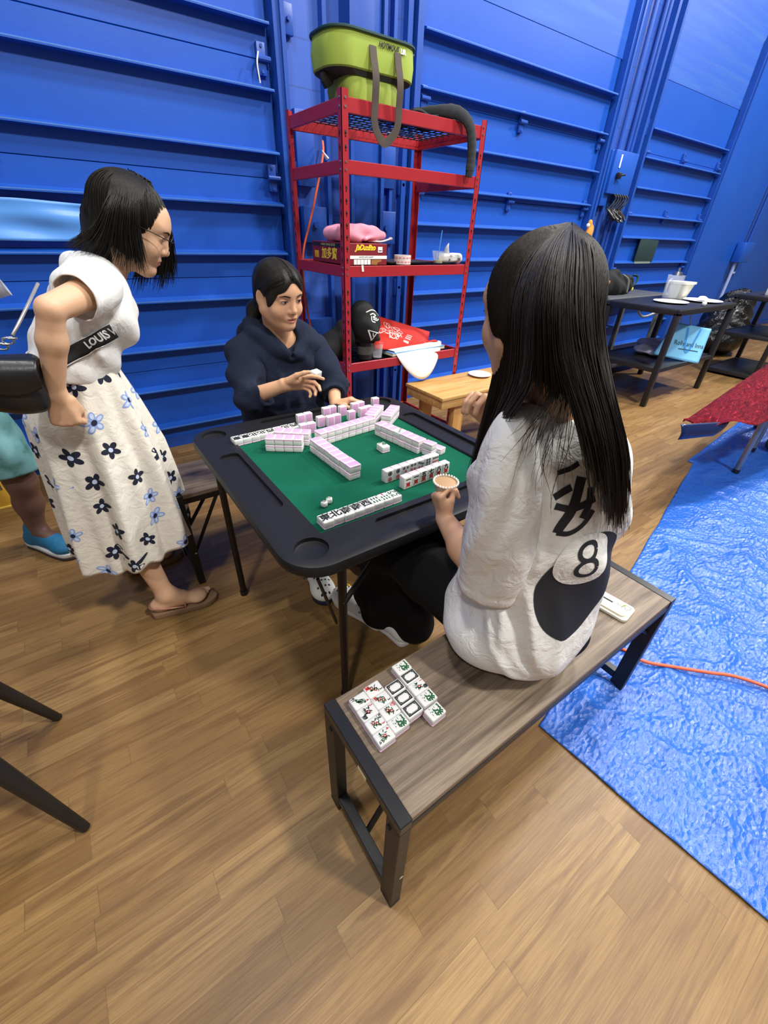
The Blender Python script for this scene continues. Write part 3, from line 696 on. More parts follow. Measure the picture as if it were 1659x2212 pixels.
    def mesh(s, name, mats, parent=None, h=0.004, smooth_it=1, matfn=None, B=12):
        lo, hi = s._bb(); lo = lo - 4 * h; hi = hi + 4 * h
        nb = np.ceil((hi - lo) / (h * B)).astype(int); n = nb * B + 1
        G = np.full(n, 1.0, np.float32); half = h * B * 0.87 + 0.02
        ax = np.arange(B + 1) * h; loc = np.stack(np.meshgrid(ax, ax, ax, indexing='ij'), -1).reshape(-1, 3)
        cen = np.stack(np.meshgrid(*[np.arange(q) for q in nb], indexing='ij'), -1).reshape(-1, 3)
        C = lo + (cen + 0.5) * h * B; d0 = s.ev(C)
        reach = half + 0.012
        dist = [(F._d(p, C) if p[0] not in 'd' else None) for p in s.p]
        for i in range(len(cen)):
            o = cen[i] * B; sl = tuple(slice(a, a + B + 1) for a in o)
            if abs(d0[i]) > reach: G[sl] = d0[i]; continue
            pr = [p for p, dd in zip(s.p, dist) if dd is None or dd[i] < reach + p[5] or p[6] != 1 and dd[i] < reach + .02]
            G[sl] = s.ev(lo + o * h + loc, pr).reshape(B + 1, B + 1, B + 1)
        return link(name, nets(G, lo, h, name, mats, smooth_it, matfn), parent)
def nets(G, lo, h, name, mats, smooth_it=1, matfn=None):
    ins = G < 0; nx, ny, nz = np.array(G.shape) - 1
    c8 = [(i, j, k) for i in (0, 1) for j in (0, 1) for k in (0, 1)]
    cnt = sum(ins[i:i + nx, j:j + ny, k:k + nz].astype(np.int8) for i, j, k in c8)
    act = (cnt > 0) & (cnt < 8); idx = np.full(act.shape, -1, np.int32); cells = np.argwhere(act); idx[act] = np.arange(len(cells))
    acc = np.zeros((len(cells), 3)); num = np.zeros(len(cells))
    for a in range(8):
        for b in range(a + 1, 8):
            A, Bc = np.array(c8[a]), np.array(c8[b])
            if np.abs(A - Bc).sum() != 1: continue
            va = G[tuple((cells + A).T)]; vb = G[tuple((cells + Bc).T)]; m_ = (va < 0) != (vb < 0)
            t = np.where(m_, va / np.where(m_, va - vb, 1), 0)[:, None]
            acc += np.where(m_[:, None], A + t * (Bc - A), 0); num += m_
    V = lo + (cells + acc / num[:, None]) * h
    quads = []
    for d in range(3):
        e = [0, 0, 0]; e[d] = 1; u, v = (d + 1) % 3, (d + 2) % 3
        a = ins[:-1, :-1, :-1]; b = ins[e[0]:G.shape[0] - 1 + e[0], e[1]:G.shape[1] - 1 + e[1], e[2]:G.shape[2] - 1 + e[2]]
        ed = np.argwhere(a != b); ed = ed[(ed[:, u] > 0) & (ed[:, v] > 0)]
        fl = ins[tuple(ed.T)]
        def cid(du, dv):
            q = ed.copy(); q[:, u] -= du; q[:, v] -= dv; return idx[tuple(q.T)]
        Q = np.stack([cid(0, 0), cid(1, 0), cid(1, 1), cid(0, 1)], 1); Q[~fl] = Q[~fl][:, ::-1]; quads.append(Q[(Q >= 0).all(1)])
    Q = np.concatenate(quads)
    for _ in range(smooth_it):   # light Laplacian smoothing
        S_ = np.zeros_like(V); n_ = np.zeros(len(V))
        for a in range(4):
            b = (a + 1) % 4; np.add.at(S_, Q[:, a], V[Q[:, b]]); np.add.at(n_, Q[:, a], 1); np.add.at(S_, Q[:, b], V[Q[:, a]]); np.add.at(n_, Q[:, b], 1)
        V = V * 0.5 + 0.5 * S_ / np.maximum(n_, 1)[:, None]
    me = bpy.data.meshes.new(name); me.vertices.add(len(V)); me.vertices.foreach_set('co', V.astype(np.float32).ravel())
    me.loops.add(len(Q) * 4); me.loops.foreach_set('vertex_index', Q.astype(np.int32).ravel())
    me.polygons.add(len(Q)); me.polygons.foreach_set('loop_start', np.arange(0, len(Q) * 4, 4, dtype=np.int32))
    for mt in (mats if isinstance(mats, (list, tuple)) else [mats]): me.materials.append(mt)
    if matfn is not None:
        me.polygons.foreach_set('material_index', matfn(V[Q].mean(1)).astype(np.int32))
    me.update(calc_edges=True); me.polygons.foreach_set('use_smooth', [True] * len(Q)); return me
def wrinkle(amp, freqs, seed=0):
    """cloth ripples: sum of warped sines along given directions"""
    rg = np.random.default_rng(seed); ph = rg.uniform(0, 6.28, (len(freqs), 2))
    def fn(X):
        o = np.zeros(len(X))
        for (fx, fy, fz, w), (p0, p1) in zip(freqs, ph):
            o += w * np.sin(X[:, 0] * fx + X[:, 1] * fy + X[:, 2] * fz + p0 + 1.3 * np.sin(X[:, 2] * 13 + X[:, 0] * 9 + p1) + .9 * np.sin(X[:, 1] * 17 + p0))
        return amp * o
    return fn
def decal(s, polys, org, ud, vd, nd, targets, off=0.0012, cell=0.006, stretch=2.6):
    """project 2D polygons (u,v metres) along -nd onto target meshes, as thin printed patches"""
    org, ud, vd, nd = (Vector(q) for q in (org, ud, vd, nd)); nd = nd.normalized()
    trees = []
    for o in targets:
        mw = world_of(o); b = bmesh.new(); b.from_mesh(o.data); b.transform(mw); trees.append(BVHTree.FromBMesh(b)); b.free()
    for poly in polys:
        b = bmesh.new()
        if isinstance(poly, bmesh.types.BMesh): b.free(); b = poly
        else:
            vs = [b.verts.new((u, v, 0)) for u, v in poly]; b.faces.new(vs)
        bmesh.ops.triangulate(b, faces=b.faces[:])
        xs = [v.co.x for v in b.verts]; ys = [v.co.y for v in b.verts]
        for ax, (lo, hi) in ((0, (min(xs), max(xs))), (1, (min(ys), max(ys)))):
            q = math.ceil(lo / cell) * cell
            while q < hi:
                co = (q, 0, 0) if ax == 0 else (0, q, 0); no = (1, 0, 0) if ax == 0 else (0, 1, 0)
                bmesh.ops.bisect_plane(b, geom=b.verts[:] + b.edges[:] + b.faces[:], plane_co=co, plane_no=no, dist=1e-7); q += cell
        bad = []
        for v in b.verts:
            p = org + ud * v.co.x + vd * v.co.y; best = None
            for t in trees:
                hit = t.ray_cast(p + nd * .3, -nd, .8)
                if hit[0] is not None and (best is None or hit[3] < best[3]): best = hit
            if best is None: bad.append(v); continue
            n_ = best[1]; n_ = n_ if n_.dot(nd) > 0 else -n_
            v.co = best[0] + (n_ * .5 + nd * .5).normalized() * off
        bmesh.ops.delete(b, geom=bad, context='VERTS')
        long = [f for f in b.faces if max((e.calc_length() for e in f.edges)) > cell * stretch]
        bmesh.ops.delete(b, geom=long, context='FACES')
        s._merge(b)
    return s
def stroke(pts, w, closed=False, k=6):
    """2D brush stroke polygon; w number or list"""
    P = [Vector((p[0], p[1], 0)) for p in spline([(x, y, 0) for x, y in pts], k)]; n = len(P)
    ww = [w] * n if not isinstance(w, (list, tuple)) else [np.interp(i / (n - 1) * (len(w) - 1), range(len(w)), w) for i in range(n)]
    L, R = [], []
    for i in range(n):
        t = (P[min(n - 1, i + 1)] - P[max(0, i - 1)]).normalized(); q = Vector((-t.y, t.x, 0)); L.append(P[i] + q * ww[i] / 2); R.append(P[i] - q * ww[i] / 2)
    quads = []
    for i in range(n - 1): quads.append([(L[i].x, L[i].y), (R[i].x, R[i].y), (R[i + 1].x, R[i + 1].y), (L[i + 1].x, L[i + 1].y)])
    return quads
def circ(cx, cy, r, r2=None, a0=0, n=20, rot=0.0):
    r2 = r if r2 is None else r2; c, sn = math.cos(rot), math.sin(rot)
    return [(cx + r * math.cos(a) * c - r2 * math.sin(a) * sn, cy + r * math.cos(a) * sn + r2 * math.sin(a) * c) for a in (a0 + 2 * PI * i / n for i in range(n))]

# ================================================================== soft things on the rack
f = F(.01); f.box((2.145, 2.33, 1.190), (.085, .040, .026), r=.02); f.box((2.145, 2.33, 1.182), (.093, .012, .014), r=.004, k=.02); f.disp(wrinkle(.002, [(50, 20, 30, 1)], 3)); f.mesh('pack', WHITE, WIPES, .003)
PINK = M('pink_cloth', 'f0a0b4', .85, var=.08, vs=20)
po = thing('pink_pouch', 'crumpled pink cloth pouch on top of the dark red carton', 'pouch', (1.45, 2.38, 1.265))
f = F(.03); f.box((1.44, 2.38, 1.302), (.125, .10, .036), r=.03); f.ell((1.55, 2.36, 1.295), (.065, .09, .036)); f.cone((1.33, 2.3, 1.33), (1.54, 2.33, 1.325), .014, .02, k=.01); f.cone((1.47, 2.275, 1.285), (1.6, 2.3, 1.3), .012, .016, k=.008)
f.disp(wrinkle(.0035, [(30, 18, 70, 1), (62, 10, 30, .6), (15, 60, 44, .6)], 4)); f.mesh('cloth', PINK, po, .0045)
s = S(); s.tube(spline([(1.5, 2.30, 1.272), (1.57, 2.28, 1.27), (1.62, 2.29, 1.278), (1.655, 2.3, 1.285)], 5), [.01] * 15 + [.016], 8, flat=(.5, 1)); s.build('plastic_edge', M('cloudy_plastic', 'd8c6cc', .3), po)
cp = thing('cap_pile', 'black cap with white embroidery lying over a dark jacket on the lower shelf', 'cap', (1.44, 2.3, .79))
f = F(.03); f.ell((1.462, 2.27, .85), (.092, .10, .105), z=(-.25, 0, 1)); f.ell((1.44, 2.27, .93), (.06, .07, .05)); f.cone((1.47, 2.22, .80), (1.50, 2.21, .775), .05, .03); f.cut((1.45, 2.27, .765), (.2, 0, -1))
f.disp(wrinkle(.003, [(40, 20, 30, 1), (20, 50, 25, .6)], 2)); capo = f.mesh('cap_crown', BLKF, cp, .0045)
s = S(); s.grid(lambda u, v: (1.395 + .15 * u, 2.215 - .02 * math.sin(PI * u) - .06 * v * math.sin(PI * u) + .06, .79 - .03 * v), 18, 8); o = s.build('brim', BLKF, cp, 180); md = o.modifiers.new('so', 'SOLIDIFY'); md.thickness = .004; apply_mods(o)
f = F(.05); f.cone((1.36, 2.32, .80), (1.24, 2.34, .70), .075, .06); f.cone((1.24, 2.34, .72), (1.20, 2.3, .62), .055, .045); f.cone((1.32, 2.35, .74), (1.30, 2.4, .68), .07, .06); f.cut((1.3, 2.3, .662), (0, 0, -1)); f.disp(wrinkle(.005, [(26, 12, 34, 1), (12, 40, 20, .8)], 9)); f.mesh('jacket', BLKF, cp, .006)
WTH = M('white_thread', 'e8e8e4', .7)
s = S(); pol = []
for t in ([(-.045, .06), (-.01, .075), (.03, .07), (.055, .05)],): pol += stroke(t, .005)
pol += stroke([(-.02, .05), (.0, .058), (.02, .05), (.0, .04), (.03, .035)], .006) + stroke([(.0, .03), (.03, .026), (.045, .034)], .006) + stroke([(-.01, .045), (-.01, .02), (.015, .015)], .005)
pol += stroke([(-.03, -.03), (.005, -.085)], .007) + stroke([(-.03, -.03), (.045, -.04)], .005) + stroke([(.005, -.085), (.02, -.045)], .006) + stroke([(.0, -.042), (.008, -.06), (.025, -.04)], .005)
decal(s, pol, (1.462, 2.15, .865), (.985, 0, -.17), (.17, 0, .985), (0, -1, 0), [capo], .0015, .008); s.build('embroidery', WTH, cp)
rb = thing('red_shopping_bag', 'red non-woven shopping bag with white flower print on the lower shelf', 'shopping bag', (1.8, 2.36, .69))
RB = M('red_nonwoven', 'e03226', .7, var=.06, vs=300)
a, b_, c_, d_ = py(808, 680, 2.40), py(928, 716, 2.36), py(912, 764, 2.29), py(806, 716, 2.31); e_, f_ = py(815, 755, 2.30), py(962, 763, 2.27)
p1, p2, p3, p4 = py(810, 681, 2.44), py(928, 717, 2.40), py(922, 745, 2.28), py(808, 712, 2.29); p5, p6 = py(809, 754, 2.275), py(916, 762, 2.255); p2.z = max(p2.z, .70)
s = S()
def quad(a, b, c, d, n=12, amp=.004):
    s.grid(lambda u, v: a.lerp(b, u).lerp(d.lerp(c, u), v) + Vector((0, -1, .4)) * amp * math.sin(PI * u) * math.sin(PI * v) * (1 + math.sin(7 * u + 4 * v)), n, n)
quad(p1, p2, p3, p4); quad(p4, p3, p6, p5, amp=-.006); quad(p1, p4, p5, p1 + Vector((0, .02, -.12)), 8, .002); quad(p1 + Vector((0, .02, -.12)), p2 + Vector((0, .02, -.05)), p2, p1, 8, .002)
bag = s.build('bag_body', RB, rb, 60); md = bag.modifiers.new('so', 'SOLIDIFY'); md.thickness = .002; apply_mods(bag)
s = S(); q = p3.lerp(p2, .2); s.tube(spline([q, q + Vector((.05, -.02, .01)), q + Vector((.075, -.01, -.01)), q + Vector((.05, -.02, -.035)), q + Vector((0, -.012, -.03))], 6), .012, 8, flat=(.5, 1)); s.build('handle', RB, rb, 180)
U = (p2 - p1).normalized(); Vv = (p1 - p4).normalized(); nn = U.cross(Vv).normalized()
if nn.y > 0: nn = -nn
s = S(); pol = []; rr = random.Random(5)
for i in range(11):
    cx, cy = .05 + .15 * rr.random(), .02 + .10 * rr.random(); ang = rr.random() * 3; r = .022 + .012 * rr.random()
    loop = [(cx + r * math.cos(t) * math.cos(ang) - r * .5 * math.sin(t) * math.sin(ang), cy + r * math.cos(t) * math.sin(ang) + r * .5 * math.sin(t) * math.cos(ang)) for t in np.linspace(0, 6.2, 9)]
    pol += stroke(loop, .0045, k=3)
for i in range(5): pol += stroke([(.10 + .02 * i, .075), (.13 + .02 * i, .03)], .004, k=3)
for i in range(16): pol.append(circ(.235 + .045 * (i % 4) / 4 + .006 * (i // 4), .02 + .018 * (i // 4), .0055, n=10))
decal(s, pol, p4 + Vector((0, -.02, 0)), U, Vv, nn, [bag], .0015, .015); s.build('print', M('faded_white_print', 'f4d9d4', .7), rb)

# ================================================================== far tables
TBK = M('black_table_frame', '1c1c20', .5); TTOP = M('black_table_top', '26262a', .35); GREYT = M('grey_table', '6c6f74', .5); GREYD = M('grey_table_top', '4d5056', .5)
def work_table(name, label, x0, x1, y0, y1, zt, zs, leg=.045, mf=TBK, mtp=TTOP, shelves=()):
    t = thing(name, label, 'table', ((x0 + x1) / 2, (y0 + y1) / 2, 0))
    S().mm((x0 + .01, y0 + .01, zt - .018), (x1 - .01, y1 - .01, zt), .003).build('top', mtp, t)
    for lo, hi in (((x0, y0, zt - .05), (x1, y0 + .03, zt - .005)), ((x0, y1 - .03, zt - .05), (x1, y1, zt - .005)), ((x0, y0 + .03, zt - .05), (x0 + .03, y1 - .03, zt - .005)), ((x1 - .03, y0 + .03, zt - .05), (x1, y1 - .03, zt - .005))): S().mm(lo, hi, .003).build('top_rail', mf, t)
    for x in (x0, x1 - leg):
        for y in (y0, y1 - leg): S().mm((x, y, 0), (x + leg, y + leg, zt - .03), .003).build('leg', mf, t)
    for z in (zs,) + tuple(shelves):
        if z is None: continue
        S().mm((x0 + .03, y0 + .03, z - .02), (x1 - .03, y1 - .03, z), .003).build('shelf', mtp, t)
        for lo, hi in (((x0 + leg, y0 + .004, z - .035), (x1 - leg, y0 + .028, z + .004)), ((x0 + leg, y1 - .028, z - .035), (x1 - leg, y1 - .004, z + .004)), ((x0 + .004, y0 + leg, z - .035), (x0 + .028, y1 - leg, z + .004)), ((x1 - .028, y0 + leg, z - .035), (x1 - .004, y1 - leg, z + .004))): S().mm(lo, hi, .002).build('shelf_rail', mf, t)
    return t
ZT = .845
ft = work_table('utility_table', 'black utility table with lower shelf, plates and glass jug on top', 4.29, 5.47, 1.73, 2.40, ZT, .35)
GT = work_table('grey_table', 'grey metal table behind the black utility table, holding the black bag', 4.55, 5.75, 2.52, 3.0, .835, .12, .05, GREYT, GREYD)
plate(4.72, 2.02, ZT + .001, .15, 'large white plate on the utility table, left of the glass jug'); plate(5.17, 1.93, ZT + .001, .17, 'large white plate at the right end of the utility table')
f = F(.02); f.ell((5.17, 1.93, ZT + .024), (.06, .05, .012)); f.ell((5.20, 1.95, ZT + .034), (.03, .03, .012)); tag(f.mesh('napkin', PAPER, None, .005), 'crumpled white napkin lying on the right-hand plate', 'napkin')
jg = thing('glass_jug', 'clear glass jug on the utility table between the two white plates', 'jug', (5.02, 2.2, ZT))
s = S(); s.lathe([(0, ZT + .002), (.062, ZT + .002), (.066, ZT + .02), (.075, ZT + .2), (.078, ZT + .21), (.072, ZT + .2), (.062, ZT + .022), (0, ZT + .016)], 32, Matrix.Translation((5.0, 2.17, 0)), cap=False); s.build('jug_wall', GLASS, jg)
s = S(); s.tube(spline([(4.925, 2.17, ZT + .18), (4.88, 2.17, ZT + .16), (4.88, 2.17, ZT + .08), (4.93, 2.17, ZT + .05)], 6), .009, 8); s.build('handle', GLASS, jg)
s = S(); s.lathe([(.045, ZT + .21), (.04, ZT + .235), (.015, ZT + .24), (.012, ZT + .27), (0, ZT + .275)], 24, Matrix.Translation((5.0, 2.17, 0))); s.build('lid', STEEL, jg)
ct = thing('food_tub', 'white plastic tub on the utility table right of the glass jug', 'tub', (5.22, 2.2, ZT))
s = S(); loft_rr(s, [(ZT + .001, 5.15, 5.27, 2.12, 2.26, .03), (ZT + .13, 5.12, 5.30, 2.09, 2.29, .04), (ZT + .132, 5.11, 5.31, 2.08, 2.30, .04), (ZT + .15, 5.11, 5.31, 2.08, 2.30, .04)]); s.build('tub', M('cream_plastic', 'e9e6da', .4), ct, 40)
s = S(); s.ball((4.78, 1.76, ZT + .022), .02); tag(s.build('ball', WHITE, None, 180), 'small white ball at the front edge of the utility table', 'ball')
bb = thing('black_bag', 'black sports bag with bright straps lying on the grey table by the wall', 'bag', (4.95, 2.75, .84))
f = F(.06); f.cone((4.74, 2.74, .93), (5.18, 2.76, .92), .10, .085); f.cone((4.76, 2.74, .99), (4.86, 2.72, 1.02), .06, .05); f.cone((4.86, 2.7, .90), (5.1, 2.7, .9), .08, .07); f.cut((5, 2.7, .84), (0, 0, -1)); f.disp(wrinkle(.008, [(20, 14, 26, 1), (34, 9, 16, .6)], 5)); f.mesh('bag_body', BLKF, bb, .01)
s = S(); s.tube(spline([(5.02, 2.62, .86), (5.0, 2.63, .97), (4.95, 2.68, 1.02)], 6), .012, 6, flat=(.4, 1)); s.build('strap', M('grey_strap', '8a9290', .7), bb)
s = S(); s.tube(spline([(5.14, 2.655, .9), (5.2, 2.64, .95), (5.22, 2.66, 1.0), (5.16, 2.68, 1.01)], 6), .012, 6, flat=(.4, 1)); s.build('strap', M('dark_green_strap', '1f4a35', .7), bb)
s = S(); s.box((5.17, 2.65, .885), (.03, .012, .03), bev=.004); s.build('tag', M('yellow_tag', 'dfe04a', .5), bb)
s = S(); s.box((4.64, 2.66, .96), (.1, .03, .03), bev=.008); s.build('buckle', M('orange_buckle', 'd9793e', .5), bb)
# light blue tote on the right end
tt = thing('tote_bag', 'light blue paper tote bag with dark lettering beside the utility table legs', 'tote bag', (5.2, 1.9, .35))
TB = M('light_blue_tote', '7cc4ee', .65, var=.05, vs=14)
q1, q2, q3, q4 = py(1463, 697, 1.92), py(1537, 711, 1.74), py(1508, 785, 1.675), py(1416, 766, 1.93)
s = S()
s.grid(lambda u, v: q1.lerp(q2, u).lerp(q4.lerp(q3, u), v) + Vector((-.3, -.9, 0)) * .012 * math.sin(PI * u) * (.4 + math.sin(3 * v + 2 * u)), 20, 20); D = Vector((.01, .03, 0)); s.grid(lambda u, v: q1.lerp(q2, u).lerp(q4.lerp(q3, u), v) + D, 12, 12); s.grid(lambda u, v: q4.lerp(q3, u) + D * v, 12, 3); s.grid(lambda u, v: q1.lerp(q4, u) + D * v, 12, 3); s.grid(lambda u, v: q2.lerp(q3, u) + D * v, 12, 3)
tote = s.build('bag_body', TB, tt, 40); md = tote.modifiers.new('so', 'SOLIDIFY'); md.thickness = .002; apply_mods(tote)
U = (q2 - q1).normalized(); Vv = (q1 - q4); Vv = (Vv - U * Vv.dot(U)).normalized(); nn = U.cross(Vv).normalized(); nn = nn if nn.y < 0 else -nn
s = S(); LU = (q2 - q1).length; LV_ = (q1 - q4).length
decal(s, stroke([(.30 * LU, 0), (.34 * LU, -.5 * LV_), (.42 * LU, -.72 * LV_), (.5 * LU, -.68 * LV_)], .022) + stroke([(.68 * LU, 0), (.58 * LU, -.4 * LV_), (.5 * LU, -.68 * LV_)], .02), q1, U, Vv, nn, [tote], .003, .05, 4); s.build('handle', M('mid_blue_handle', '3d97dd', .6), tt)
def text_bm(txt, size, shear=0., off=0.0, align='CENTER', space=1.0):
    c = bpy.data.curves.new('t', 'FONT'); c.body = txt; c.size = size; c.align_x = align; c.align_y = 'CENTER'; c.shear = shear; c.resolution_u = 2; c.offset = off; c.space_character = space
    o = bpy.data.objects.new('t', c); COL.objects.link(o); me = bpy.data.meshes.new_from_object(o.evaluated_get(bpy.context.evaluated_depsgraph_get())); b = bmesh.new(); b.from_mesh(me)
    bpy.data.meshes.remove(me); bpy.data.objects.remove(o); bpy.data.curves.remove(c); return b
s = S(); b = text_bm('Rolly and Inna', LU * .145); bmesh.ops.translate(b, vec=(LU * .46, -LV_ * .52, 0), verts=b.verts); decal(s, [b], q1, U, Vv, nn, [tote], .0035, .02)
decal(s, [[(.2 * LU, -.66 * LV_), (.2 * LU, -.68 * LV_), (.75 * LU, -.68 * LV_), (.75 * LU, -.66 * LV_)]], q1, U, Vv, nn, [tote], .0035, .03); s.build('lettering', M('slate_ink', '2d4250', .7), tt)
for a_ in (.12, .38):
    p = q1.lerp(q2, a_); s = S(); s.tube(spline([p, p + Vector((.01, .03, .07)), p + Vector((.05, .03, .16))], 5), .006, 6); s.build('string_handle', M('white_string', 'cfcfd0', .6), tt)
f = F(.05); f.ell((4.95, 2.12, .39), (.26, .16, .045)); f.ell((5.1, 2.2, .41), (.16, .14, .06)); f.cut((5, 2, .352), (0, 0, -1)); f.disp(wrinkle(.01, [(22, 14, 10, 1), (12, 30, 14, .7)], 8)); tag(f.mesh('plastic_bag', M('pale_plastic_bag', 'c6c3d6', .4), None, .01), 'pale plastic bag lying on the lower shelf of the utility table', 'plastic bag')
# white hose hanging at the wall end
s = S(); s.tube(spline([(5.0, 2.44, .72), (5.3, 2.5, .62), (5.6, 2.5, .66), (5.75, 2.47, .8)], 8), .012, 8); tag(s.build('hose', M('grey_hose', 'b9bac2', .5), None, 180), 'pale grey hose hanging between the far tables', 'hose')
# bin bag
TR = N('black_bin_bag'); TR.set(col=lin('0d0e11'), rough=.22, spec=.6); TR.bump(TR.noise(TR.coord(), 9, 5, .6, 1.2), .8, .05)
f = F(.1); f.ell((7.75, 2.5, .33), (.36, .3, .32)); f.ell((7.85, 2.5, .60), (.25, .22, .2)); f.ell((7.6, 2.45, .2), (.36, .3, .2)); f.cut((7.7, 2.5, .004), (0, 0, -1)); f.disp(wrinkle(.014, [(14, 9, 20, 1), (22, 18, 9, .7), (35, 12, 30, .4)], 11)); tag(f.mesh('bin_bag', TR.m, None, .016), 'shiny black bin bag standing by the blue wall', 'bin bag')
rk = work_table('tiered_rack', 'black three-tier rack cut off by the right edge of the photo', 6.31, 7.3, 1.5, 2.05, .86, .06, .045, TBK, TTOP, (.47,))
tb = thing('tissue_box', 'pale box with a pink band on the black three-tier rack', 'box', (6.55, 1.75, .86))
s = S(); s.mm((6.5, 1.68, .861), (6.72, 1.84, .95), .004); s.build('box', M('pale_grey_card', 'c9ccd2', .6), tb)
s = S(); s.mm((6.498, 1.678, .951), (6.722, 1.842, .985), .004); s.build('lid', M('dusty_pink_card', 'd8a3a5', .6), tb)
# red foil covered stand
FO = N('red_foil'); FO.set(col=lin('98182a'), rough=.22, metal=1.0); FO.bump(FO.noise(FO.coord('Object', (2, 3, 3)), 16, 5, .62, .8), .9, .03)
kt = thing('foil_table', 'folding table with silver legs covered by a red metallic foil cloth', 'table', (3.6, .8, 0))
t0, t1, t2, t3 = Vector((2.52, .80, .53)), Vector((4.35, 1.01, .555)), Vector((4.4, .50, .50)), Vector((3.0, .60, .475))
s = S()
def ff(u, v):
    p = t0.lerp(t1, u).lerp(t0.lerp(t3, .0).lerp(t3.lerp(t2, u), 1.0) if True else t3, v)
    if u < .28: p = t0.lerp(t1, u).lerp(t0.lerp(t3.lerp(t2, .28 * .0), u / .28) if v > 0 else p, v)
    w = math.sin(22 * u + 3 * v) * .020 * v + math.sin(41 * u + 1) * .010 * v
    return p + Vector((0, 0, w))
s.grid(ff, 70, 16); o = s.build('foil_cloth', FO.m, kt, 180); md = o.modifiers.new('so', 'SOLIDIFY'); md.thickness = .003; apply_mods(o)
s = S(); fa, fb, fc, fd = Vector((2.47, .79, .53)), Vector((2.86, .695, .50)), Vector((2.72, .70, .445)), Vector((2.46, .77, .455))
s.grid(lambda u, v: fa.lerp(fb, u).lerp(fd.lerp(fc, u), v) + Vector((0, -.01, 0)) * math.sin(PI * v), 12, 8); o = s.build('blue_flap', M('dark_blue_foil', '1b2c5c', .25, .4), kt, 180); md = o.modifiers.new('so', 'SOLIDIFY'); md.thickness = .003; apply_mods(o)
S().mm((3.42, .64, .44), (4.64, .95, .455), .003).build('top', GREYT, kt)
ALU = M('grey_tube', '8c8f90', .35, .7)
for x, y in ((3.49, .676), (4.03, .758), (4.6, .66), (4.6, .92)):
    s = S(); s.cyl((x, y, .03), (x, y, .44), .018, n=12); lg = s.build('leg', ALU, kt); s = S(); s.cyl((x, y, 0), (x, y, .035), .021, n=12); s.build('foot_cap', BLACK, lg)
# ================================================================== tarps
def tarp_mat(name, c0, c1):
    s = N(name); co = s.coord('Object', (1, 1.6, 1)); f = s.noise(co, 3, 4); big = s.noise(co, 5, 6, .62, 1.2); fine = s.noise(s.coord('Object', (1, 1.25, 1)), 60, 5, .65, .4)
    def vor(sc):
        v = s.n('ShaderNodeTexVoronoi'); s.l(s.mix(.12, co, s.n('ShaderNodeTexNoise').outputs[1]) if False else co, v.inputs['Vector']); v.inputs['Scale'].default_value = sc; v.inputs['Randomness'].default_value = 1; return v.outputs['Distance']
    s.set(col=s.mix(f, lin(c0), lin(c1)), rough=.24, spec=.7)
    h = s.math('ADD', s.math('ADD', s.math('MULTIPLY', big, .55), s.math('MULTIPLY', vor(13), .25)), s.math('ADD', s.math('MULTIPLY', vor(42), .34), s.math('MULTIPLY', fine, .22))); s.bump(h, .8, .016); return s.m
TP = tarp_mat('blue_tarpaulin', '235dc2', '3476da')
def tarp(name, label, c00, c10, c11, c01, nu, nv, z0, seed):
    c00, c10, c11, c01 = (Vector((*c, 0)) for c in (c00, c10, c11, c01)); s = S(); off = Vector((seed * 3.1, seed * 1.7, 0))
    def fn(u, v):
        p = c00.lerp(c10, u).lerp(c01.lerp(c11, u), v); q = p + off
        edge = min(u, 1 - u, v, 1 - v); k = min(1, edge * 14 + .15)
        r1 = 1 - abs(noise.noise(Vector((q.x * 2.2 + .5 * q.y, q.y * 2.6, 0)))) * 2.2; r2 = 1 - abs(noise.noise(Vector((q.x * 6, q.y * 7 + q.x * 2, 5)))) * 2.0
        z = z0 + k * (.013 * max(0, r1) ** 3 + .009 * max(0, r2) ** 3 + .004 * noise.noise(q * 18)) + .002
        wob = .008 * noise.noise(Vector((q.x * 5, q.y * 5, 9)))
        return (p.x + wob, p.y + wob, max(z, z0 + .0005))
    s.grid(fn, nu, nv); o = s.build(name, TP, None, 180); md = o.modifiers.new('so', 'SOLIDIFY'); md.thickness = .0012; md.offset = -1; return tag(o, label, 'tarpaulin')
b_t = tarp('tarpaulin', 'crinkled blue tarpaulin on the floor under the right end of the front bench', (.958, -.42), (4.6, -.55), (4.6, .62), (.868, .295), 10, 10, .003, 1)
bpy.data.objects.remove(b_t)
# front tarp: left edge along the bench end, far edge running back to the foil table
tarp('tarpaulin', 'crinkled blue tarpaulin on the floor under the right end of the front bench', (.975, -.75), (4.2, -.75), (3.50, .93), (.866, .292), 300, 190, .004, 1)
tarp('tarpaulin', 'second blue tarpaulin behind, lying under the red foil table', (3.30, .30), (6.2, .25), (6.2, 1.22), (3.40, .945), 110, 70, .0015, 2)
oc = thing('floor_cord', 'orange extension cord lying across the blue tarpaulin beside the bench leg', 'cord', (1.45, .15, .02))
s = S(); s.tube(spline([(1.30, .40, .02), (1.371, .302, .022), (1.383, .227, .024), (1.451, .15, .026), (1.53, .07, .026), (1.6, .0, .026), (1.66, -.12, .026), (1.70, -.3, .026), (1.74, -.6, .02)], 8), .0062, 8); s.build('cable', ORANGE, oc, 180)
pb = thing('green_bundle', 'dark green bundle on the blue tarpaulin at the right edge of the photo', 'bundle', (4.1, .66, .03))
f = F(.03); rr = random.Random(4)
for i in range(14): f.ell((4.12 + .12 * rr.random(), .62 + .1 * rr.random(), .04 + .07 * rr.random()), .03 + .015 * rr.random())
f.mesh('leaves', M('dark_green_leaf', '1c3a2a', .6, var=.3), pb, .008)
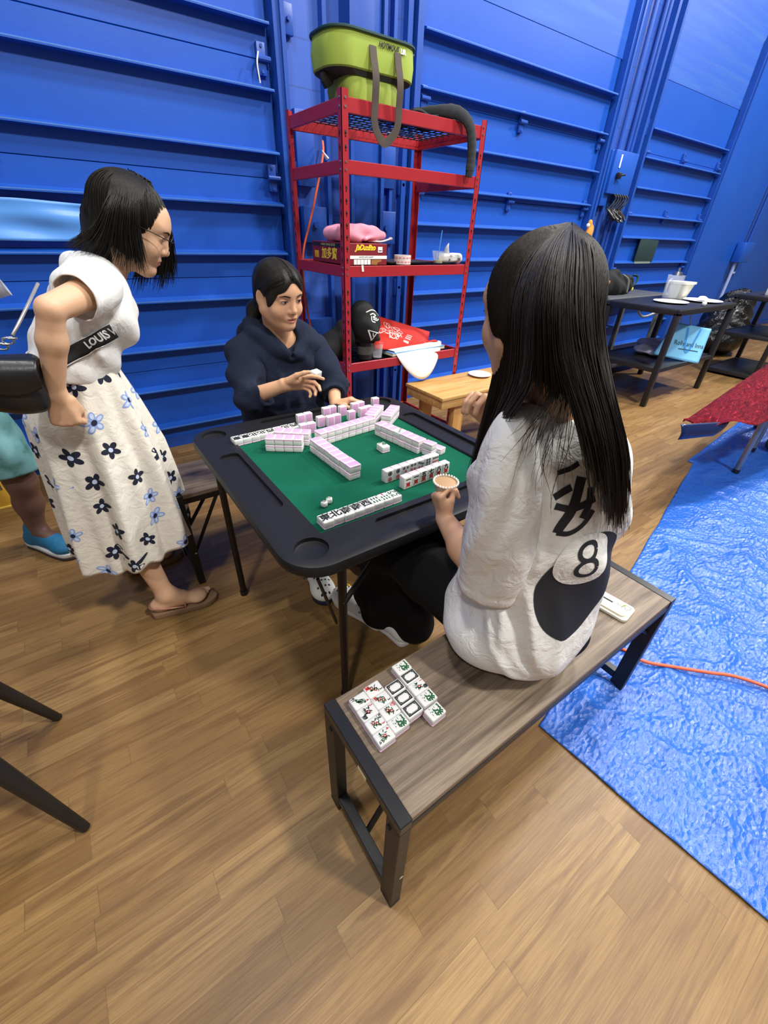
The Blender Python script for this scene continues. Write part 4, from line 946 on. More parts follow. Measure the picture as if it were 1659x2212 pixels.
# ================================================================== cartons at the left edge
c1 = thing('yellow_carton', 'plain yellow cardboard carton with a barcode behind the floral skirt', 'carton', (-.25, 2.8, 0))
YC = M('yellow_card', 'c3b146', .6, var=.05, vs=8)
s = S(); s.mm((-.33, 2.655, .0), (.07, 2.95, .145), .003, 1); s.build('lower_box', YC, c1); s = S(); s.mm((-.325, 2.66, .148), (.06, 2.94, .30), .003, 1); s.build('upper_box', YC, c1)
s = S(); s.mm((-.288, 2.6535, .055), (-.20, 2.656, .118)); s.build('barcode_frame', DARKHOLE, c1)
s = S(); x = -.282; rr = random.Random(2)
while x < -.206: w = .004 + .006 * rr.random(); s.mm((x, 2.653, .06), (x + w, 2.6545, .113)); x += w + .005
s.build('barcode', M('pale_bar', 'cfc39a', .6), c1)
s = S(); s.prism([(.035 * (1 if i % 2 == 0 else .45) * math.cos(PI / 2 + PI * i / 5), .035 * (1 if i % 2 == 0 else .45) * math.sin(PI / 2 + PI * i / 5)) for i in range(10)], .001, Matrix.Translation((-.262, 2.6595, .235)) @ rotm('X', 90)); s.build('star_print', M('brown_print', '6a5636', .7), c1)
s = S(); s.mm((-.331, 2.6535, .002), (-.322, 2.656, .3)); s.build('edge_print', M('orange_print', 'd8843f', .6), c1)
c2 = thing('tea_carton', 'golden tea carton with Chinese lettering at the left edge of the photo', 'carton', (-.75, 2.9, 0))
s = S(); s.mm((-1.0, 2.725, 0), (-.475, 3.0, .30), .004, 1); s.build('box', M('golden_card', 'd3a53c', .45, var=.2, vs=12), c2)
s = S(); s.mm((-1.0, 2.7225, .11), (-.54, 2.725, .17)); s.build('band', M('plum_band', '4a2a35', .6), c2)
s = S(); s.text('冰紅茶', .085, Matrix.Translation((-.66, 2.722, .145)) @ rotm('X', 90), .0004, off=.002); s.text('ICE TEA', .03, Matrix.Translation((-.62, 2.722, .09)) @ rotm('X', 90), .0004); s.build('lettering', M('cream_print', 'f0e2d8', .6), c2)
s = S(); s.mm((-1.0, 2.718, .0), (-.475, 2.7245, .012), .002); s.build('wrap_edge', M('yellow_film', 'f2cf58', .3), c2)
# ================================================================== chair at the left edge
ch = thing('chair', 'dark chair with splayed tapered legs, cut off by the left edge of the photo', 'chair', (-.72, .93, 0))
f1, f2 = Vector((-.39, 1.173, 0)), Vector((-.347, .785, 0)); u1 = py(0, 1492, 1.13); u2 = py(0, 1668, .83)
CHB = M('chair_black_wood', '1b1a1c', .5)
for a, d in ((f1, u1), (f2, u2)):
    dr = (d - a).normalized(); top = a + dr * ((.42) / dr.z)
    s = S(); s.tube([a + Vector((0, 0, .006)), a + dr * .02, top], [.011, .0125, .022], 14); s.build('leg', CHB, ch)
tops = []
for a, d in ((f1, u1), (f2, u2)):
    dr = (d - a).normalized(); tops.append(a + dr * (.42 / dr.z))
cx = min(t.x for t in tops)
for a in (Vector((cx - .58, 1.17, 0)), Vector((cx - .55, .80, 0))):
    s = S(); s.tube([a + Vector((0, 0, .006)), a + Vector((.13, 0, .42))], [.012, .022], 14); s.build('leg', CHB, ch)
s = S(); s.prism(rrect(cx - .46, cx + .04, .74, 1.22, .09), .05, Matrix.Translation((0, 0, .42)), .015); s.build('seat', M('grey_seat', '3a3a3e', .8), ch)
s = S(); s.grid(lambda u, v: (cx - .44 - .06 * v + .05 * math.sin(PI * u), .76 + .44 * u, .50 + .35 * v), 16, 10); o = s.build('backrest', MATS['grey_seat'], ch, 180); md = o.modifiers.new('so', 'SOLIDIFY'); md.thickness = .03; apply_mods(o)
print('chair', u1, u2, tops)
# orange toy hanging at the wall behind the front girl
hp = thing('orange_toy', 'orange soft toy hanging on the wall by the second door edge', 'toy', py(1270, 500, 2.98))
p = py(1272, 503, 2.95); f = F(.02); f.ell(p, (.05, .03, .075), z=(.3, 0, 1)); f.ell(p + Vector((-.02, 0, .08)), (.025, .02, .03)); f.ell(p + Vector((.02, 0, -.07)), (.04, .025, .05)); f.mesh('toy_body', M('orange_plush', 'd59240', .85), hp, .006)
s = S(); s.ball(p + Vector((-.06, -.01, .06)), .018); s.build('white_bead', WHITE, hp)
# ================================================================== mahjong tiles
TW, TH, TT = .0300, .0398, .0230
TILEW = M('tile_white', 'e6e5e1', .25, spec=.5); TPINK = M('tile_pink', 'e2a9d6', .35); TEDGE = M('tile_pale_pink', 'f3e3ec', .3)
INKK = M('tile_black_ink', '1a1f1d', .5); INKR = M('tile_red_ink', 'bb2c2e', .5); INKG = M('tile_green_ink', '1d5a38', .5)
def tile_meshes():
    s = S(); s.mm((-TW / 2, -TH / 2, -TT / 2 + .0050), (TW / 2, TH / 2, TT / 2), .0032, 3); body = s.mesh('tile_body', TILEW, 40)
    s = S(); s.mm((-TW / 2, -TH / 2, -TT / 2), (TW / 2, TH / 2, -TT / 2 + .0060), .0026, 3)
    me = s.mesh('tile_back', [TEDGE, TPINK], 40)
    mi = [1 if (p.normal.z < -.9 and p.area > 1e-4) else 0 for p in me.polygons]; me.polygons.foreach_set('material_index', mi)
    s = S(); s.mm((-TW / 2 - .0002, -TH / 2 - .0002, -TT / 2 + .0052), (TW / 2 + .0002, TH / 2 + .0002, -TT / 2 + .0060), .0004, 1); seam = s.mesh('seam_line', TPINK, None)
    return body, me, seam
TB_, TK_, TS_ = tile_meshes(); GL = {}
def glyph(kind):
    """printed face, z just above the tile face"""
    if kind in GL: return GL[kind]
    s = S(); Z = Matrix.Translation((0, 0, TT / 2)); e = .00025; mats = [INKK, INKR, INKG]
    def t(txt, size, mi, y=0, x=0, off=.0006, rot=0): s.mi = mi; s.text(txt, size, Z @ Matrix.Translation((x, y, 0)) @ rotm('Z', rot), e, off=off)
    def disc(x, y, r, mi, inner=True):
        s.mi = mi; s.lathe([(r, 0), (r, e), (0, e)], 18, Z @ Matrix.Translation((x, y, 0)), cap=False)
        if inner and r > .003: s.mi = 3; s.lathe([(r * .62, e * 1.2), (r * .50, e * 1.5)], 18, Z @ Matrix.Translation((x, y, 0)), cap=False)
    mats.append(TILEW)
    k, _, a = kind.partition(':')
    if k == 'wind': t(a, .029, 0, off=.001)
    elif k == 'fa': t('發', .028, 2, off=.0009)
    elif k == 'zhong': t('中', .028, 1, off=.001)
    elif k == 'wan': t(a, .019, 0, .0095, off=.0008); t('萬', .0185, 1, -.0085, off=.0006)
    elif k == 'dot':
        n = int(a); L = {1: [(0, 0)], 2: [(0, .0095), (0, -.0095)], 3: [(-.007, .011), (0, 0), (.007, -.011)], 5: [(-.007, .011), (.007, .011), (0, 0), (-.007, -.011), (.007, -.011)], 6: [(-.0062, .0125), (.0062, .0125), (-.0062, -.002), (.0062, -.002), (-.0062, -.012), (.0062, -.012)], 7: [(-.008, .013), (0, .0095), (.008, .006), (-.0055, -.003), (.0055, -.003), (-.0055, -.0125), (.0055, -.0125)], 8: [(x, y) for y in (.0135, .0045, -.0045, -.0135) for x in (-.005, .005)], 9: [(x, y) for y in (.0115, 0, -.0115) for x in (-.0085, 0, .0085)]}[n]
        for i, (x, y) in enumerate(L):
            if n == 2: disc(x, y, .0072, i)
            elif n == 8: disc(x, y, .0042, 0)
            elif n == 9: disc(x, y, .0041, (0, 1, 0)[i // 3])
            elif n == 6: disc(x, y, .0047, 2 if i < 2 else 1)
            elif n == 7: disc(x, y, .0042, 2 if i < 3 else 1)
            else: disc(x, y, .0046, 1 if i == 2 else (0, 2)[i % 2])
    elif k == 'bam':
        n = int(a); s.mi = 2
        if n == 8:
            for sx in (-1, 1):
                for yy, r in ((.008, 28), (-.008, -28)):
                    s.box((sx * .0045, yy, TT / 2), (.0032, .012, 2 * e), rotm('Z', sx * r)); s.box((sx * .0105, yy, TT / 2), (.0032, .013, 2 * e))
        else:
            rows = {6: [(3, .0075), (3, -.0075)], 7: [(1, .0125), (3, .001), (3, -.0105)]}[n]
            for c, y in rows:
                for i in range(c):
                    s.mi = 1 if c == 1 else 2; s.box(((i - (c - 1) / 2) * .0085, y, TT / 2), (.0042, .0105 if n == 6 else .0085, 2 * e), bev=.0002, seg=1)
    elif k == 'frame':
        s.mi = 0
        def ring_(a, b, w):
            for c, d in (((0, b), (2 * a + w, w)), ((0, -b), (2 * a + w, w)), ((a, 0), (w, 2 * b + w)), ((-a, 0), (w, 2 * b + w))): s.box((c[0], c[1], TT / 2), (d[0], d[1], 2 * e))
        ring_(.0106, .0155, .0030); ring_(.0082, .0130, .0009)
        for sx in (-1, 1):
            for sy in (-1, 1): s.prism([(sx * .0085, sy * .0132), (sx * .0085, sy * .008), (sx * .0035, sy * .0132)], e, Z); s.box((sx * .0078, sy * .0122, TT / 2), (.002, .002, 3 * e))
    elif k == 'flower':
        num, txt, mi, typ = a.split(','); typ = int(typ); rr = random.Random(typ * 7 + int(num))
        t(num, .009, int(mi), .0135, .0085 if typ % 2 else -.0085, .0003); t(txt, .011, 1 if int(mi) == 0 else 0, -.013 if typ % 3 else .013, -.008 if typ % 2 else .008, .0003)
        for j in range(3):    # curved stems and leaves
            s.mi = 2 if typ not in (2,) else 0
            pts = [(-.008 + .004 * j, -.010), (-.004 + .003 * j + .004 * rr.random(), -.002), (.001 + .003 * j, .006 + .003 * rr.random())]
            for q in stroke(pts, [.0006, .0014, .0005]): s.prism(q, e, Z)
            for i in range(4):
                x, y = rr.uniform(-.009, .009), rr.uniform(-.008, .008); an = rr.random() * PI
                s.prism(circ(x, y, .0034, .0011, rot=an, n=8), e, Z)
        if typ not in (1,):
            s.mi = 1
            for fx, fy in ((.003, .003), (-.003, -.004)) if typ % 2 else ((.002, .001),):
                for i in range(6): a_ = 2 * PI * i / 6; s.prism(circ(fx + .0032 * math.cos(a_), fy + .0032 * math.sin(a_), .0021, .0014, rot=a_, n=8), e * .9, Z)
                s.mi = 3; s.prism(circ(fx, fy, .0013, n=8), e * 1.3, Z); s.mi = 1
        else:
            s.mi = 2
            for i in range(4): s.box((.001 + .0024 * i, .002, TT / 2), (.0011, .017, 2 * e), rotm('Z', -14))
    me = s.mesh('face_print', mats, None); GL[kind] = me; return me
def tile(c, R, face, label, group):
    """c: centre; R: Matrix 4x4 rotation"""
    o = bpy.data.objects.new('mahjong_tile', None); COL.objects.link(o); o.empty_display_size = .02
    o.matrix_basis = Matrix.Translation(c) @ R; tag(o, label, 'mahjong tile', group)
    for nm, me in (('tile_body', TB_), ('tile_back', TK_), ('seam_line', TS_)):
        d = bpy.data.objects.new(nm, me); COL.objects.link(d); d.parent = o
    if face: d = bpy.data.objects.new('face_print', glyph(face)); COL.objects.link(d); d.parent = o
    return o
ORD = ['first', 'second', 'third', 'fourth', 'fifth', 'sixth', 'seventh', 'eighth', 'ninth', 'tenth']
def rz(d): return rotm('Z', d)
DOWN = rotm('Y', 180); ZF = FELT_Z + .0004; G = .0004
def flat_row(x, y, yaw, faces, labels, group, n=None, z=ZF, up=0, along=TW, jit=.0012):
    """tiles lying face up (or down when None) in a row starting at x,y (left-front corner) along yaw"""
    c, s_ = math.cos(math.radians(yaw)), math.sin(math.radians(yaw)); rr = random.Random(int(x * 1e4 + y * 1e3))
    for i, f in enumerate(faces):
        u = (i + .5) * (along + G); v = (TH if along == TW else TW) / 2 + rr.uniform(-jit, jit)
        p = (x + u * c - v * s_, y + u * s_ + v * c, z + TT / 2)
        R = rz(yaw + up + rr.uniform(-.5, .5))
        if f is None: R = R @ DOWN
        tile(p, R, f, labels[i], group)
# near row
nf = ['wind:東', 'wind:北', 'wind:南', 'wind:南', 'wind:西', 'bam:6', 'bam:7', 'bam:8']
nl = ['east wind tile face up at the left end of the near row', 'north wind tile, second in the near face-up row', 'left one of two south wind tiles in the near face-up row', 'right one of two south wind tiles in the near face-up row', 'west wind tile beside the bamboo tiles in the near row', 'six bamboo tile, leftmost bamboo of the near row', 'seven bamboo tile with one red stick in the near row', 'eight bamboo tile at the right end of the near row']
flat_row(.3715, .7555, .9, nf, nl, 'near row of face-up tiles')
# standing racks of the front player
def stand_row(x, y, yaw, faces, labels, group, face_dir=-1):
    c, s_ = math.cos(math.radians(yaw)), math.sin(math.radians(yaw)); rr = random.Random(3)
    for i, f in enumerate(faces):
        u = (i + .5) * (TW + G); v = TT / 2 + rr.uniform(-.0008, .0008)
        p = (x + u * c - v * s_, y + u * s_ + v * c, ZF + TH / 2); tile(p, rz(yaw) @ rotm('X', 90), f, labels[i], group)
wl = ['first one-character tile, left end of the front standing row', 'second one-character tile, second in the front standing row', 'five-character tile, third in the front standing row', 'seven-character tile, fourth in the front standing row', 'eight-character tile, fifth in the front standing row', 'nine-character tile at the right end of the front standing row']
stand_row(.657, .8065, 2.6, ['wan:' + q for q in '一一五七八九'], wl, 'standing character tiles')
dl = ['two-dot tile at the left end of the rear standing row', 'two-dot tile, second in the rear standing row', 'five-dot tile standing third in the rear row', 'six-dot tile standing fourth in the rear row', 'seven-dot tile standing fifth in the rear row', 'eight-dot tile with dark dots standing in the rear row', 'nine-dot tile at the right end of the rear standing row']
stand_row(.634, .8645, 2.4, ['dot:2', 'dot:2', 'dot:5', 'dot:6', 'dot:7', 'dot:8', 'dot:9'], dl, 'standing dot tiles')
# two-layer walls of face-down tiles: row along direction 'yaw', starting corner
def wall(x, y, yaw, n, where, start, group, faces=None, layers=2, jit=.0015):
    for L in range(layers):
        nm = 'upper' if L else 'lower'
        lab = ['pink-backed tile, %s from the %s, %s layer of the %s' % (ORD[i], start, nm, where) for i in range(n)]
        fc = [None] * n
        if L == 1 and faces:
            for i, (f, l_) in faces.items(): fc[i] = f; lab[i] = l_
        flat_row(x + (.001 if L else 0), y, yaw, fc, lab, group, z=ZF + L * (TT + .0003), jit=jit)
wall(.5915, .935, 91.8, 8, 'left wall', 'near end', 'tiles of the left wall')
wall(.592, 1.192, 5.6, 8, 'far wall', 'left end', 'tiles of the far wall')
wall(.8785, 0.976, 99.5, 7, 'right wall', 'near end', 'tiles of the right wall', {3: ('dot:3', 'three-dot tile lying face up on top of the right wall')})
for z, nm in ((ZF, 'lower'), (ZF + TT + .0003, 'upper')): tile((.8700, .9480, z + TT / 2), rz(14) @ DOWN, None, '%s pink-backed tile of the small stack ending the right wall' % nm, 'tiles of the right wall')
tile((.9080, .944, ZF + TT / 2), rz(14) @ DOWN, None, 'single pink-backed tile lying right of the small stack by the right wall', 'tiles of the right wall')
tile((.757, 1.0545, ZF + TT / 2), rz(-2), 'fa', 'green dragon tile lying alone in the middle of the felt', 'discarded tile')
wall(.4185, 1.2505, -35, 4, 'front left block', 'left end', 'tiles of the front left block', jit=.0004)
wall(.4645, 1.2895, -39, 4, 'rear left block', 'left end', 'tiles of the rear left block', jit=.0004)
wall(.8450, 1.2420, 37.5, 4, 'inner right corner block', 'near end', 'tiles of the inner corner block', jit=.0006)
wall(.8950, 1.2050, 37.0, 4, 'outer right corner block', 'near end', 'tiles of the outer corner block', jit=.0006)
ff_ = ['wind:東', 'wind:東', 'wind:北', 'wind:北', 'wind:西', 'zhong', 'wind:北', 'wind:西']
fl_ = ['east wind tile face up at the left end of the far row', 'second east wind tile in the far face-up row', 'north wind tile, third in the far face-up row', 'north wind tile, fourth in the far face-up row', 'west wind tile, fifth in the far face-up row', 'red dragon tile partly hidden behind the left block', 'north wind tile near the right end of the far row', 'west wind tile at the right end of the far row']
flat_row(.345, 1.3345, 2.4, ff_, fl_, 'far row of face-up tiles', up=180)
# standing tiles of the navy player, pink backs toward the viewer
st = [(.621, 1.408, 'leftmost of the back line'), (.653, 1.410, 'second of the back line'), (.589, 1.318, 'left one of the pair beside the rear left block'), (.620, 1.316, 'right one of the pair beside the rear left block'), (.676, 1.352, 'left of the short pair in the front line'), (.738, 1.425, 'left one of the pair by the navy sleeve'), (.769, 1.428, 'right one of the pair by the navy sleeve'), (.708, 1.338, 'left one of the pair before the far wall'), (.739, 1.341, 'right one of the pair before the far wall'), (.803, 1.408, 'standing alone in the back line'), (.806, 1.345, 'standing alone behind the far wall'), (.862, 1.412, 'left one of the pair near the left hand'), (.893, 1.416, 'right one of the pair near the left hand'), (.862, 1.352, 'left one of the pair in front of the hand'), (.893, 1.357, 'right one of the pair in front of the hand'), (.972, 1.425, 'at the far right corner of the felt')]
for x, y, w in st: tile((x, y, ZF + TH / 2), rz(random.uniform(-3, 5)) @ rotm('X', -90) @ rotm('Z', 180), None, 'upright pink-backed tile, ' + w, 'upright tiles of the navy player')
# tiles on the front bench, long side along the bench
ZB = .4504
def bt_(x, y, f, lab, r=-90, yaw=0): tile((x, y, ZB + TT / 2), rz(r + yaw), f, lab, 'tiles on the front bench')
col = [(.2785, .4440, [('flower:4,竹,1,1', 'bamboo plant flower tile at the bench corner nearest the table leg'), ('flower:2,蘭,1,2', 'orchid flower tile with thin dark leaves on the bench'), ('flower:3,秋,1,3', 'red blossom flower tile in the outer column on the bench'), ('flower:4,冬,1,4', 'green flower tile lowest in the outer column on the bench')]),
       (.3188, .4500, [('flower:2,夏,0,5', 'flower tile with red blossom, top of the second bench column'), ('flower:3,菊,0,7', 'chrysanthemum tile, second of the second bench column'), ('flower:1,梅,0,9', 'plum flower tile above a green dragon on the bench'), ('fa', 'green dragon tile at the lower end of the second bench column')]),
       (.3610, .4270, [('frame', 'framed blank tile, top of the three on the bench'), ('frame', 'framed blank tile, middle of the three on the bench'), ('frame', 'framed blank tile, bottom of the three on the bench')]),
       (.4050, .4610, [('fa', 'green dragon tile farthest from the bench end frame'), ('frame', 'framed blank tile beside the upper green dragon on the bench'), ('flower:1,春,1,6', 'bird flower tile between framed blank and green dragon'), ('fa', 'green dragon tile second from last in the inner bench column')])]
for x, y, L in col:
    for i, (f, l_) in enumerate(L): bt_(x, y - i * (TW + .0005), f, l_, yaw=1.5)
bt_(.3985, .3345, 'fa', 'green dragon tile set slightly apart at the front of the group on the bench', yaw=3)
# dice
for i, (p, l_) in enumerate((((.424, .853), 'rounded white die, nearer the table corner'), ((.444, .862), 'rounded white die, farther from the table corner'))):
    d = thing('die', l_, 'die', (p[0], p[1], ZF), 0, 'pair of dice'); s = S(); s.box((p[0], p[1], ZF + .0085), (.017, .017, .017), rz(25 + 30 * i), bev=.0055, seg=4); s.build('die_body', TILEW, d)
    s = S(); mt = Matrix.Translation((p[0], p[1], ZF + .0171)) @ rz(20 + 40 * i); s.text('發北'[i], .012, mt, .0002); s.build('face_print', INKK, d)
# phone
ph = thing('phone', 'phone in a pale glossy case lying on the front bench behind the seated girl', 'phone', (1.02, .33, .45))
a, b = pz(1328, 1318, .455), pz(1268, 1290, .455); ang = math.degrees(math.atan2(b.y - a.y, b.x - a.x)); c = Vector((1.028, .322, .4505)); Rp = rz(97)
def put(s, lo, hi, bev, z0=0): s.box(c + Rp.to_3x3() @ Vector(((lo[0] + hi[0]) / 2, (lo[1] + hi[1]) / 2, (lo[2] + hi[2]) / 2)), [hi[i] - lo[i] for i in range(3)], Rp, bev, 3)
s = S(); mtp = Matrix.Translation(c) @ Rp; s.prism(rrect(-.075, .075, -.037, .037, .014), .0095, mtp, .002); s.build('case', M('clear_case', 'd9d8cc', .12, spec=.7), ph)
s = S(); s.prism(rrect(-.071, .071, -.033, .033, .012), .0008, Matrix.Translation((0, 0, .0095)) @ mtp, 0); s.build('back_plate', M('pearl_back', 'e9e6da', .1), ph)
s = S(); s.prism(rrect(-.065, .03, .0, .031, .012), .006, Matrix.Translation((0, 0, .0103)) @ mtp, .002); s.build('grip_tab', M('cream_grip', 'e6e2c2', .3), ph)
s = S(); s.prism(rrect(-.02, .035, -.012, -.004, .003), .0006, Matrix.Translation((0, 0, .0103)) @ mtp); s.build('mirror_strip', M('grey_mirror', '5d625e', .08, .6), ph)
s = S(); Zp = Matrix.Translation((0, 0, .0104)) @ mtp
for q in (stroke([(-.066, -.02), (-.058, -.006), (-.05, -.016), (-.043, -.008), (-.05, -.024), (-.062, -.026), (-.066, -.02)], .0011, k=3) + stroke([(-.06, .004), (-.05, .006), (-.045, -.001)], .0011, k=3) + stroke([(-.04, -.02), (-.034, -.01), (-.03, -.02)], .001, k=3)): s.prism(q, .0003, Zp)
s.build('sticker', INKK, ph)
s = S(); s.prism(circ(-.047, -.021, .004), .0003, Zp); s.build('sticker', M('sticker_green', '9db02c', .5), ph)
# ================================================================== people: shared builders
def skin(name, c, red):
    s = N(name); co = s.coord(); f = s.noise(co, 40, 4); g = s.noise(co, 9, 3); cc = lin(c)
    s.set(col=s.mix(s.math('MULTIPLY', g, .35), s.mix(s.math('MULTIPLY', f, .25), cc, tuple(x * .85 for x in cc)), lin(red)), rough=.5, spec=.35, sss=.12, ssss=.01); s.b.inputs['Subsurface Radius'].default_value = (1, .35, .2); return s.m
SK_A = skin('fair_skin', 'dcb391', 'd19a7c'); SK_B = skin('light_skin', 'd9ab86', 'cc9070'); SK_C = skin('tan_skin', 'cfa382', 'be8a6c'); SK_D = skin('dark_skin', '6e5146', '5e4037')
LIP = M('lip_skin', 'b96a62', .4); BROW = M('brow_hair', '241c18', .7); EYEW = M('eye_white', 'c2b6ac', .3); EYED = M('eye_dark', '17110e', .25); SHADE = M('nostril_dark', '5a3427', .8)
def hairmat(name, c, rough=.5):
    s = N(name); co = s.coord('Object', (90, 90, 7)); f = s.noise(co, 1, 4, .6); cc = lin(c)
    s.set(col=s.mix(f, tuple(x * .6 for x in cc), tuple(min(1, x * 1.7) for x in cc)), rough=rough, spec=.3); s.bump(f, .4, .003); return s.m
HAIR_A = hairmat('black_hair', '16130f'); HAIR_C = hairmat('dark_brown_hair', '1d1713', .52)
def V3(p): return np.array([p[0], p[1], p[2]], float)
class Fr:
    """frame: origin, forward, left, up"""
    def __init__(s, o, f, u=(0, 0, 1)):
        s.o = V3(o); s.f = V3(f) / np.linalg.norm(f); u = V3(u) - s.f * np.dot(u, s.f); s.u = u / np.linalg.norm(u); s.l = np.cross(s.u, s.f)
    def p(s, f, l=0, u=0): return s.o + s.f * f + s.l * l + s.u * u
    def loc(s, X): d = X - s.o; return d @ s.f, d @ s.l, d @ s.u
def head(F_, h, s=1.0, mouth=0.0, ears=True, wide=0.0):
    e = lambda c, r, k=.02, op=1: F_.ell(h.p(*[x * s for x in c]), [x * s for x in r], z=h.u, x=h.f, k=k * s, op=op)
    e((-.014, 0, .030), (.094, .073, .084)); e((.022, 0, -.030), (.066, .060, .082), .03); e((.045, 0, .035), (.048, .056, .05), .03)
    for y in (-1, 1):
        F_.cone(h.p(.0 * s, (.050 + wide * .6) * y * s, -.045 * s), h.p(.060 * s, .010 * y * s, (-.094 + wide) * s), .026 * s, .018 * s, .025 * s); e((.054, (.034 + wide * .6) * y, -.032), (.030, .026 + wide * .5, .030), .02)
    e((.068, 0, -.092 + wide), (.018, .02, .016), .015); e((.068, 0, .028), (.018, .05, .014), .02)
    for y in (-1, 1): e((.092, .031 * y, .006), (.012, .017, .010), .014, -1); e((.0745, .031 * y, .005), (.0125, .017, .0115), .006)
    F_.cone(h.p(.083 * s, 0, .012 * s), h.p(.098 * s, 0, -.024 * s), .0065 * s, .0105 * s, .014 * s); e((.094, 0, -.030), (.012, .010, .009), .008)
    for y in (-1, 1): e((.088, .0125 * y, -.031), (.010, .0075, .0075), .007)
    e((.080, 0, -.057), (.012, .024, .012), .014); e((.0865, 0, -.0545), (.0065, .019, .0045), .005); e((.0845, 0, -.0655), (.0075, .016, .0055), .005)
    F_.box(h.p(.0955 * s, 0, (-.0600 - mouth / 2) * s), [.008 * s, .020 * s, (.0009 + mouth) * s], z=h.u, x=h.f, r=.0008 * s, k=.003 * s, op=-1)
    for y in (-1, 1) if ears else ():
        F_.ell(h.p(-.006 * s, .074 * y * s, -.004 * s), [.018 * s, .007 * s, .030 * s], z=h.u + .25 * h.f * -1 * 0 + .0 * h.l, x=h.f + .5 * h.l * -y, k=.008 * s); F_.ell(h.p(-.002 * s, .081 * y * s, .0), [.010 * s, .005 * s, .018 * s], z=h.u, x=h.f + .5 * h.l * -y, k=.006 * s, op=-1)
def face(h, body, parent, s=1.0, look=(0, 0), closed=.4, lidded=True, brow=BROW):
    """printed face detail projected on the head: eyes, brows, lips, nostrils"""
    org, U_, V_, n_ = Vector(h.p(0, 0, 0)), Vector(h.l), Vector(h.u), Vector(h.f)
    def put(name, polys, mat, off, lab=None, cell=.004):
        q = S(); decal(q, [[(a * s, b * s) for a, b in p] for p in polys], org, U_, V_, n_, [body], off, cell); o = q.build(name, mat, parent, 180)
    for y in (-1, 1):
        ex, ey = .0315 * y, .0045
        top = [(ex + .0145 * t, ey + (.0052 * (1 - closed) + .0006) * (1 - t * t) + .0012 * t * y) for t in np.linspace(-1, 1, 9)]; bot = [(ex + .0145 * t, ey - .0042 * (1 - t * t) + .0012 * t * y) for t in np.linspace(1, -1, 9)]
        put('eye', [top + bot[1:-1]], EYEW, .0008)
        ix, iy = ex + look[0] * .006, ey + look[1] * .003 - .0005
        ir = circ(ix, iy, .0052, n=14); ir = [(a, min(b, ey + .0052 * (1 - closed) + .0004)) for a, b in ir]; ir = [(a, max(b, ey - .0046)) for a, b in ir]
        put('iris', [ir], EYED, .0012)
        put('lashes', stroke(top[::2], [.001, .0022, .0022, .0016], k=3), EYED, .0016)
        put('eyebrow', stroke([(ex - .017 * y, .0225), (ex + .002 * y, .0265), (ex + .019 * y, .0225)], [.0048, .0050, .0018], k=4), brow, .0010)
        put('nostril', [circ(.0065 * y, -.0365, .0030, .0018, n=10)], SHADE, .0006)
    put('lips', [[(-.021, -.0602), (-.012, -.0552), (-.004, -.0528), (0, -.0540), (.004, -.0528), (.012, -.0552), (.021, -.0602)], [(.020, -.0612), (.012, -.0688), (0, -.0712), (-.012, -.0688), (-.020, -.0612)]], LIP, .0006)
def hand(F_, w, d, n, t, curl=((20, 25, 15),) * 4, thumb=(.5, .35, 25), s=1.0, spread=4.0):
    """w wrist, d finger direction, n palm-facing normal, t toward the thumb"""
    w = V3(w); d = V3(d) / np.linalg.norm(d); t = V3(t) - d * np.dot(t, d); t /= np.linalg.norm(t); n_ = np.cross(d, t); n = n_ if np.dot(n_, n) > 0 else -n_
    P = lambda a, b, c: w + s * (d * a + t * b + n * c)
    for b0, b1 in ((.016, .027), (.005, .009), (-.006, -.009), (-.015, -.026)): F_.cone(P(.0, b0 * .8, 0), P(.080 - abs(b1) * .25, b1, 0), .014 * s, .0115 * s, .012 * s)
    F_.ell(P(.045, .022, .010), [.022 * s, .016 * s, .014 * s], z=n, x=d, k=.012 * s)
    L = ((.040, .025, .021), (.045, .028, .022), (.041, .026, .021), (.032, .020, .018)); B = (.027, .009, -.009, -.026)
    for i in range(4):
        a = 0; p = P(.080 - abs(B[i]) * .25, B[i], 0); sp = math.radians(spread * (1.5 - i)); dd = d * math.cos(sp) + t * math.sin(sp); r = (.0088, .0078, .0072, .0064) if i < 3 else (.0078, .007, .0064, .0056)
        for j in range(3):
            a += math.radians(curl[i][j]); q = p + s * L[i][j] * (dd * math.cos(a) + n * math.sin(a)); F_.cone(p, q, r[j] * s, r[j + 1] * s, .0035 * s if j else .006 * s); p = q
    ab, op, fx = thumb; p = P(.018, .026, .008); dir1 = d * (1 - ab) + t * ab + n * op; dir1 /= np.linalg.norm(dir1); q = p + s * .040 * dir1
    F_.cone(p, q, .0125 * s, .0105 * s, .010 * s); f_ = math.radians(fx); ax = -t * .7 + n * .3; ax = ax - dir1 * np.dot(ax, dir1); ax /= np.linalg.norm(ax); d2 = dir1 * math.cos(f_) + ax * math.sin(f_); q2 = q + s * .030 * d2; F_.cone(q, q2, .0100 * s, .0088 * s, .004 * s)
    d3 = dir1 * math.cos(1.6 * f_) + ax * math.sin(1.6 * f_); F_.cone(q2, q2 + s * .020 * d3, .0088 * s, .0070 * s, .004 * s)
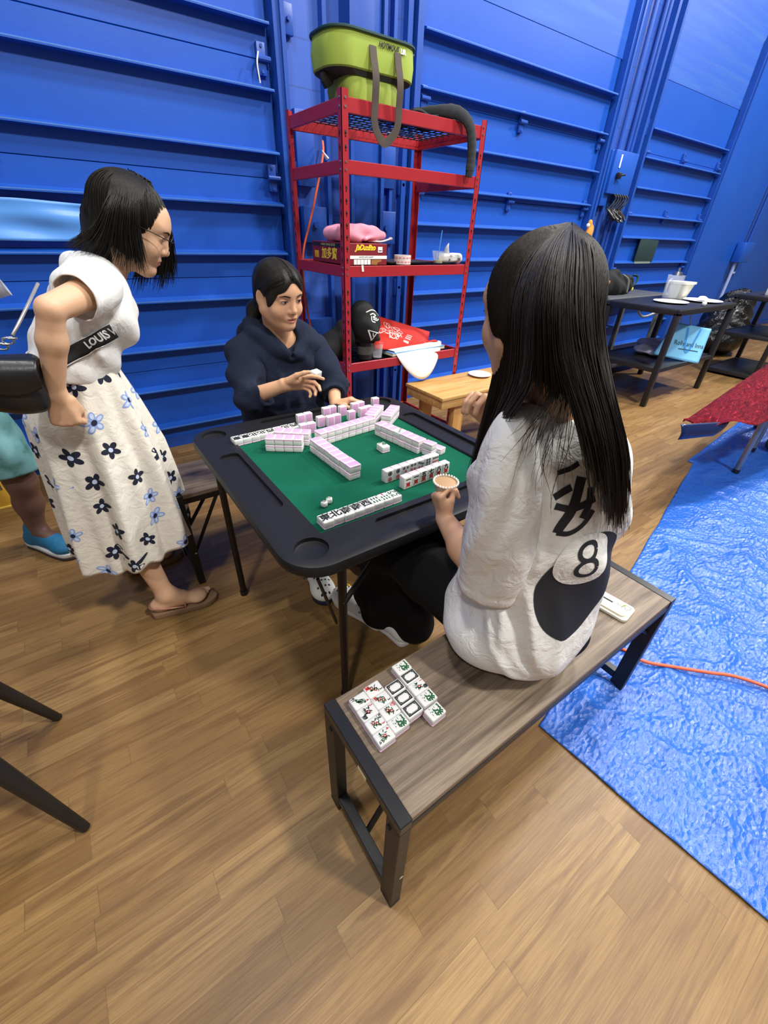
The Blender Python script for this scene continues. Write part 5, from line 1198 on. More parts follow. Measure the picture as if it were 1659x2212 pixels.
def foot(F_, ank, dirv, z=.02, L=.21, s=1.0):
    """bare foot with toes, heel below the ankle"""
    a = V3(ank); d = V3((dirv[0], dirv[1], 0)); d /= np.linalg.norm(d); sd = np.array([-d[1], d[0], 0]); g = np.array([a[0], a[1], z])
    F_.ell(g - d * .035 + np.array([0, 0, .024]), [.034, .028, .026], x=d, k=.02); F_.cone(a, g + d * .045 + np.array([0, 0, .032]), .034, .030, .03); F_.cone(g - d * .02 + np.array([0, 0, .02]), g + d * .115 + np.array([0, 0, .014]), .028, .020, .02)
    F_.ell(g + d * .105 + np.array([0, 0, .016]), [.034, .042, .017], x=d, k=.02)
    for i, (b, l, r) in enumerate(((.028, .048, .0115), (.011, .046, .0085), (-.003, .042, .008), (-.016, .036, .0075), (-.028, .028, .007))):
        p0 = g + d * (.115 - .01 * i * .6) + sd * b * 1.0 + np.array([0, 0, .014]); F_.cone(p0, p0 + d * l * .75 + np.array([0, 0, -.004]), r, r * .92, .004)
def snap(P, cap, d0=.0012):
    for _ in range(4):
        d = cap.ev(P); e = .002; g = np.stack([cap.ev(P + np.eye(3)[i] * e) - d for i in range(3)], 1) / e
        P = P + np.clip(d0 - d, -.04, .04)[:, None] * g / np.maximum(np.linalg.norm(g, axis=1), .3)[:, None]
    return P
def push_out(P, cap, d0=.0012):
    for _ in range(3):
        d = cap.ev(P); e = .002; g = np.stack([cap.ev(P + np.eye(3)[i] * e) - d for i in range(3)], 1) / e
        P = P + np.clip(d0 - d, 0, .05)[:, None] * g / np.maximum(np.linalg.norm(g, axis=1), .2)[:, None]
    return P
def scalp_strands(s, cap, fr, crown, n, L, seed=0, r=.0013, fall=(0, 0, -1), keep=None, m=14, a0=0, a1=2 * PI):
    """strands that leave the crown and follow the cap surface"""
    rg = np.random.default_rng(seed)
    for i in range(n):
        a = rg.uniform(a0, a1); d = fr.f * math.cos(a) + fr.l * math.sin(a); p = V3(crown) + fr.f * rg.normal(0, .012) + fr.l * rg.normal(0, .006); P = [p]
        for j in range(m - 1):
            t = j / (m - 1); st = d * (1 - t) + np.array(fall) * (t * 1.6); st /= np.linalg.norm(st); p = snap((P[-1] + st * L / m)[None], cap)[0]; P.append(p)
        P = np.array(P)
        if keep is not None and not keep(P): continue
        s.tube(P, [r * rg.uniform(.7, 1.2) * (1 - .6 * (j / m) ** 3) for j in range(m)], 3, cap=False)
    return s
def hair_sheet(s, guides, n, r=.0013, jit=.004, cut=.12, seed=0, m=12, tip=.25, wave=.0, sides=3, cap=None):
    rg = np.random.default_rng(seed); K = [np.array([V3(p) for p in spline([V3(q) for q in g], 6)]) for g in guides]
    G = []
    for c in K:
        L = np.r_[0, np.cumsum(np.linalg.norm(np.diff(c, axis=0), axis=1))]; L /= L[-1]; G.append(np.stack([np.interp(np.linspace(0, 1, 40), L, c[:, i]) for i in range(3)], 1))
    G = np.array(G)
    for i in range(n):
        x = rg.uniform(0, len(G) - 1); a = min(int(x), len(G) - 2); f = x - a; c = G[a] * (1 - f) + G[a + 1] * f
        end = 1 - cut * rg.random() ** 1.5; tt = np.linspace(0.0, end, m); P = np.stack([np.interp(tt, np.linspace(0, 1, 40), c[:, k]) for k in range(3)], 1)
        o1, o2 = rg.normal(0, jit, 3), rg.normal(0, jit, 3); w = tt[:, None]; P = P + o1 * (.25 + .5 * w) + o2 * w * w * 1.4
        if wave: P = P + wave * np.sin(tt * 9 + rg.uniform(0, 6))[:, None] * rg.normal(0, 1, 3) * w
        if cap is not None: P = push_out(P, cap, .0015)
        R = [r * rg.uniform(.7, 1.25) * (1 - (1 - tip) * (q / end) ** 3) for q in tt]; s.tube(P, R, sides, cap=False)
    return s
def hair_under(s, guides, nu=24, nv=24, push=(0, 0, 0), shrink=1.0):
    K = [np.array([V3(p) for p in spline([V3(q) for q in g], 8)]) for g in guides]; G = []
    for c in K:
        L = np.r_[0, np.cumsum(np.linalg.norm(np.diff(c, axis=0), axis=1))]; L /= L[-1]; G.append(np.stack([np.interp(np.linspace(0, shrink, 40), L, c[:, i]) for i in range(3)], 1))
    G = np.array(G); pv = np.array(push)
    def fn(u, v):
        x = u * (len(G) - 1); a = min(int(x), len(G) - 2); f = x - a; c = G[a] * (1 - f) + G[a + 1] * f; return c[min(39, int(v * 39 + .5))] + pv
    s.grid(fn, nu, nv); return s
def rayhit(u, v, objs):
    d = Vector(_ray(u, v)).normalized(); best = None
    for o in objs:
        b = bmesh.new(); b.from_mesh(o.data); b.transform(world_of(o)); t = BVHTree.FromBMesh(b); b.free(); h = t.ray_cast(Vector((0, 0, CAM_H)), d, 30)
        if h[0] is not None and (best is None or h[3] < best[3]): best = h
    return best
def loft_sleeve(name, path, radii, mat, parent, seed=0, squash=1.0, amp=.06, creases=(), thick=.003, nu=64, nv=44, hem=.018):
    """open fabric sleeve swept along a path"""
    C = np.array([V3(p) for p in spline([V3(q) for q in path], 10)]); L = np.r_[0, np.cumsum(np.linalg.norm(np.diff(C, axis=0), axis=1))]; L /= L[-1]; tot = np.sum(np.linalg.norm(np.diff(C, axis=0), axis=1))
    rk = np.linspace(0, 1, len(radii)); rg = np.random.default_rng(seed); ph = rg.uniform(0, 6.28, 6); ref = np.array([0, -1., 0.])
    def fn(u, v):
        c = np.array([np.interp(v, L, C[:, i]) for i in range(3)]); t = np.array([np.interp(min(1, v + .03), L, C[:, i]) - np.interp(max(0, v - .03), L, C[:, i]) for i in range(3)]); t /= np.linalg.norm(t)
        x = ref - t * ref.dot(t); x /= np.linalg.norm(x); y = np.cross(t, x); a = 2 * PI * u
        r = np.interp(v, rk, radii); w = .6 * math.sin(2 * a + 5 * v + ph[0]) + .5 * math.sin(3 * a - 7 * v + ph[1] + math.sin(6 * v)) + .35 * math.sin(5 * a + 11 * v + ph[2]) + .3 * math.sin(2 * a + 17 * v + 2 * math.sin(3 * a) + ph[3]) + .2 * math.sin(8 * a + 6 * v + ph[4])
        r *= 1 + amp * w * min(1, .35 + v)
        for (ca, cv, sl, wa, ln, dp) in creases:
            da = ((a - ca - sl * (v - cv) + PI) % (2 * PI)) - PI; r += dp * math.exp(-(da / wa) ** 2 - ((v - cv) / ln) ** 2)
        if (1 - v) * tot < hem: r += .0016
        return c + (x * math.cos(a) + y * math.sin(a) * squash) * r
    s = S(); s.grid(fn, nu, nv, cu=True); o = s.build(name, mat, parent, 180); md = o.modifiers.new('so', 'SOLIDIFY'); md.thickness = thick; md.offset = -1; apply_mods(o); return o
def cloth(name, c, amp=.3, sc=400, rough=.85, var=.05, cr=.6):
    s = N(name); co = s.coord(); f = s.noise(co, 12, 4); cc = lin(c); s.set(col=s.mix(f, tuple(x * (1 - var) for x in cc), tuple(min(1, x * (1 + var)) for x in cc)), rough=rough, spec=.25); s.bump(s.math('ADD', s.math('MULTIPLY', s.noise(co, 26, 4, .55, .9), cr), s.math('MULTIPLY', s.noise(co, sc, 2), .05)), amp + .2, .010); return s.m

# ================================================================== woman leaning in (left)
A = thing('person', 'woman in white t-shirt and long floral skirt leaning over the table', 'person', (-.02, 1.58, 0))
hA = Fr((.236, 1.585, 1.312), (.85, -.20, -.46))
fA = F(.02); head(fA, hA, .98)
fA.cone(hA.p(-.035, 0, -.06), (.125, 1.572, 1.165), .046, .052, .03)
elA, wrA = py(108, 668, 1.305), py(121, 852, 1.345)
fA.cone((.10, 1.445, 1.17), elA, .041, .0295, .03); fA.cone(elA, V3(elA) * .65 + V3(wrA) * .35, .0275, .0305, .008); fA.cone(V3(elA) * .65 + V3(wrA) * .35, wrA, .0305, .0205, .015)
hand(fA, wrA, (-.02, .02, -1), (.45, .89, 0), (.85, -.3, -.2), ((62, 78, 45), (66, 80, 45), (70, 80, 45), (74, 80, 45)), (.15, .35, 25), .98, 2)
fA.chain([(.095, 1.70, 1.19), (.03, 1.80, 1.0), (.02, 1.76, .80)], [.048, .036, .024], .02); hand(fA, (.02, 1.76, .80), (0, -.05, -1), (0, -1, 0), (1, 0, 0), ((25, 30, 20),) * 4, (.3, .3, 20), .95)
for y in (1.51, 1.63): fA.cone((.085, y, 1.15), (-.01, y, .95), .055, .055, .05)
fA.ell((-.02, 1.57, .90), (.07, .10, .1), k=.05)
fA.chain([(-.02, 1.53, .88), (-.055, 1.525, .49), (-.035, 1.500, .36), (.005, 1.458, .10)], [.060, .046, .046, .031], .03); foot(fA, (.008, 1.457, .088), (.985, -.15), .028)
fA.chain([(-.02, 1.62, .88), (-.06, 1.74, .49), (-.055, 1.77, .36), (-.045, 1.80, .10)], [.060, .046, .046, .031], .03); foot(fA, (-.045, 1.80, .088), (1, .05), .028)
bodyA = fA.mesh('body', SK_A, A, .0034, 1)
face(hA, bodyA, A, .98, (.1, -.4), .3)
WHT = cloth('white_jersey', 'eeeeec', .25, 500, .8, .03)
fs = F(.05); sp, pp_ = (.51, 0, .86), (.86, 0, -.51)
fs.ell((.072, 1.57, 1.10), (.100, .150, .135), z=sp, x=pp_); fs.ell((.005, 1.57, 1.005), (.098, .150, .12), z=sp, x=pp_); fs.ell((-.025, 1.57, .95), (.095, .148, .13), z=sp, x=pp_)
fs.cone((.098, 1.44, 1.175), (.09, 1.70, 1.19), .052, .052); fs.ell((.128, 1.52, 1.075), (.05, .055, .055)); fs.ell((.128, 1.625, 1.075), (.05, .055, .055))
fs.fold([([py(*q, 1.44) for q in L_], a_, w_) for L_, a_, w_ in (([(165, 600), (180, 660), (215, 700)], .008, .012), ([(240, 640), (215, 680), (170, 715)], .009, .012), ([(250, 680), (225, 700), (190, 735)], -.006, .010), ([(120, 640), (95, 700), (75, 740)], .007, .012), ([(150, 690), (130, 740), (110, 770)], .006, .010), ([(235, 715), (215, 745), (225, 785)], .007, .012), ([(205, 745), (195, 790)], -.006, .008), ([(250, 600), (262, 640), (255, 690)], -.005, .010))], (.15, .95, -.2))
fs.cut((.055, 1.57, .925), (-.36, .10, -.93))
fs.ell(hA.p(-.075, 0, -.125), (.060, .068, .05), z=(.7, 0, .7), x=(.7, 0, -.7), k=.012, op=-1)
fs.disp(wrinkle(.0038, [(38, 16, 26, 1), (18, 42, -22, .8), (60, 8, 48, .5)], 21)); shirtA = fs.mesh('t_shirt', WHT, A, .0046, 2)
loft_sleeve('sleeve', [(.105, 1.50, 1.175), (.104, 1.452, 1.176), V3((.10, 1.445, 1.17)) * .78 + V3(elA) * .22, V3((.10, 1.445, 1.17)) * .50 + V3(elA) * .50], [.040, .056, .057, .052], WHT, shirtA, 3, 1.0, .035, ((1.2, .5, 1.5, .3, .3, -.006), (2.2, .7, 1, .25, .3, .005), (.3, .6, -1, .3, .3, -.005)))
loft_sleeve('sleeve', [(.10, 1.68, 1.20), (.085, 1.72, 1.165), (.07, 1.75, 1.12)], [.050, .056, .056], WHT, shirtA, 4, 1.0, .035)
# skirt with folds and printed flowers
SKT = [(1.0, -.025, 1.57, .090, .132), (.945, -.015, 1.57, .105, .143), (.815, -.030, 1.572, .152, .162), (.66, -.020, 1.58, .172, .178), (.47, -.020, 1.588, .184, .190), (.285, -.020, 1.592, .192, .198)]
def skirt(th, t, off=0.0):
    z = 1.0 - .715 * t; zz = [-q[0] for q in SKT]; c = [np.interp(-z, zz, [q[i] for q in SKT]) for i in range(1, 5)]
    a = .004 + .028 * min(1, t * 1.15); ph = .8 * math.sin(3.1 * t + th); pl = a * (.66 * math.sin(7 * th + ph) + .34 * math.sin(15 * th + 2.2 * t)); r = 1 + (pl + off) / .17
    z += .014 * math.sin(7 * th + ph) * t - (.022 * math.sin(th - 1.0) * t)
    return np.array([c[0] + c[2] * r * math.cos(th), c[1] + c[3] * r * math.sin(th), z])
LIN = cloth('cream_linen', 'e7e2d6', .5, 260, .9, .06); NAVY = M('navy_print', '141b33', .8); SKYP = M('sky_print', '8ca6df', .8); SKYL = M('pale_sky_print', 'c4d2f0', .8)
s = S(); s.grid(lambda u, v: skirt(u * 2 * PI, v), 220, 60, cu=True); sk = s.build('skirt', LIN, A, 180); md = sk.modifiers.new('so', 'SOLIDIFY'); md.thickness = .0015; md.offset = -1; apply_mods(sk)
rr = random.Random(12); fl = []; n_try = 0
while len(fl) < 120 and n_try < 6000:
    n_try += 1; th, t = rr.uniform(0, 2 * PI), rr.uniform(.05, .985); 
    if all(math.hypot(((th - a + PI) % (2 * PI) - PI) * .185 * (.6 + .4 * t), (t - b) * .715) > .078 for a, b in fl): fl.append((th, t))
PR = {'n': S(), 'b': S(), 'l': S()}
for i, (th, t) in enumerate(fl):
    e = .004; P0 = skirt(th, t); tu = skirt(th + e, t) - skirt(th - e, t); tu /= np.linalg.norm(tu); tv = skirt(th, max(0, t - e)) - skirt(th, min(1, t + e)); tv /= np.linalg.norm(tv); nn = np.cross(tu, tv); cen = np.array([-.02, 1.58, P0[2]]); nn = nn if np.dot(nn, P0 - cen) > 0 else -nn
    navy = rr.random() < .52; r0 = rr.uniform(0, 6.28); k = rr.uniform(.9, 1.12)
    pet = [circ(.0165 * k * math.cos(r0 + 2 * PI * j / 5), .0165 * k * math.sin(r0 + 2 * PI * j / 5), .0128 * k, .0085 * k, rot=r0 + 2 * PI * j / 5, n=12) for j in range(5)]
    org = Vector(P0)
    try:
        if navy: decal(PR['n'], pet, org, tu, tv, nn, [sk], .0009, .011); decal(PR['l'], [circ(0, 0, .0075 * k, n=12)], org, tu, tv, nn, [sk], .0014, .011)
        else: 
            decal(PR['b'], pet, org, tu, tv, nn, [sk], .0009, .011); decal(PR['l'], [circ(.0175 * k * math.cos(r0 + 2 * PI * j / 5), .0175 * k * math.sin(r0 + 2 * PI * j / 5), .0080 * k, .0048 * k, rot=r0 + 2 * PI * j / 5, n=10) for j in range(5)], org, tu, tv, nn, [sk], .0013, .011); decal(PR['n'], [circ(0, 0, .0078 * k, n=12)], org, tu, tv, nn, [sk], .0016, .011)
    except Exception as ex: print('flower', ex)
join_into(sk, [(PR[k_], mt) for k_, mt in (('n', NAVY), ('b', SKYP), ('l', SKYL))])
# sandals
SOLE = M('tan_cork_sole', '8a6a50', .8, var=.15, vs=200); STRP = M('rose_gold_strap', 'c08a72', .3, .4)
for (ax, ay), (dx, dy) in (((.008, 1.457), (.985, -.15)), ((-.045, 1.80), (1, .05))):
    d = Vector((dx, dy, 0)).normalized(); sd = Vector((-d.y, d.x, 0)); mt = Matrix(((d.x, sd.x, 0, ax), (d.y, sd.y, 0, ay), (0, 0, 1, 0), (0, 0, 0, 1)))
    out = [(p[0], p[1]) for p in spline([(-.075, 0, 0), (-.062, .03, 0), (.0, .034, 0), (.08, .045, 0), (.135, .043, 0), (.172, .018, 0), (.176, -.012, 0), (.14, -.04, 0), (.08, -.043, 0), (0, -.034, 0), (-.062, -.03, 0)], 5)]
    s = S(); s.prism(out, .026, mt, .003); sa = s.build('sandal', SOLE, A, 60)
    W3 = lambda f, l, z: mt @ Vector((f, l, z))
    s = S(); s.tube(spline([W3(.055, -.036, .026), W3(.06, -.02, .066), W3(.085, .0, .062), W3(.125, .02, .05), W3(.145, .022, .028)], 6), .0032, 6); s.tube(spline([W3(.05, .036, .026), W3(.06, .02, .070), W3(.085, .0, .062)], 6), .0032, 6); s.build('toe_strap', STRP, sa, 180)
    s = S(); s.tube(spline([W3(.05, -.036, .035), W3(-.01, -.037, .05), W3(-.06, -.022, .052), W3(-.072, 0, .052), W3(-.06, .022, .052), W3(-.01, .037, .05), W3(.05, .036, .035)], 6), .0034, 6); s.build('heel_strap', STRP, sa, 180)
# hair
fh = F(.02); fh.ell(hA.p(-.013, 0, .030), (.099, .080, .087), z=hA.u, x=hA.f); fh.ell(hA.p(-.045, 0, -.02), (.055, .070, .075), z=hA.u, x=hA.f); fh.cone(hA.p(-.06, 0, -.03), (.13, 1.575, 1.235), .052, .036); fh.cone((.13, 1.56, 1.232), (.09, 1.55, 1.225), .036, .020)
fh.ell(hA.p(.075, -.012, -.045), (.062, .066, .092), z=hA.u, x=hA.f, k=.012, op=-1)
caA = fh.mesh('hair', HAIR_A, A, .004, 1)
s = S(); scalp_strands(s, fh, hA, hA.p(.005, 0, .122), 420, .24, 3, .0014, keep=lambda P: fh.ev(P).max() < .01); s.build('scalp_hair', HAIR_A, caA, 180)
def gp(pts): return [py(u, v, y) for u, v, y in pts]
near = [gp([(262, 386, 1.58), (232, 425, 1.515), (208, 480, 1.52), (172, 512, 1.53), (146, 528, 1.54)]), gp([(268, 384, 1.58), (240, 440, 1.495), (222, 500, 1.50), (200, 535, 1.505), (186, 548, 1.51)]), gp([(275, 384, 1.58), (256, 440, 1.488), (246, 500, 1.495), (240, 540, 1.51), (232, 556, 1.52)]), gp([(284, 388, 1.58), (276, 440, 1.49), (272, 500, 1.495), (276, 560, 1.50), (274, 590, 1.51)]), gp([(296, 396, 1.58), (294, 440, 1.495), (292, 500, 1.497), (300, 555, 1.50), (306, 592, 1.51)]), gp([(308, 408, 1.57), (302, 445, 1.505), (298, 495, 1.505), (309, 550, 1.505), (318, 580, 1.51)])]
far = [gp([(296, 396, 1.59), (335, 432, 1.64), (362, 480, 1.66), (374, 550, 1.66), (381, 614, 1.66)]), gp([(310, 408, 1.59), (345, 450, 1.655), (366, 510, 1.67), (372, 570, 1.67), (368, 616, 1.67)]), gp([(320, 420, 1.60), (348, 470, 1.665), (360, 540, 1.675), (352, 600, 1.675), (346, 624, 1.675)]), gp([(300, 400, 1.62), (330, 470, 1.68), (335, 540, 1.68), (322, 595, 1.68), (316, 628, 1.68)]), gp([(280, 395, 1.64), (300, 470, 1.69), (300, 550, 1.69), (290, 600, 1.68), (284, 632, 1.68)])]
back = [gp([(262, 386, 1.585), (228, 430, 1.60), (205, 480, 1.60), (165, 515, 1.60), (140, 530, 1.60)]), gp([(270, 386, 1.62), (240, 440, 1.66), (225, 490, 1.66), (190, 530, 1.65), (170, 545, 1.64)])]
s = S()
for i, g in enumerate((near, far, back)): hair_under(s, g, 20, 20, (0, .008 * (1 if i != 1 else 0), 0), .85); hair_sheet(s, g, (420, 260, 120)[i], .0015, .0045, .22, 5 + i, cap=fh)
s.build('loose_hair', HAIR_A, caA, 180)
# glasses
gl = thing('glasses', 'thin dark framed glasses worn by the woman leaning over the table', 'glasses', hA.p(.1, 0, .005)); GM = M('dark_frame', '1a1718', .3, .3)
for y, nm in ((-1, 'lens_rim'), (1, 'lens_rim')):
    s = S(); s.tube([hA.p(.103, y * .0335 + .0225 * math.cos(a), .0035 + .019 * math.sin(a)) for a in np.linspace(0, 2 * PI, 28)[:-1]], .0014, 6, closed=True); s.build(nm, GM, gl, 180)
    s = S(); s.tube([hA.p(.1, y * .056, .010), hA.p(.098, y * .070, .010), hA.p(.06, y * .078, .010), hA.p(-.002, y * .083, .006), hA.p(-.014, y * .083, -.012)], .0014, 6); s.build('temple', GM, gl, 180)
s = S(); s.tube([hA.p(.104, -.011, .006), hA.p(.109, 0, .009), hA.p(.104, .011, .006)], .0012, 6); s.build('bridge', GM, gl, 180)
# shoulder bag
bg = thing('shoulder_bag', 'black leather shoulder bag hanging at the hip of the standing woman', 'bag', (-.16, 1.41, .88)); LEA = M('black_leather', '1c1c1f', .36, bump=.2, bs=60, bd=.004)
c00, c10, c11, c01 = py(-45, 770, 1.345), py(98, 782, 1.33), py(100, 872, 1.335), py(-40, 885, 1.35)
cen = (c00 + c10 + c11 + c01) / 4; ux = ((c10 - c00) + (c11 - c01)).normalized(); uz = ((c00 - c01) + (c10 - c11)); uz = (uz - ux * uz.dot(ux)).normalized(); un = ux.cross(uz)
hw, hh = (c10 - c00).length / 2, (c00 - c01).length / 2
f = F(.02); f.box(cen, (hw, .030, hh), z=uz, x=ux, r=.018); f.ell(cen + uz * (-hh * .3), (hw * .95, .042, hh * .7), z=uz, x=ux, k=.03); f.disp(wrinkle(.003, [(30, 12, 22, 1), (14, 36, 40, .7)], 6)); bagb = f.mesh('bag_body', LEA, bg, .0045, 1)
s = S(); nc = -un if un.y > 0 else un
def flap(u, v):
    x = (-1 + 2 * u) * hw * 1.02; dz = hh * 1.04 - v * (hh * (.85 + .45 * math.sin(PI * u * .8 + .3))); return Vector(cen) + ux * x + uz * dz + nc * (.050 + .007 * math.sin(PI * min(1, v * 1.1)) - .02 * (1 - v) ** 6)
s.grid(flap, 24, 14); o = s.build('flap', LEA, bg, 180); md = o.modifiers.new('so', 'SOLIDIFY'); md.thickness = .004; md.offset = 0; apply_mods(o)
a_, b_ = py(2, 752, 1.345), py(26, 727, 1.36); s = S()
for i in range(4): c = a_.lerp(b_, (i + .5) / 4); s.tube([c + (ux * math.cos(t) * .011 + (nc if i % 2 else uz) * math.sin(t) * .007) for t in np.linspace(0, 2 * PI, 13)[:-1]], .0024, 6, closed=True)
s.build('chain', STEEL, bg, 180)
s = S(); s.tube([py(27, 724, 1.36), py(45, 690, 1.41), py(82, 612, 1.47)], .0036, 8); s.build('chain_strap', M('silver_cord', 'b5b0b0', .35, .6), bg, 180)
# belt strap with lettering, lying on the shirt
k0, k1 = rayhit(152, 766, [shirtA, sk, bodyA]), rayhit(240, 716, [shirtA, sk])
if k0 and k1:
    o0, o1 = k0[0], k1[0]; bu = (o1 - o0); BL = bu.length; bu.normalize(); vd = -Vector(_ray(200, 740)).normalized(); bv = vd.cross(bu).normalized(); bv = bv if bv.z > 0 else -bv; bn = bu.cross(bv); bn = bn if bn.dot(vd) > 0 else -bn
    s = S(); hwid = .0175
    decal(s, [[(-.05, -hwid), (BL * 1.06, -hwid), (BL * 1.06, hwid), (-.05, hwid)]], o0, bu, bv, bn, [shirtA, sk], .006, .010, 8); st_ = s.build('strap', BLKF, bg, 180); md = st_.modifiers.new('so', 'SOLIDIFY'); md.thickness = .003; md.offset = -1; apply_mods(st_)
    s = S(); tb_ = text_bm('LOUIS VUI', .0235, off=.0008, align='LEFT'); bmesh.ops.translate(tb_, vec=(BL * .37, 0, 0), verts=tb_.verts); decal(s, [tb_], o0, bu, bv, bn, [shirtA, sk], .0075, .012, 8); s.build('lettering', M('silver_print', 'c9c9c9', .6), st_, None)
    s = S()
    for e_ in (-1, 1): decal(s, [[(-.05, e_ * hwid - .001), (BL * 1.06, e_ * hwid - .001), (BL * 1.06, e_ * hwid + .001), (-.05, e_ * hwid + .001)]], o0, bu, bv, bn, [shirtA, sk], .0078, .012, 8)
    s.build('edge_stitch', M('silver_print', 'c9c9c9', .6), st_, None)
# ================================================================== girl in the navy hoodie (far side of the table)
B = thing('person', 'girl in navy hoodie seated behind the table holding up a tile', 'person', (.69, 1.74, 0))
hB = Fr((.690, 1.675, 1.105), (.20, -.95, -.20), (-.02, -.0, 1))
fB = F(.02); head(fB, hB, 1.0, .0025, True, .006)
fB.cone(hB.p(-.03, 0, -.05), (.705, 1.745, .945), .050, .055, .03)
shR, elR, cuR, wrR = np.array([.545, 1.745, .885]), np.array([.515, 1.625, .755]), np.array([.545, 1.585, .785]), V3(py(612, 832, 1.535))
shL, elL, wrL = np.array([.865, 1.745, .875]), np.array([.905, 1.66, .735]), V3(py(724, 874, 1.545))
fB.chain([(.60, 1.75, .90), shR, elR], [.05, .045, .036]); fB.cone(elR, wrR, .036, .0235)
fB.chain([(.80, 1.75, .90), shL, elL], [.05, .045, .036]); fB.cone(elL, wrL, .034, .0235)
d_ = V3(py(672, 822, 1.515)) - wrR
hand(fB, wrR, d_, (.25, .35, -.9), (.15, -.45, .9), ((14, 18, 12), (30, 40, 25), (38, 46, 28), (44, 48, 28)), (.42, .10, 12), 1.0, 3)
dl_ = V3(py(772, 858, 1.50)) - wrL
hand(fB, wrL, dl_, (.1, -.35, -.93), (-.5, -.8, .25), ((30, 42, 25), (34, 46, 25), (38, 46, 25), (42, 46, 25)), (.45, .25, 18), .95, 3)
for x in (.64, .76): fB.cone((x, 1.76, .88), (x + (.7 - x) * .2, 1.77, .52), .075, .085, .05)
fB.ell((.70, 1.76, .53), (.15, .11, .09)); 
for x0, x1, x2, yy in ((.63, .60, .585, 1.31), (.78, .80, .82, 1.33)): fB.chain([(x0, 1.74, .53), (x1, 1.36, .50), (x2, yy, .09)], [.078, .052, .032], .03)
bodyB = fB.mesh('body', SK_B, B, .0032, 1)
face(hB, bodyB, B, 1.0, (.25, -.35), .45)
HOOD = cloth('navy_fleece', '1e2538', .35, 500, .95, .10)
fs = F(.05)
fs.cone((.665, 1.76, .86), (.655, 1.76, .56), .135, .15, fl=1.25, ax=(0, 1, 0)); fs.cone((.74, 1.76, .86), (.755, 1.76, .56), .135, .15, fl=1.25, ax=(0, 1, 0))
fs.cone((.56, 1.75, .895), (.845, 1.75, .885), .062, .062); fs.cone((.63, 1.76, .925), (.79, 1.76, .92), .06, .06)
fs.fold([([py(*q, 1.66) for q in L_], a_, w_) for L_, a_, w_ in (([(560, 760), (580, 800), (575, 850)], .008, .012), ([(655, 770), (648, 830), (662, 880)], -.007, .012), ([(600, 790), (620, 850), (612, 900)], .007, .014), ([(560, 880), (600, 895), (650, 885)], .006, .010), ([(530, 770), (545, 810)], -.006, .01), ([(640, 745), (610, 760), (575, 745)], -.005, .010))], (.38, .9, -.2))
# hood collar rolls around the neck
hc = [(.705, 1.655, .885), (.645, 1.675, .925), (.605, 1.73, .965), (.625, 1.80, .985), (.70, 1.825, .985), (.785, 1.80, .975), (.80, 1.73, .95), (.765, 1.675, .915), (.712, 1.653, .885)]
fs.chain(spline(hc, 4), [.022 + .012 * math.sin(PI * i / 32) for i in range(33)], .018)
fs.ell((.68, 1.86, .92), (.12, .06, .09), k=.04)
fs.ell((.705, 1.70, .965), (.052, .062, .06), k=.01, op=-1); fs.cone((.705, 1.66, .93), (.708, 1.63, .885), .024, .008, .008, -1)
fs.cut((.7, 1.75, .47), (0, 0, -1)); fs.disp(wrinkle(.0042, [(28, 14, 34, 1), (44, 8, -20, .7), (12, 40, 52, .5)], 31)); hoB = fs.mesh('hoodie', HOOD, B, .005, 2)
for sh, el, cu, k in ((shR, elR, elR * .72 + wrR * .28, 1), (shL, elL, elL * .60 + wrL * .40, 2)):
    q = F(.03); q.chain([sh + np.array([0, 0, .0]), sh * .5 + el * .5, el], [.068, .064, .058], .04); d = wrR - elR if k == 1 else wrL - elL; d = d / np.linalg.norm(d); q.cone(el, cu + d * .05, .057, .052)
    for j in range(3):
        c = el * (1 - j * .3) + cu * (j * .3); o = np.cross(d, [0, 0, 1.]); o /= np.linalg.norm(o); u = np.cross(o, d); q.chain([c + .050 * (o * math.cos(a) + u * math.sin(a)) for a in np.linspace(0, 2 * PI, 12)], [.009] * 12, .012)
    q.cone(cu + d * .085, cu + d * .3, .082, .1, .004, -1); q.disp(wrinkle(.0042, [(34, 20, 44, 1), (20, 52, 30, .7)], 40 + k)); q.mesh('sleeve', HOOD, hoB, .0045, 2)
s = S(); decal(s, stroke([(-.11, -.10), (-.085, -.02), (.085, -.02), (.11, -.10)], .003), (.70, 1.5, .70), (1, 0, 0), (0, 0, 1), (0, -1, 0), [hoB], .0012, .01); s.build('pocket_seam', M('navy_seam', '141a29', .9), hoB, None)
TRB = cloth('dark_trousers', '17181d', .3, 400, .9)
q = F(.03)
for x0, x1, x2, yy in ((.63, .60, .585, 1.31), (.78, .80, .82, 1.33)): q.chain([(x0, 1.74, .535), (x1, 1.36, .505), (x2, yy, .14)], [.088, .066, .062], .03)
q.ell((.70, 1.76, .53), (.165, .12, .078)); q.cut((.7, 1.3, .11), (0, 0, -1)); q.mesh('trousers', TRB, B, .006, 2)
SHW = M('white_shoe', 'e9e8e4', .5); SHN = M('navy_sole', '20263a', .6)
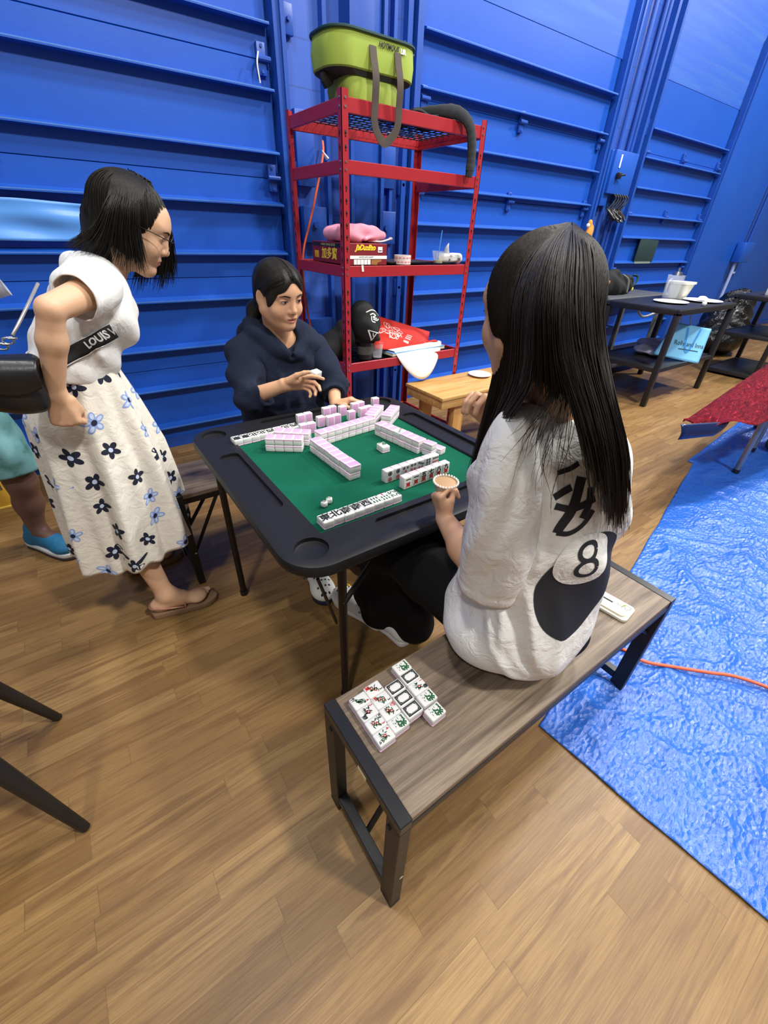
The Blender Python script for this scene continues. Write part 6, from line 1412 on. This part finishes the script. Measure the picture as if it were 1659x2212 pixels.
def clog(parent, ank, d, name='clog', L=.235, sole=None, holes=True, charm=True, sole_h=.022):
    """slip-on clog with vent holes; ank on the floor under the ankle"""
    a = V3((ank[0], ank[1], 0)); d = V3((d[0], d[1], 0)); d /= np.linalg.norm(d); sd = np.array([-d[1], d[0], 0]); W = lambda f_, l, z: a + d * f_ + sd * l + np.array([0, 0, z])
    q = F(.03); q.cone(W(-.055, 0, .035), W(.12, .004, .034), .035, .040); q.ell(W(.125, .002, .038), (.055, .048, .036), x=d); q.cone(W(.02, 0, .05), W(.1, 0, .045), .034, .036); q.cone(W(-.055, -.0, .05), W(-.065, 0, .07), .03, .026); q.cone(W(-.04, .02, .06), W(.03, .025, .062), .014, .014); q.cone(W(-.04, -.02, .06), W(.03, -.025, .062), .014, .014)
    q.ell(W(-.015, 0, .085), (.045, .026, .042), x=d, k=.01, op=-1); q.cut(W(0, 0, sole_h), (0, 0, -1)); o = q.mesh(name, SHW, parent, .004, 1)
    out = [(p[0], p[1]) for p in spline([(-.092, 0, 0), (-.075, .033, 0), (0, .036, 0), (.09, .047, 0), (.15, .04, 0), (.182, 0, 0), (.15, -.042, 0), (.09, -.045, 0), (0, -.036, 0), (-.075, -.033, 0)], 5)]
    mt = Matrix(((d[0], sd[0], 0, a[0]), (d[1], sd[1], 0, a[1]), (0, 0, 1, 0), (0, 0, 0, 1))); S().prism(out, sole_h + .003, mt, .004).build('sole', sole or SHW, o, 60)
    if holes:
        pol = [circ(.085 + .028 * i, -.024 + .016 * j + (.008 if i % 2 else 0), .0042, n=10) for i in range(4) for j in range(4)]
        z = S(); decal(z, pol, W(0, 0, .2), d, sd, (0, 0, 1), [o], .0008, .02); join_into(o, [(z, DARKHOLE)])
        z = S(); decal(z, [circ(0, 0, .0055, n=12)], W(.0, .2, .062), d, (0, 0, 1), sd, [o], .001, .02); z.build('rivet', M('grey_rivet', '8a8a88', .4, .5), o, None)
    if charm:
        for k, (f_, l) in enumerate(((.10, -.004), (.135, .018), (.125, -.022))):
            z = S(); c = Vector(W(f_, l, .078))
            for i in range(5): z.ball(c + Vector((.006 * math.cos(i * 1.257), .006 * math.sin(i * 1.257), .002)), .0045, 8)
            z.ball(c + Vector((0, 0, .006)), .004, 8); z.build('charm', M('yellow_charm', 'f2c414', .4), o, 180)
    return o
clog(B, (.585, 1.31), (-.2, -1), 'shoe', sole=SHN, charm=False); clog(B, (.82, 1.335), (.2, -1), 'shoe', sole=SHN, charm=False)
# hair: smooth cap with centre parting, low ponytail
fh = F(.02); fh.ell(hB.p(-.014, 0, .032), (.098, .079, .089), z=hB.u, x=hB.f); fh.ell(hB.p(-.05, 0, -.02), (.055, .066, .07), z=hB.u, x=hB.f); fh.cone(hB.p(-.085, .0, -.04), hB.p(-.12, -.025, -.09), .034, .03); fh.cone(hB.p(-.12, -.025, -.09), hB.p(-.095, -.075, -.155), .03, .016)
fh.ell(hB.p(.022, 0, .045), (.080, .0765, .070), z=hB.u, x=hB.f); fh.ell(hB.p(.03, 0, .0), (.05, .0745, .06), z=hB.u, x=hB.f); fh.ell(hB.p(.088, 0, -.045), (.070, .076, .094), z=hB.u, x=hB.f, k=.006, op=-1); fh.cone(hB.p(.110, .004, .020), hB.p(.104, .004, .074), .052, .014, .010, -1)
for y in (-1, 1): fh.ell(hB.p(.005, .084 * y, -.012), (.030, .02, .042), z=hB.u, x=hB.f, k=.01, op=-1)
caB = fh.mesh('hair', HAIR_A, B, .0036, 1)
s = S(); rg = np.random.default_rng(9)
for i in range(900):     # strands combed from the parting backwards and down
    phi = rg.uniform(-.2, 1.12); t0 = .0 + .104 * math.sin(phi); u0 = .035 + .095 * math.cos(phi); sd = rg.choice([-1, 1]); P = []; tgt = hB.p(-.09, -.01 + .03 * sd * rg.random(), -.05)
    for j in range(13):
        w = j / 12; a = hB.p(t0 * (1 - w) ** .7, sd * (.002 + .10 * math.sin(PI * w ** .8 * .92)), u0 - (u0 + .02) * w) * (1 - w ** 2) + tgt * w ** 2; P.append(a)
    P = snap(np.array(P), fh, .0008 + rg.random() * .0008); d = fh.ev(P)
    if np.abs(np.diff(P, axis=0)).max() > .05 or (np.array([hB.loc(q[None])[0][0] for q in P]) > .112).any(): continue
    s.tube(P, [.0011 * rg.uniform(.7, 1.2)] * 13, 3, cap=False)
pt = [[hB.p(-.085, -.01, -.03), hB.p(-.125, -.02, -.08), hB.p(-.11, -.06, -.13), hB.p(-.09, -.10, -.19)], [hB.p(-.085, .01, -.05), hB.p(-.115, -.005, -.10), hB.p(-.10, -.04, -.15), hB.p(-.085, -.075, -.18)]]
hair_sheet(s, pt, 160, .0013, .010, .3, 3)
s.build('combed_hair', HAIR_A, caB, 180)
# the tile she holds
hp_ = py(682, 808, 1.505); tile(hp_ + Vector((0, 0, .002)), rotm('Z', 20) @ rotm('X', 14) @ rotm('Z', 90), None, 'tile held up between thumb and fingers of the girl in navy', 'tile in hand')

# ================================================================== girl in front with long hair, seen from behind
C_ = thing('person', 'girl with long dark hair and white printed t-shirt seen from behind on the bench', 'person', (.70, .40, 0))
fw, lat = np.array([.36, .93, 0]), np.array([.93, -.36, 0])
hC = Fr((.629, .465, 1.215), (.16, .97, -.17))
fC = F(.02); head(fC, hC, .95, 0, False)
fC.cone(hC.p(-.035, 0, -.06), (.668, .405, 1.05), .048, .050, .03)
sL, eL, wL = np.array([.600, .415, .975]), V3(py(1032, 1232, .435)), V3(py(960, 1120, .61))
fC.chain([(.64, .41, .99), sL + np.array([.01, 0, -.02]), eL], [.036, .034, .032]); fC.cone(eL, eL * .6 + wL * .4, .035, .033); fC.cone(eL * .6 + wL * .4, wL, .033, .0225)
dC = V3(py(962, 1062, .66)) - wL
hand(fC, wL, (-.10, .45, .85), (.92, .30, -.1), (-.3, -.7, .55), ((64, 70, 40), (66, 72, 40), (68, 72, 40), (70, 72, 40)), (.12, .5, 22), .80, 3)
sR, eR, wR = np.array([.765, .365, .99]), np.array([.83, .56, .82]), np.array([.735, .585, .955])
fC.chain([(.71, .385, .99), sR + np.array([-.01, 0, -.02]), eR, wR], [.036, .034, .032, .0225]); hand(fC, wR, (-.42, .05, .9), (-.3, -.6, .2), (-.2, .9, .2), ((40, 60, 35),) * 4, (.25, .35, 25), .92, 4)
fC.cone((.668, .40, .96), (.695, .38, .58), .06, .07, .04); fC.ell((.72, .375, .545), (.15, .12, .10), z=(0, 0, 1), x=lat)
LEGS = (((.63, .45, .535), (.612, .82, .525), (.668, .965, .10)), ((.76, .40, .535), (.745, .78, .525), (.738, .835, .10)))
for a in LEGS: fC.chain(a, [.075, .05, .032], .03)
bodyC = fC.mesh('body', SK_C, C_, .0036, 1)
face(hC, bodyC, C_, .95, (0, -.2), .3)
TEE = cloth('white_heavy_jersey', 'e9e8e5', .4, 420, .85, .03, 1.0)
fs = F(.06)
fs.ell((.680, .388, .90), (.160, .118, .16), x=lat); fs.ell((.688, .380, .74), (.165, .128, .20), x=lat); fs.ell((.685, .376, .57), (.185, .150, .14), x=lat)
fs.cone((.600, .418, .990), (.765, .365, .985), .050, .050); fs.cone((.635, .41, 1.035), (.71, .385, 1.03), .052, .052)
fs.ell((.665, .43, 1.075), (.068, .068, .05), k=.012, op=-1)
FC = lambda T, y: [([py(*q, y) for q in L_], a_, w_) for L_, a_, w_ in T]
fs.fold(FC((([(1130, 1240), (1165, 1300), (1180, 1350)], .010, .012), ([(1100, 1300), (1130, 1350), (1185, 1372)], -.007, .010), ([(1000, 1330), (1060, 1390), (1150, 1410)], .008, .012), ([(985, 1300), (1010, 1350), (1040, 1400)], -.006, .010), ([(1185, 1050), (1175, 1150), (1150, 1240)], .010, .014), ([(1165, 1080), (1160, 1160), (1135, 1225)], -.009, .012), ([(1120, 1400), (1200, 1385), (1250, 1340)], .007, .010), ([(1215, 1230), (1225, 1290), (1215, 1350)], .006, .012), ([(1060, 1310), (1085, 1340), (1090, 1380)], .008, .009), ([(1150, 900), (1170, 960), (1175, 1030)], .006, .012)), .33), (.85, .45, -.25))
fs.cut((.70, .24, .466), (.36 * .35, .93 * .35, -.93)); fs.disp(wrinkle(.0050, [(22, 10, 26, 1), (40, -14, 22, .7), (14, 34, 48, .4)], 51)); shC = fs.mesh('t_shirt', TEE, C_, .005, 2)
dS = eL - sL; dS /= np.linalg.norm(dS)
slC = loft_sleeve('sleeve', [py(1165, 905, .40), py(1122, 918, .40), py(1103, 965, .395), py(1098, 1030, .385), py(1092, 1110, .380), py(1074, 1195, .382), py(1054, 1262, .388)], [.022, .040, .060, .068, .073, .068, .061], TEE, shC, 6, 1.0, .035, ((.6, .35, 2.0, .22, .25, -.010), (1.5, .55, 1.2, .25, .3, .008), (-.5, .5, .8, .22, .3, -.008), (2.2, .5, 1.0, .25, .3, -.008), (.2, .75, -1.0, .25, .2, .007), (1.0, .8, 1.5, .22, .15, -.007)), .003, 96, 70, .022)
dR = eR - sR; loft_sleeve('sleeve', [sR + np.array([-.03, .01, .01]), sR, sR + dR * .35, sR + dR * .75], [.042, .054, .062, .064], TEE, shC, 7, 1.0, .04)
BLKT = cloth('black_trousers', '0c0c0e', .25, 380, .95)
q = F(.04)
for a in LEGS: q.chain([a[0], a[1], (a[1][0] * .35 + a[2][0] * .65, a[1][1] * .35 + a[2][1] * .65, .22), (a[2][0] + .012, a[2][1] - .03, .075)], [.092, .074, .072, .074], .05)
q.ell((.695, .375, .538), (.170, .140, .092), z=(0, 0, 1), x=lat); q.cut((.7, .8, .035), (0, 0, -1)); q.cut((.7, .3, .4515), (0, -1, -.02) if False else (0, -.999, -.0)) if False else None
q.disp(wrinkle(.005, [(20, 24, 16, 1), (38, 10, 24, .6)], 54)); trC = q.mesh('trousers', BLKT, C_, .006, 2)
clog(C_, (.655, .99), (-.28, 1)); clog(C_, (.700, .872), (-.12, 1))
# printed back: script strokes and a big billiard ball
pn = np.array([-.36, -.93, 0.]); hitp = rayhit(1240, 1250, [shC]); O_ = V3(hitp[0]) if hitp else np.array([.78, .27, .70])
def uvp(u, v):
    d = _ray(u, v); c0 = np.array([0, 0, CAM_H]); t = ((O_ - c0) @ pn) / (d @ pn); X = c0 + d * t - O_; return (float(X @ lat), float(X[2]))
def stk(pix, w): return stroke([uvp(*p) for p in pix], w, k=5)
INK = M('faded_black_print', '23242b', .85)
bc = uvp(1262, 1262); le = uvp(1183, 1290); Rb = max(.10, min(.15, bc[0] - le[0])); s = S(); w_ = uvp(1253, 1195); 
ball = circ(bc[0], bc[1] - .01, Rb, .125, n=48); decal(s, [ball], O_, lat, (0, 0, 1), pn, [shC], .0010, .010)
P1 = [(1232, 1046), (1262, 1036), (1282, 1025)]; P2 = [(1215, 1092), (1236, 1080), (1255, 1070)]; P3 = [(1214, 1108), (1240, 1110), (1268, 1102), (1300, 1088)]; P4 = [(1281, 1050), (1262, 1085), (1240, 1120), (1212, 1162)]; P5 = [(1212, 1162), (1235, 1160), (1262, 1142), (1290, 1110)]; P6 = [(1296, 1068), (1284, 1098), (1264, 1126)]
for P_, w in ((P1, .008), (P2, .012), (P3, .012), (P4, .018), (P5, .010), (P6, .013)): decal(s, stk(P_, w), O_, lat, (0, 0, 1), pn, [shC], .0010, .010)
mir = [(.10, .245), (.17, .25), (.2, .2)]
for k_, P_ in enumerate(([(.12, .10), (.16, .22), (.19, .26)], [(.10, .17), (.2, .16)], [(.2, .26), (.215, .13)])): decal(s, stroke([(bc[0] + x, bc[1] + y) for x, y in P_], .02), O_, lat, (0, 0, 1), pn, [shC], .0010, .010)
s2 = S(); wc = uvp(1262, 1212); decal(s2, [circ(wc[0], wc[1], .062, .058, n=40)], O_, lat, (0, 0, 1), pn, [shC], .0022, .010)
e1, e2 = uvp(1270, 1190), uvp(1262, 1222)
s3 = S(); dv = np.array([e1[0] - e2[0], e1[1] - e2[1]]); an = math.atan2(dv[1], dv[0])
for e_, r_ in ((e1, .017), (e2, .019)):
    decal(s3, stroke([(e_[0] + r_ * math.cos(t) * 1.1, e_[1] + r_ * math.sin(t)) for t in np.linspace(0, 2 * PI, 12)], .009, k=3), O_, lat, (0, 0, 1), pn, [shC], .0032, .010)
join_into(shC, [(s, INK), (s2, TEE), (s3, INK)])
# long hair
fh = F(.02); fh.ell(hC.p(-.012, 0, .030), (.095, .077, .083), z=hC.u, x=hC.f); fh.ell(hC.p(-.040, 0, -.02), (.060, .074, .085), z=hC.u, x=hC.f); fh.ell(hC.p(.0, 0, -.01), (.05, .074, .06), z=hC.u, x=hC.f)
fh.ell(hC.p(.085, 0, -.05), (.064, .072, .108), z=hC.u, x=hC.f, k=.012, op=-1)
def PY(l): return [py(u, v, y) for u, v, y in l]
gl_ = [PY([(1225, 487, .47), (1140, 535, .52), (1082, 590, .535), (1066, 650, .535), (1082, 720, .52), (1066, 820, .53), (1040, 930, .54), (1008, 1050, .54)]),
       PY([(1226, 486, .46), (1150, 540, .47), (1098, 620, .475), (1090, 700, .47), (1084, 800, .47), (1060, 910, .49), (1020, 1050, .53)]),
       PY([(1228, 486, .45), (1165, 545, .42), (1125, 640, .40), (1120, 740, .395), (1112, 830, .40), (1075, 910, .45), (1035, 1020, .50)]),
       PY([(1230, 486, .45), (1185, 545, .385), (1160, 650, .355), (1158, 750, .345), (1145, 830, .35), (1105, 890, .39), (1060, 960, .46)])]
gr_ = [PY([(1232, 486, .45), (1215, 550, .37), (1205, 650, .335), (1208, 760, .32), (1232, 850, .295), (1262, 950, .262), (1280, 1050, .245)]),
       PY([(1236, 487, .45), (1245, 550, .37), (1240, 650, .33), (1248, 760, .31), (1276, 870, .275), (1302, 980, .245), (1312, 1110, .232)]),
       PY([(1242, 490, .45), (1275, 545, .385), (1280, 640, .35), (1287, 760, .325), (1308, 870, .285), (1330, 980, .255), (1330, 1150, .235)]),
       PY([(1246, 494, .46), (1292, 560, .41), (1298, 650, .38), (1306, 760, .35), (1328, 880, .30), (1350, 990, .268), (1345, 1140, .245)])]
gm_ = [PY([(1230, 486, .45), (1185, 545, .385), (1160, 650, .355), (1158, 750, .345), (1150, 850, .34)]), PY([(1231, 486, .45), (1200, 548, .375), (1184, 650, .34), (1186, 760, .33), (1196, 870, .32)]), PY([(1232, 486, .45), (1215, 550, .37), (1205, 650, .335), (1208, 760, .32), (1236, 870, .295)])]
gf_ = [PY([(1226, 487, .48), (1150, 520, .57), (1100, 560, .60), (1075, 620, .60), (1068, 680, .58)]), PY([(1240, 487, .48), (1260, 520, .56), (1285, 560, .56), (1300, 640, .53), (1308, 760, .48), (1315, 850, .44)])]
caC = fh.mesh('hair', HAIR_C, C_, .004, 1)
s = S(); scalp_strands(s, fh, hC, hC.p(.0, -.01, .114), 260, .22, 5, .0012, keep=lambda P: fh.ev(P).max() < .012)
hair_under(s, gl_, 40, 50, (.006, .010, 0), .88); hair_under(s, gr_, 40, 50, (.006, .012, 0), .90); hair_under(s, gm_, 24, 40, (.008, .016, 0), .94); hair_under(s, gf_, 16, 20, (0, 0, 0), .9)
hair_sheet(s, gl_, 900, .0011, .0035, .28, 1, 18, cap=fh); hair_sheet(s, gr_, 950, .0011, .0040, .34, 2, 18, cap=fh); hair_sheet(s, gm_, 420, .0011, .003, .16, 3, 18, cap=fh); hair_sheet(s, gf_, 120, .0011, .004, .3, 4, 14, cap=fh)
lz = [PY([(1190, 700, .335), (1185, 830, .33), (1140, 920, .335), (1100, 960, .38)]), PY([(1200, 700, .33), (1215, 850, .31), (1185, 960, .28), (1170, 1080, .265)]), PY([(1210, 720, .325), (1235, 860, .29), (1230, 1000, .262), (1215, 1120, .255)])]
hair_sheet(s, lz, 46, .0006, .010, .35, 7, 18, wave=.006)
s.build('loose_hair', HAIR_C, caC, 180)
# cone snack in the left hand
cn = thing('snack_cone', 'paper-wrapped cone snack with brown top in the front girl\'s left hand', 'snack cone', py(952, 1062, .665))
dh = dC * 0 + np.array([-.10, .45, .85]); dh /= np.linalg.norm(dh); ctr = Vector(wL + dh * .052 + np.array([.92, .30, -.1]) * .030 + np.array([0, 0, .040])); axv = Vector((.02, .05, -1)).normalized(); Rm = axv.to_track_quat('-Z', 'Y').to_matrix().to_4x4(); mt = Matrix.Translation(ctr) @ Rm
CW = N('printed_wrapper'); co = CW.coord('Generated'); f = CW.noise(co, 22, 2); CW.set(col=CW.ramp(f, [(.38, lin('b3372f')), (.47, lin('e6ddd2')), (.56, lin('7aa06a')), (.66, lin('c9d8ea'))]), rough=.45)
s = S(); s.lathe([(.006, -.075), (.021, -.03), (.0305, .0), (.0295, .0005), (.020, -.03)], 28, mt, cap=False); s.build('wrapper', CW.m, cn, 60)
s = S()
for i in range(26): a = 2 * PI * i / 26; s.ball(mt @ Vector((  .0303 * math.cos(a), .0303 * math.sin(a), .0015)), (.003, .003, .0035), 6)
s.build('crimped_rim', M('white_rim', 'ece4da', .6), cn, 180)
s = S(); s.lathe([(.0292, -.002), (.018, .002), (.0, .004)], 28, mt, cap=False); s.build('filling', M('brown_filling', 'a8855f', .6, bump=.3, bs=300), cn, 180)
# ================================================================== man behind at the left edge
D_ = thing('person', 'man in teal shorts and blue trainers behind the standing woman, mostly outside the photo', 'person', (-.45, 2.15, 0))
fD = F(.03); kn, an_ = V3(py(46, 1040, 2.17)), np.array([-.395, 2.20, .11])
fD.chain([(-.42, 2.16, .80), kn, kn * .55 + an_ * .45 + np.array([0, .012, .0]), an_], [.080, .054, .052, .033]); fD.chain([(-.62, 2.20, .80), (-.80, 2.22, .45), (-.88, 2.24, .10)], [.085, .058, .036])
fD.cone(an_, (an_[0] + .08, an_[1] - .11, .05), .034, .028); fD.cone((-.88, 2.24, .10), (-.79, 2.15, .05), .034, .028)
fD.cone((-.51, 2.18, .85), (-.51, 2.18, 1.30), .11, .13, .06); fD.cone((-.51, 2.18, 1.36), (-.51, 2.16, 1.5), .055, .055); hD = Fr((-.50, 2.14, 1.60), (.6, -.8, 0)); head(fD, hD, 1.08)
fD.chain([(-.36, 2.10, 1.33), (-.42, 2.02, 1.10), (-.30, 2.05, 1.07)], [.05, .042, .028]); hand(fD, (-.305, 2.05, 1.075), (.9, .1, .3), (.0, 0.7, .7), (.0, -.6, .8), ((40, 50, 30),) * 4, (.4, .4, 20))
fD.chain([(-.68, 2.24, 1.33), (-.72, 2.2, 1.08), (-.66, 2.1, .86)], [.05, .042, .028]); hand(fD, (-.66, 2.1, .86), (0, -.1, -1), (1, 0, 0), (0, -1, 0), ((25, 30, 20),) * 4)
bodyD = fD.mesh('body', SK_D, D_, .0055, 1); face(hD, bodyD, D_, 1.08, (0, 0), .2)
fh = F(.02); fh.ell(hD.p(-.015, 0, .045), (.104, .086, .085), z=hD.u, x=hD.f); fh.ell(hD.p(.1, 0, -.02), (.06, .08, .075), z=hD.u, x=hD.f, k=.01, op=-1); fh.mesh('hair', HAIR_A, D_, .006)
TS = N('teal_shorts'); co = TS.coord(); f = TS.noise(co, 9, 5); TS.set(col=TS.ramp(f, [(.42, lin('6f9fa6')), (.55, lin('5d8f92')), (.66, lin('3d6a62'))]), rough=.9)
q = F(.05); q.chain([(-.42, 2.16, .82), (kn[0] + .004, kn[1], kn[2] + .02)], [.10, .098]); q.chain([(-.62, 2.20, .82), (-.77, 2.22, .50)], [.10, .098]); q.ell((-.51, 2.18, .85), (.17, .12, .12)); q.cut((kn[0], kn[1], kn[2] + .055), (.12, 0, -1)); q.disp(wrinkle(.005, [(26, 14, 20, 1)], 3)); q.mesh('shorts', TS.m, D_, .006, 2)
q = F(.06); q.cone((-.51, 2.18, .84), (-.51, 2.18, 1.28), .16, .165, fl=1.25, ax=(0, 1, 0)); q.cone((-.40, 2.15, 1.33), (-.64, 2.21, 1.33), .07, .07); q.cone((-.37, 2.11, 1.32), (-.40, 2.05, 1.18), .07, .075); q.cone((-.68, 2.23, 1.32), (-.71, 2.21, 1.16), .07, .075); q.cut((-.5, 2.1, .735), (0, 0, -1)); q.disp(wrinkle(.005, [(26, 14, 20, 1)], 4)); q.mesh('t_shirt', WHT, D_, .007, 2)
BL_ = M('blue_knit_shoe', '1f6f9c', .7, var=.25, vs=60); BLL = M('pale_blue_lace', '6fb4d8', .7)
for (ax, ay), dd in (((an_[0], an_[1]), (.58, -.81)), ((-.88, 2.24), (.72, -.69))):
    a = np.array([ax, ay, 0.]); d = V3((*dd, 0)); d /= np.linalg.norm(d); sd = np.array([-d[1], d[0], 0]); W_ = lambda f_, l, z: a + d * f_ + sd * l + np.array([0, 0, z])
    q = F(.03); q.cone(W_(-.05, 0, .055), W_(.13, 0, .05), .036, .034); q.ell(W_(.14, 0, .05), (.055, .045, .03), x=d); q.cone(W_(-.045, 0, .06), W_(-.01, 0, .125), .038, .042); q.cone(W_(0, 0, .10), W_(.1, 0, .065), .034, .03); q.cut(W_(0, 0, .03), (0, 0, -1)); o = q.mesh('trainer', BL_, D_, .005)
    out = [(p[0], p[1]) for p in spline([(-.095, 0, 0), (-.08, .036, 0), (0, .038, 0), (.1, .048, 0), (.17, .038, 0), (.2, 0, 0), (.17, -.04, 0), (.1, -.046, 0), (0, -.038, 0), (-.08, -.036, 0)], 5)]
    mt = Matrix(((d[0], sd[0], 0, a[0]), (d[1], sd[1], 0, a[1]), (0, 0, 1, .0), (0, 0, 0, 1))); S().prism(out, .014, mt, .004).build('outsole', M('brown_outsole', '3a2f2c', .7), o, 60); S().prism(out, .024, Matrix.Translation((0, 0, .0142)) @ mt, .006).build('midsole', M('white_midsole', 'd9dcdd', .6), o, 60)
    for i in range(5): s = S(); f_ = .03 + .02 * i; zz = .125 - .011 * i; s.tube(spline([W_(f_, .026, zz - .02), W_(f_ + .006, 0, zz + .001), W_(f_ + .012, -.026, zz - .02)], 4), .0028, 6); s.build('lace', BLL, o, 180)
cu = thing('drinking_cup', 'pale translucent cup at the left edge of the photo held by the man', 'cup', py(2, 625, 2.1)); c_ = py(-24, 626, 2.1)
s = S(); s.lathe([(0, -.05), (.028, -.05), (.036, .045), (.038, .047), (.034, .044), (.026, -.046), (0, -.046)], 26, Matrix.Translation(c_) @ rotm('Y', 70), cap=False); s.build('cup_wall', M('frosted_cup', 'b9bac4', .3, alpha=.6), cu)
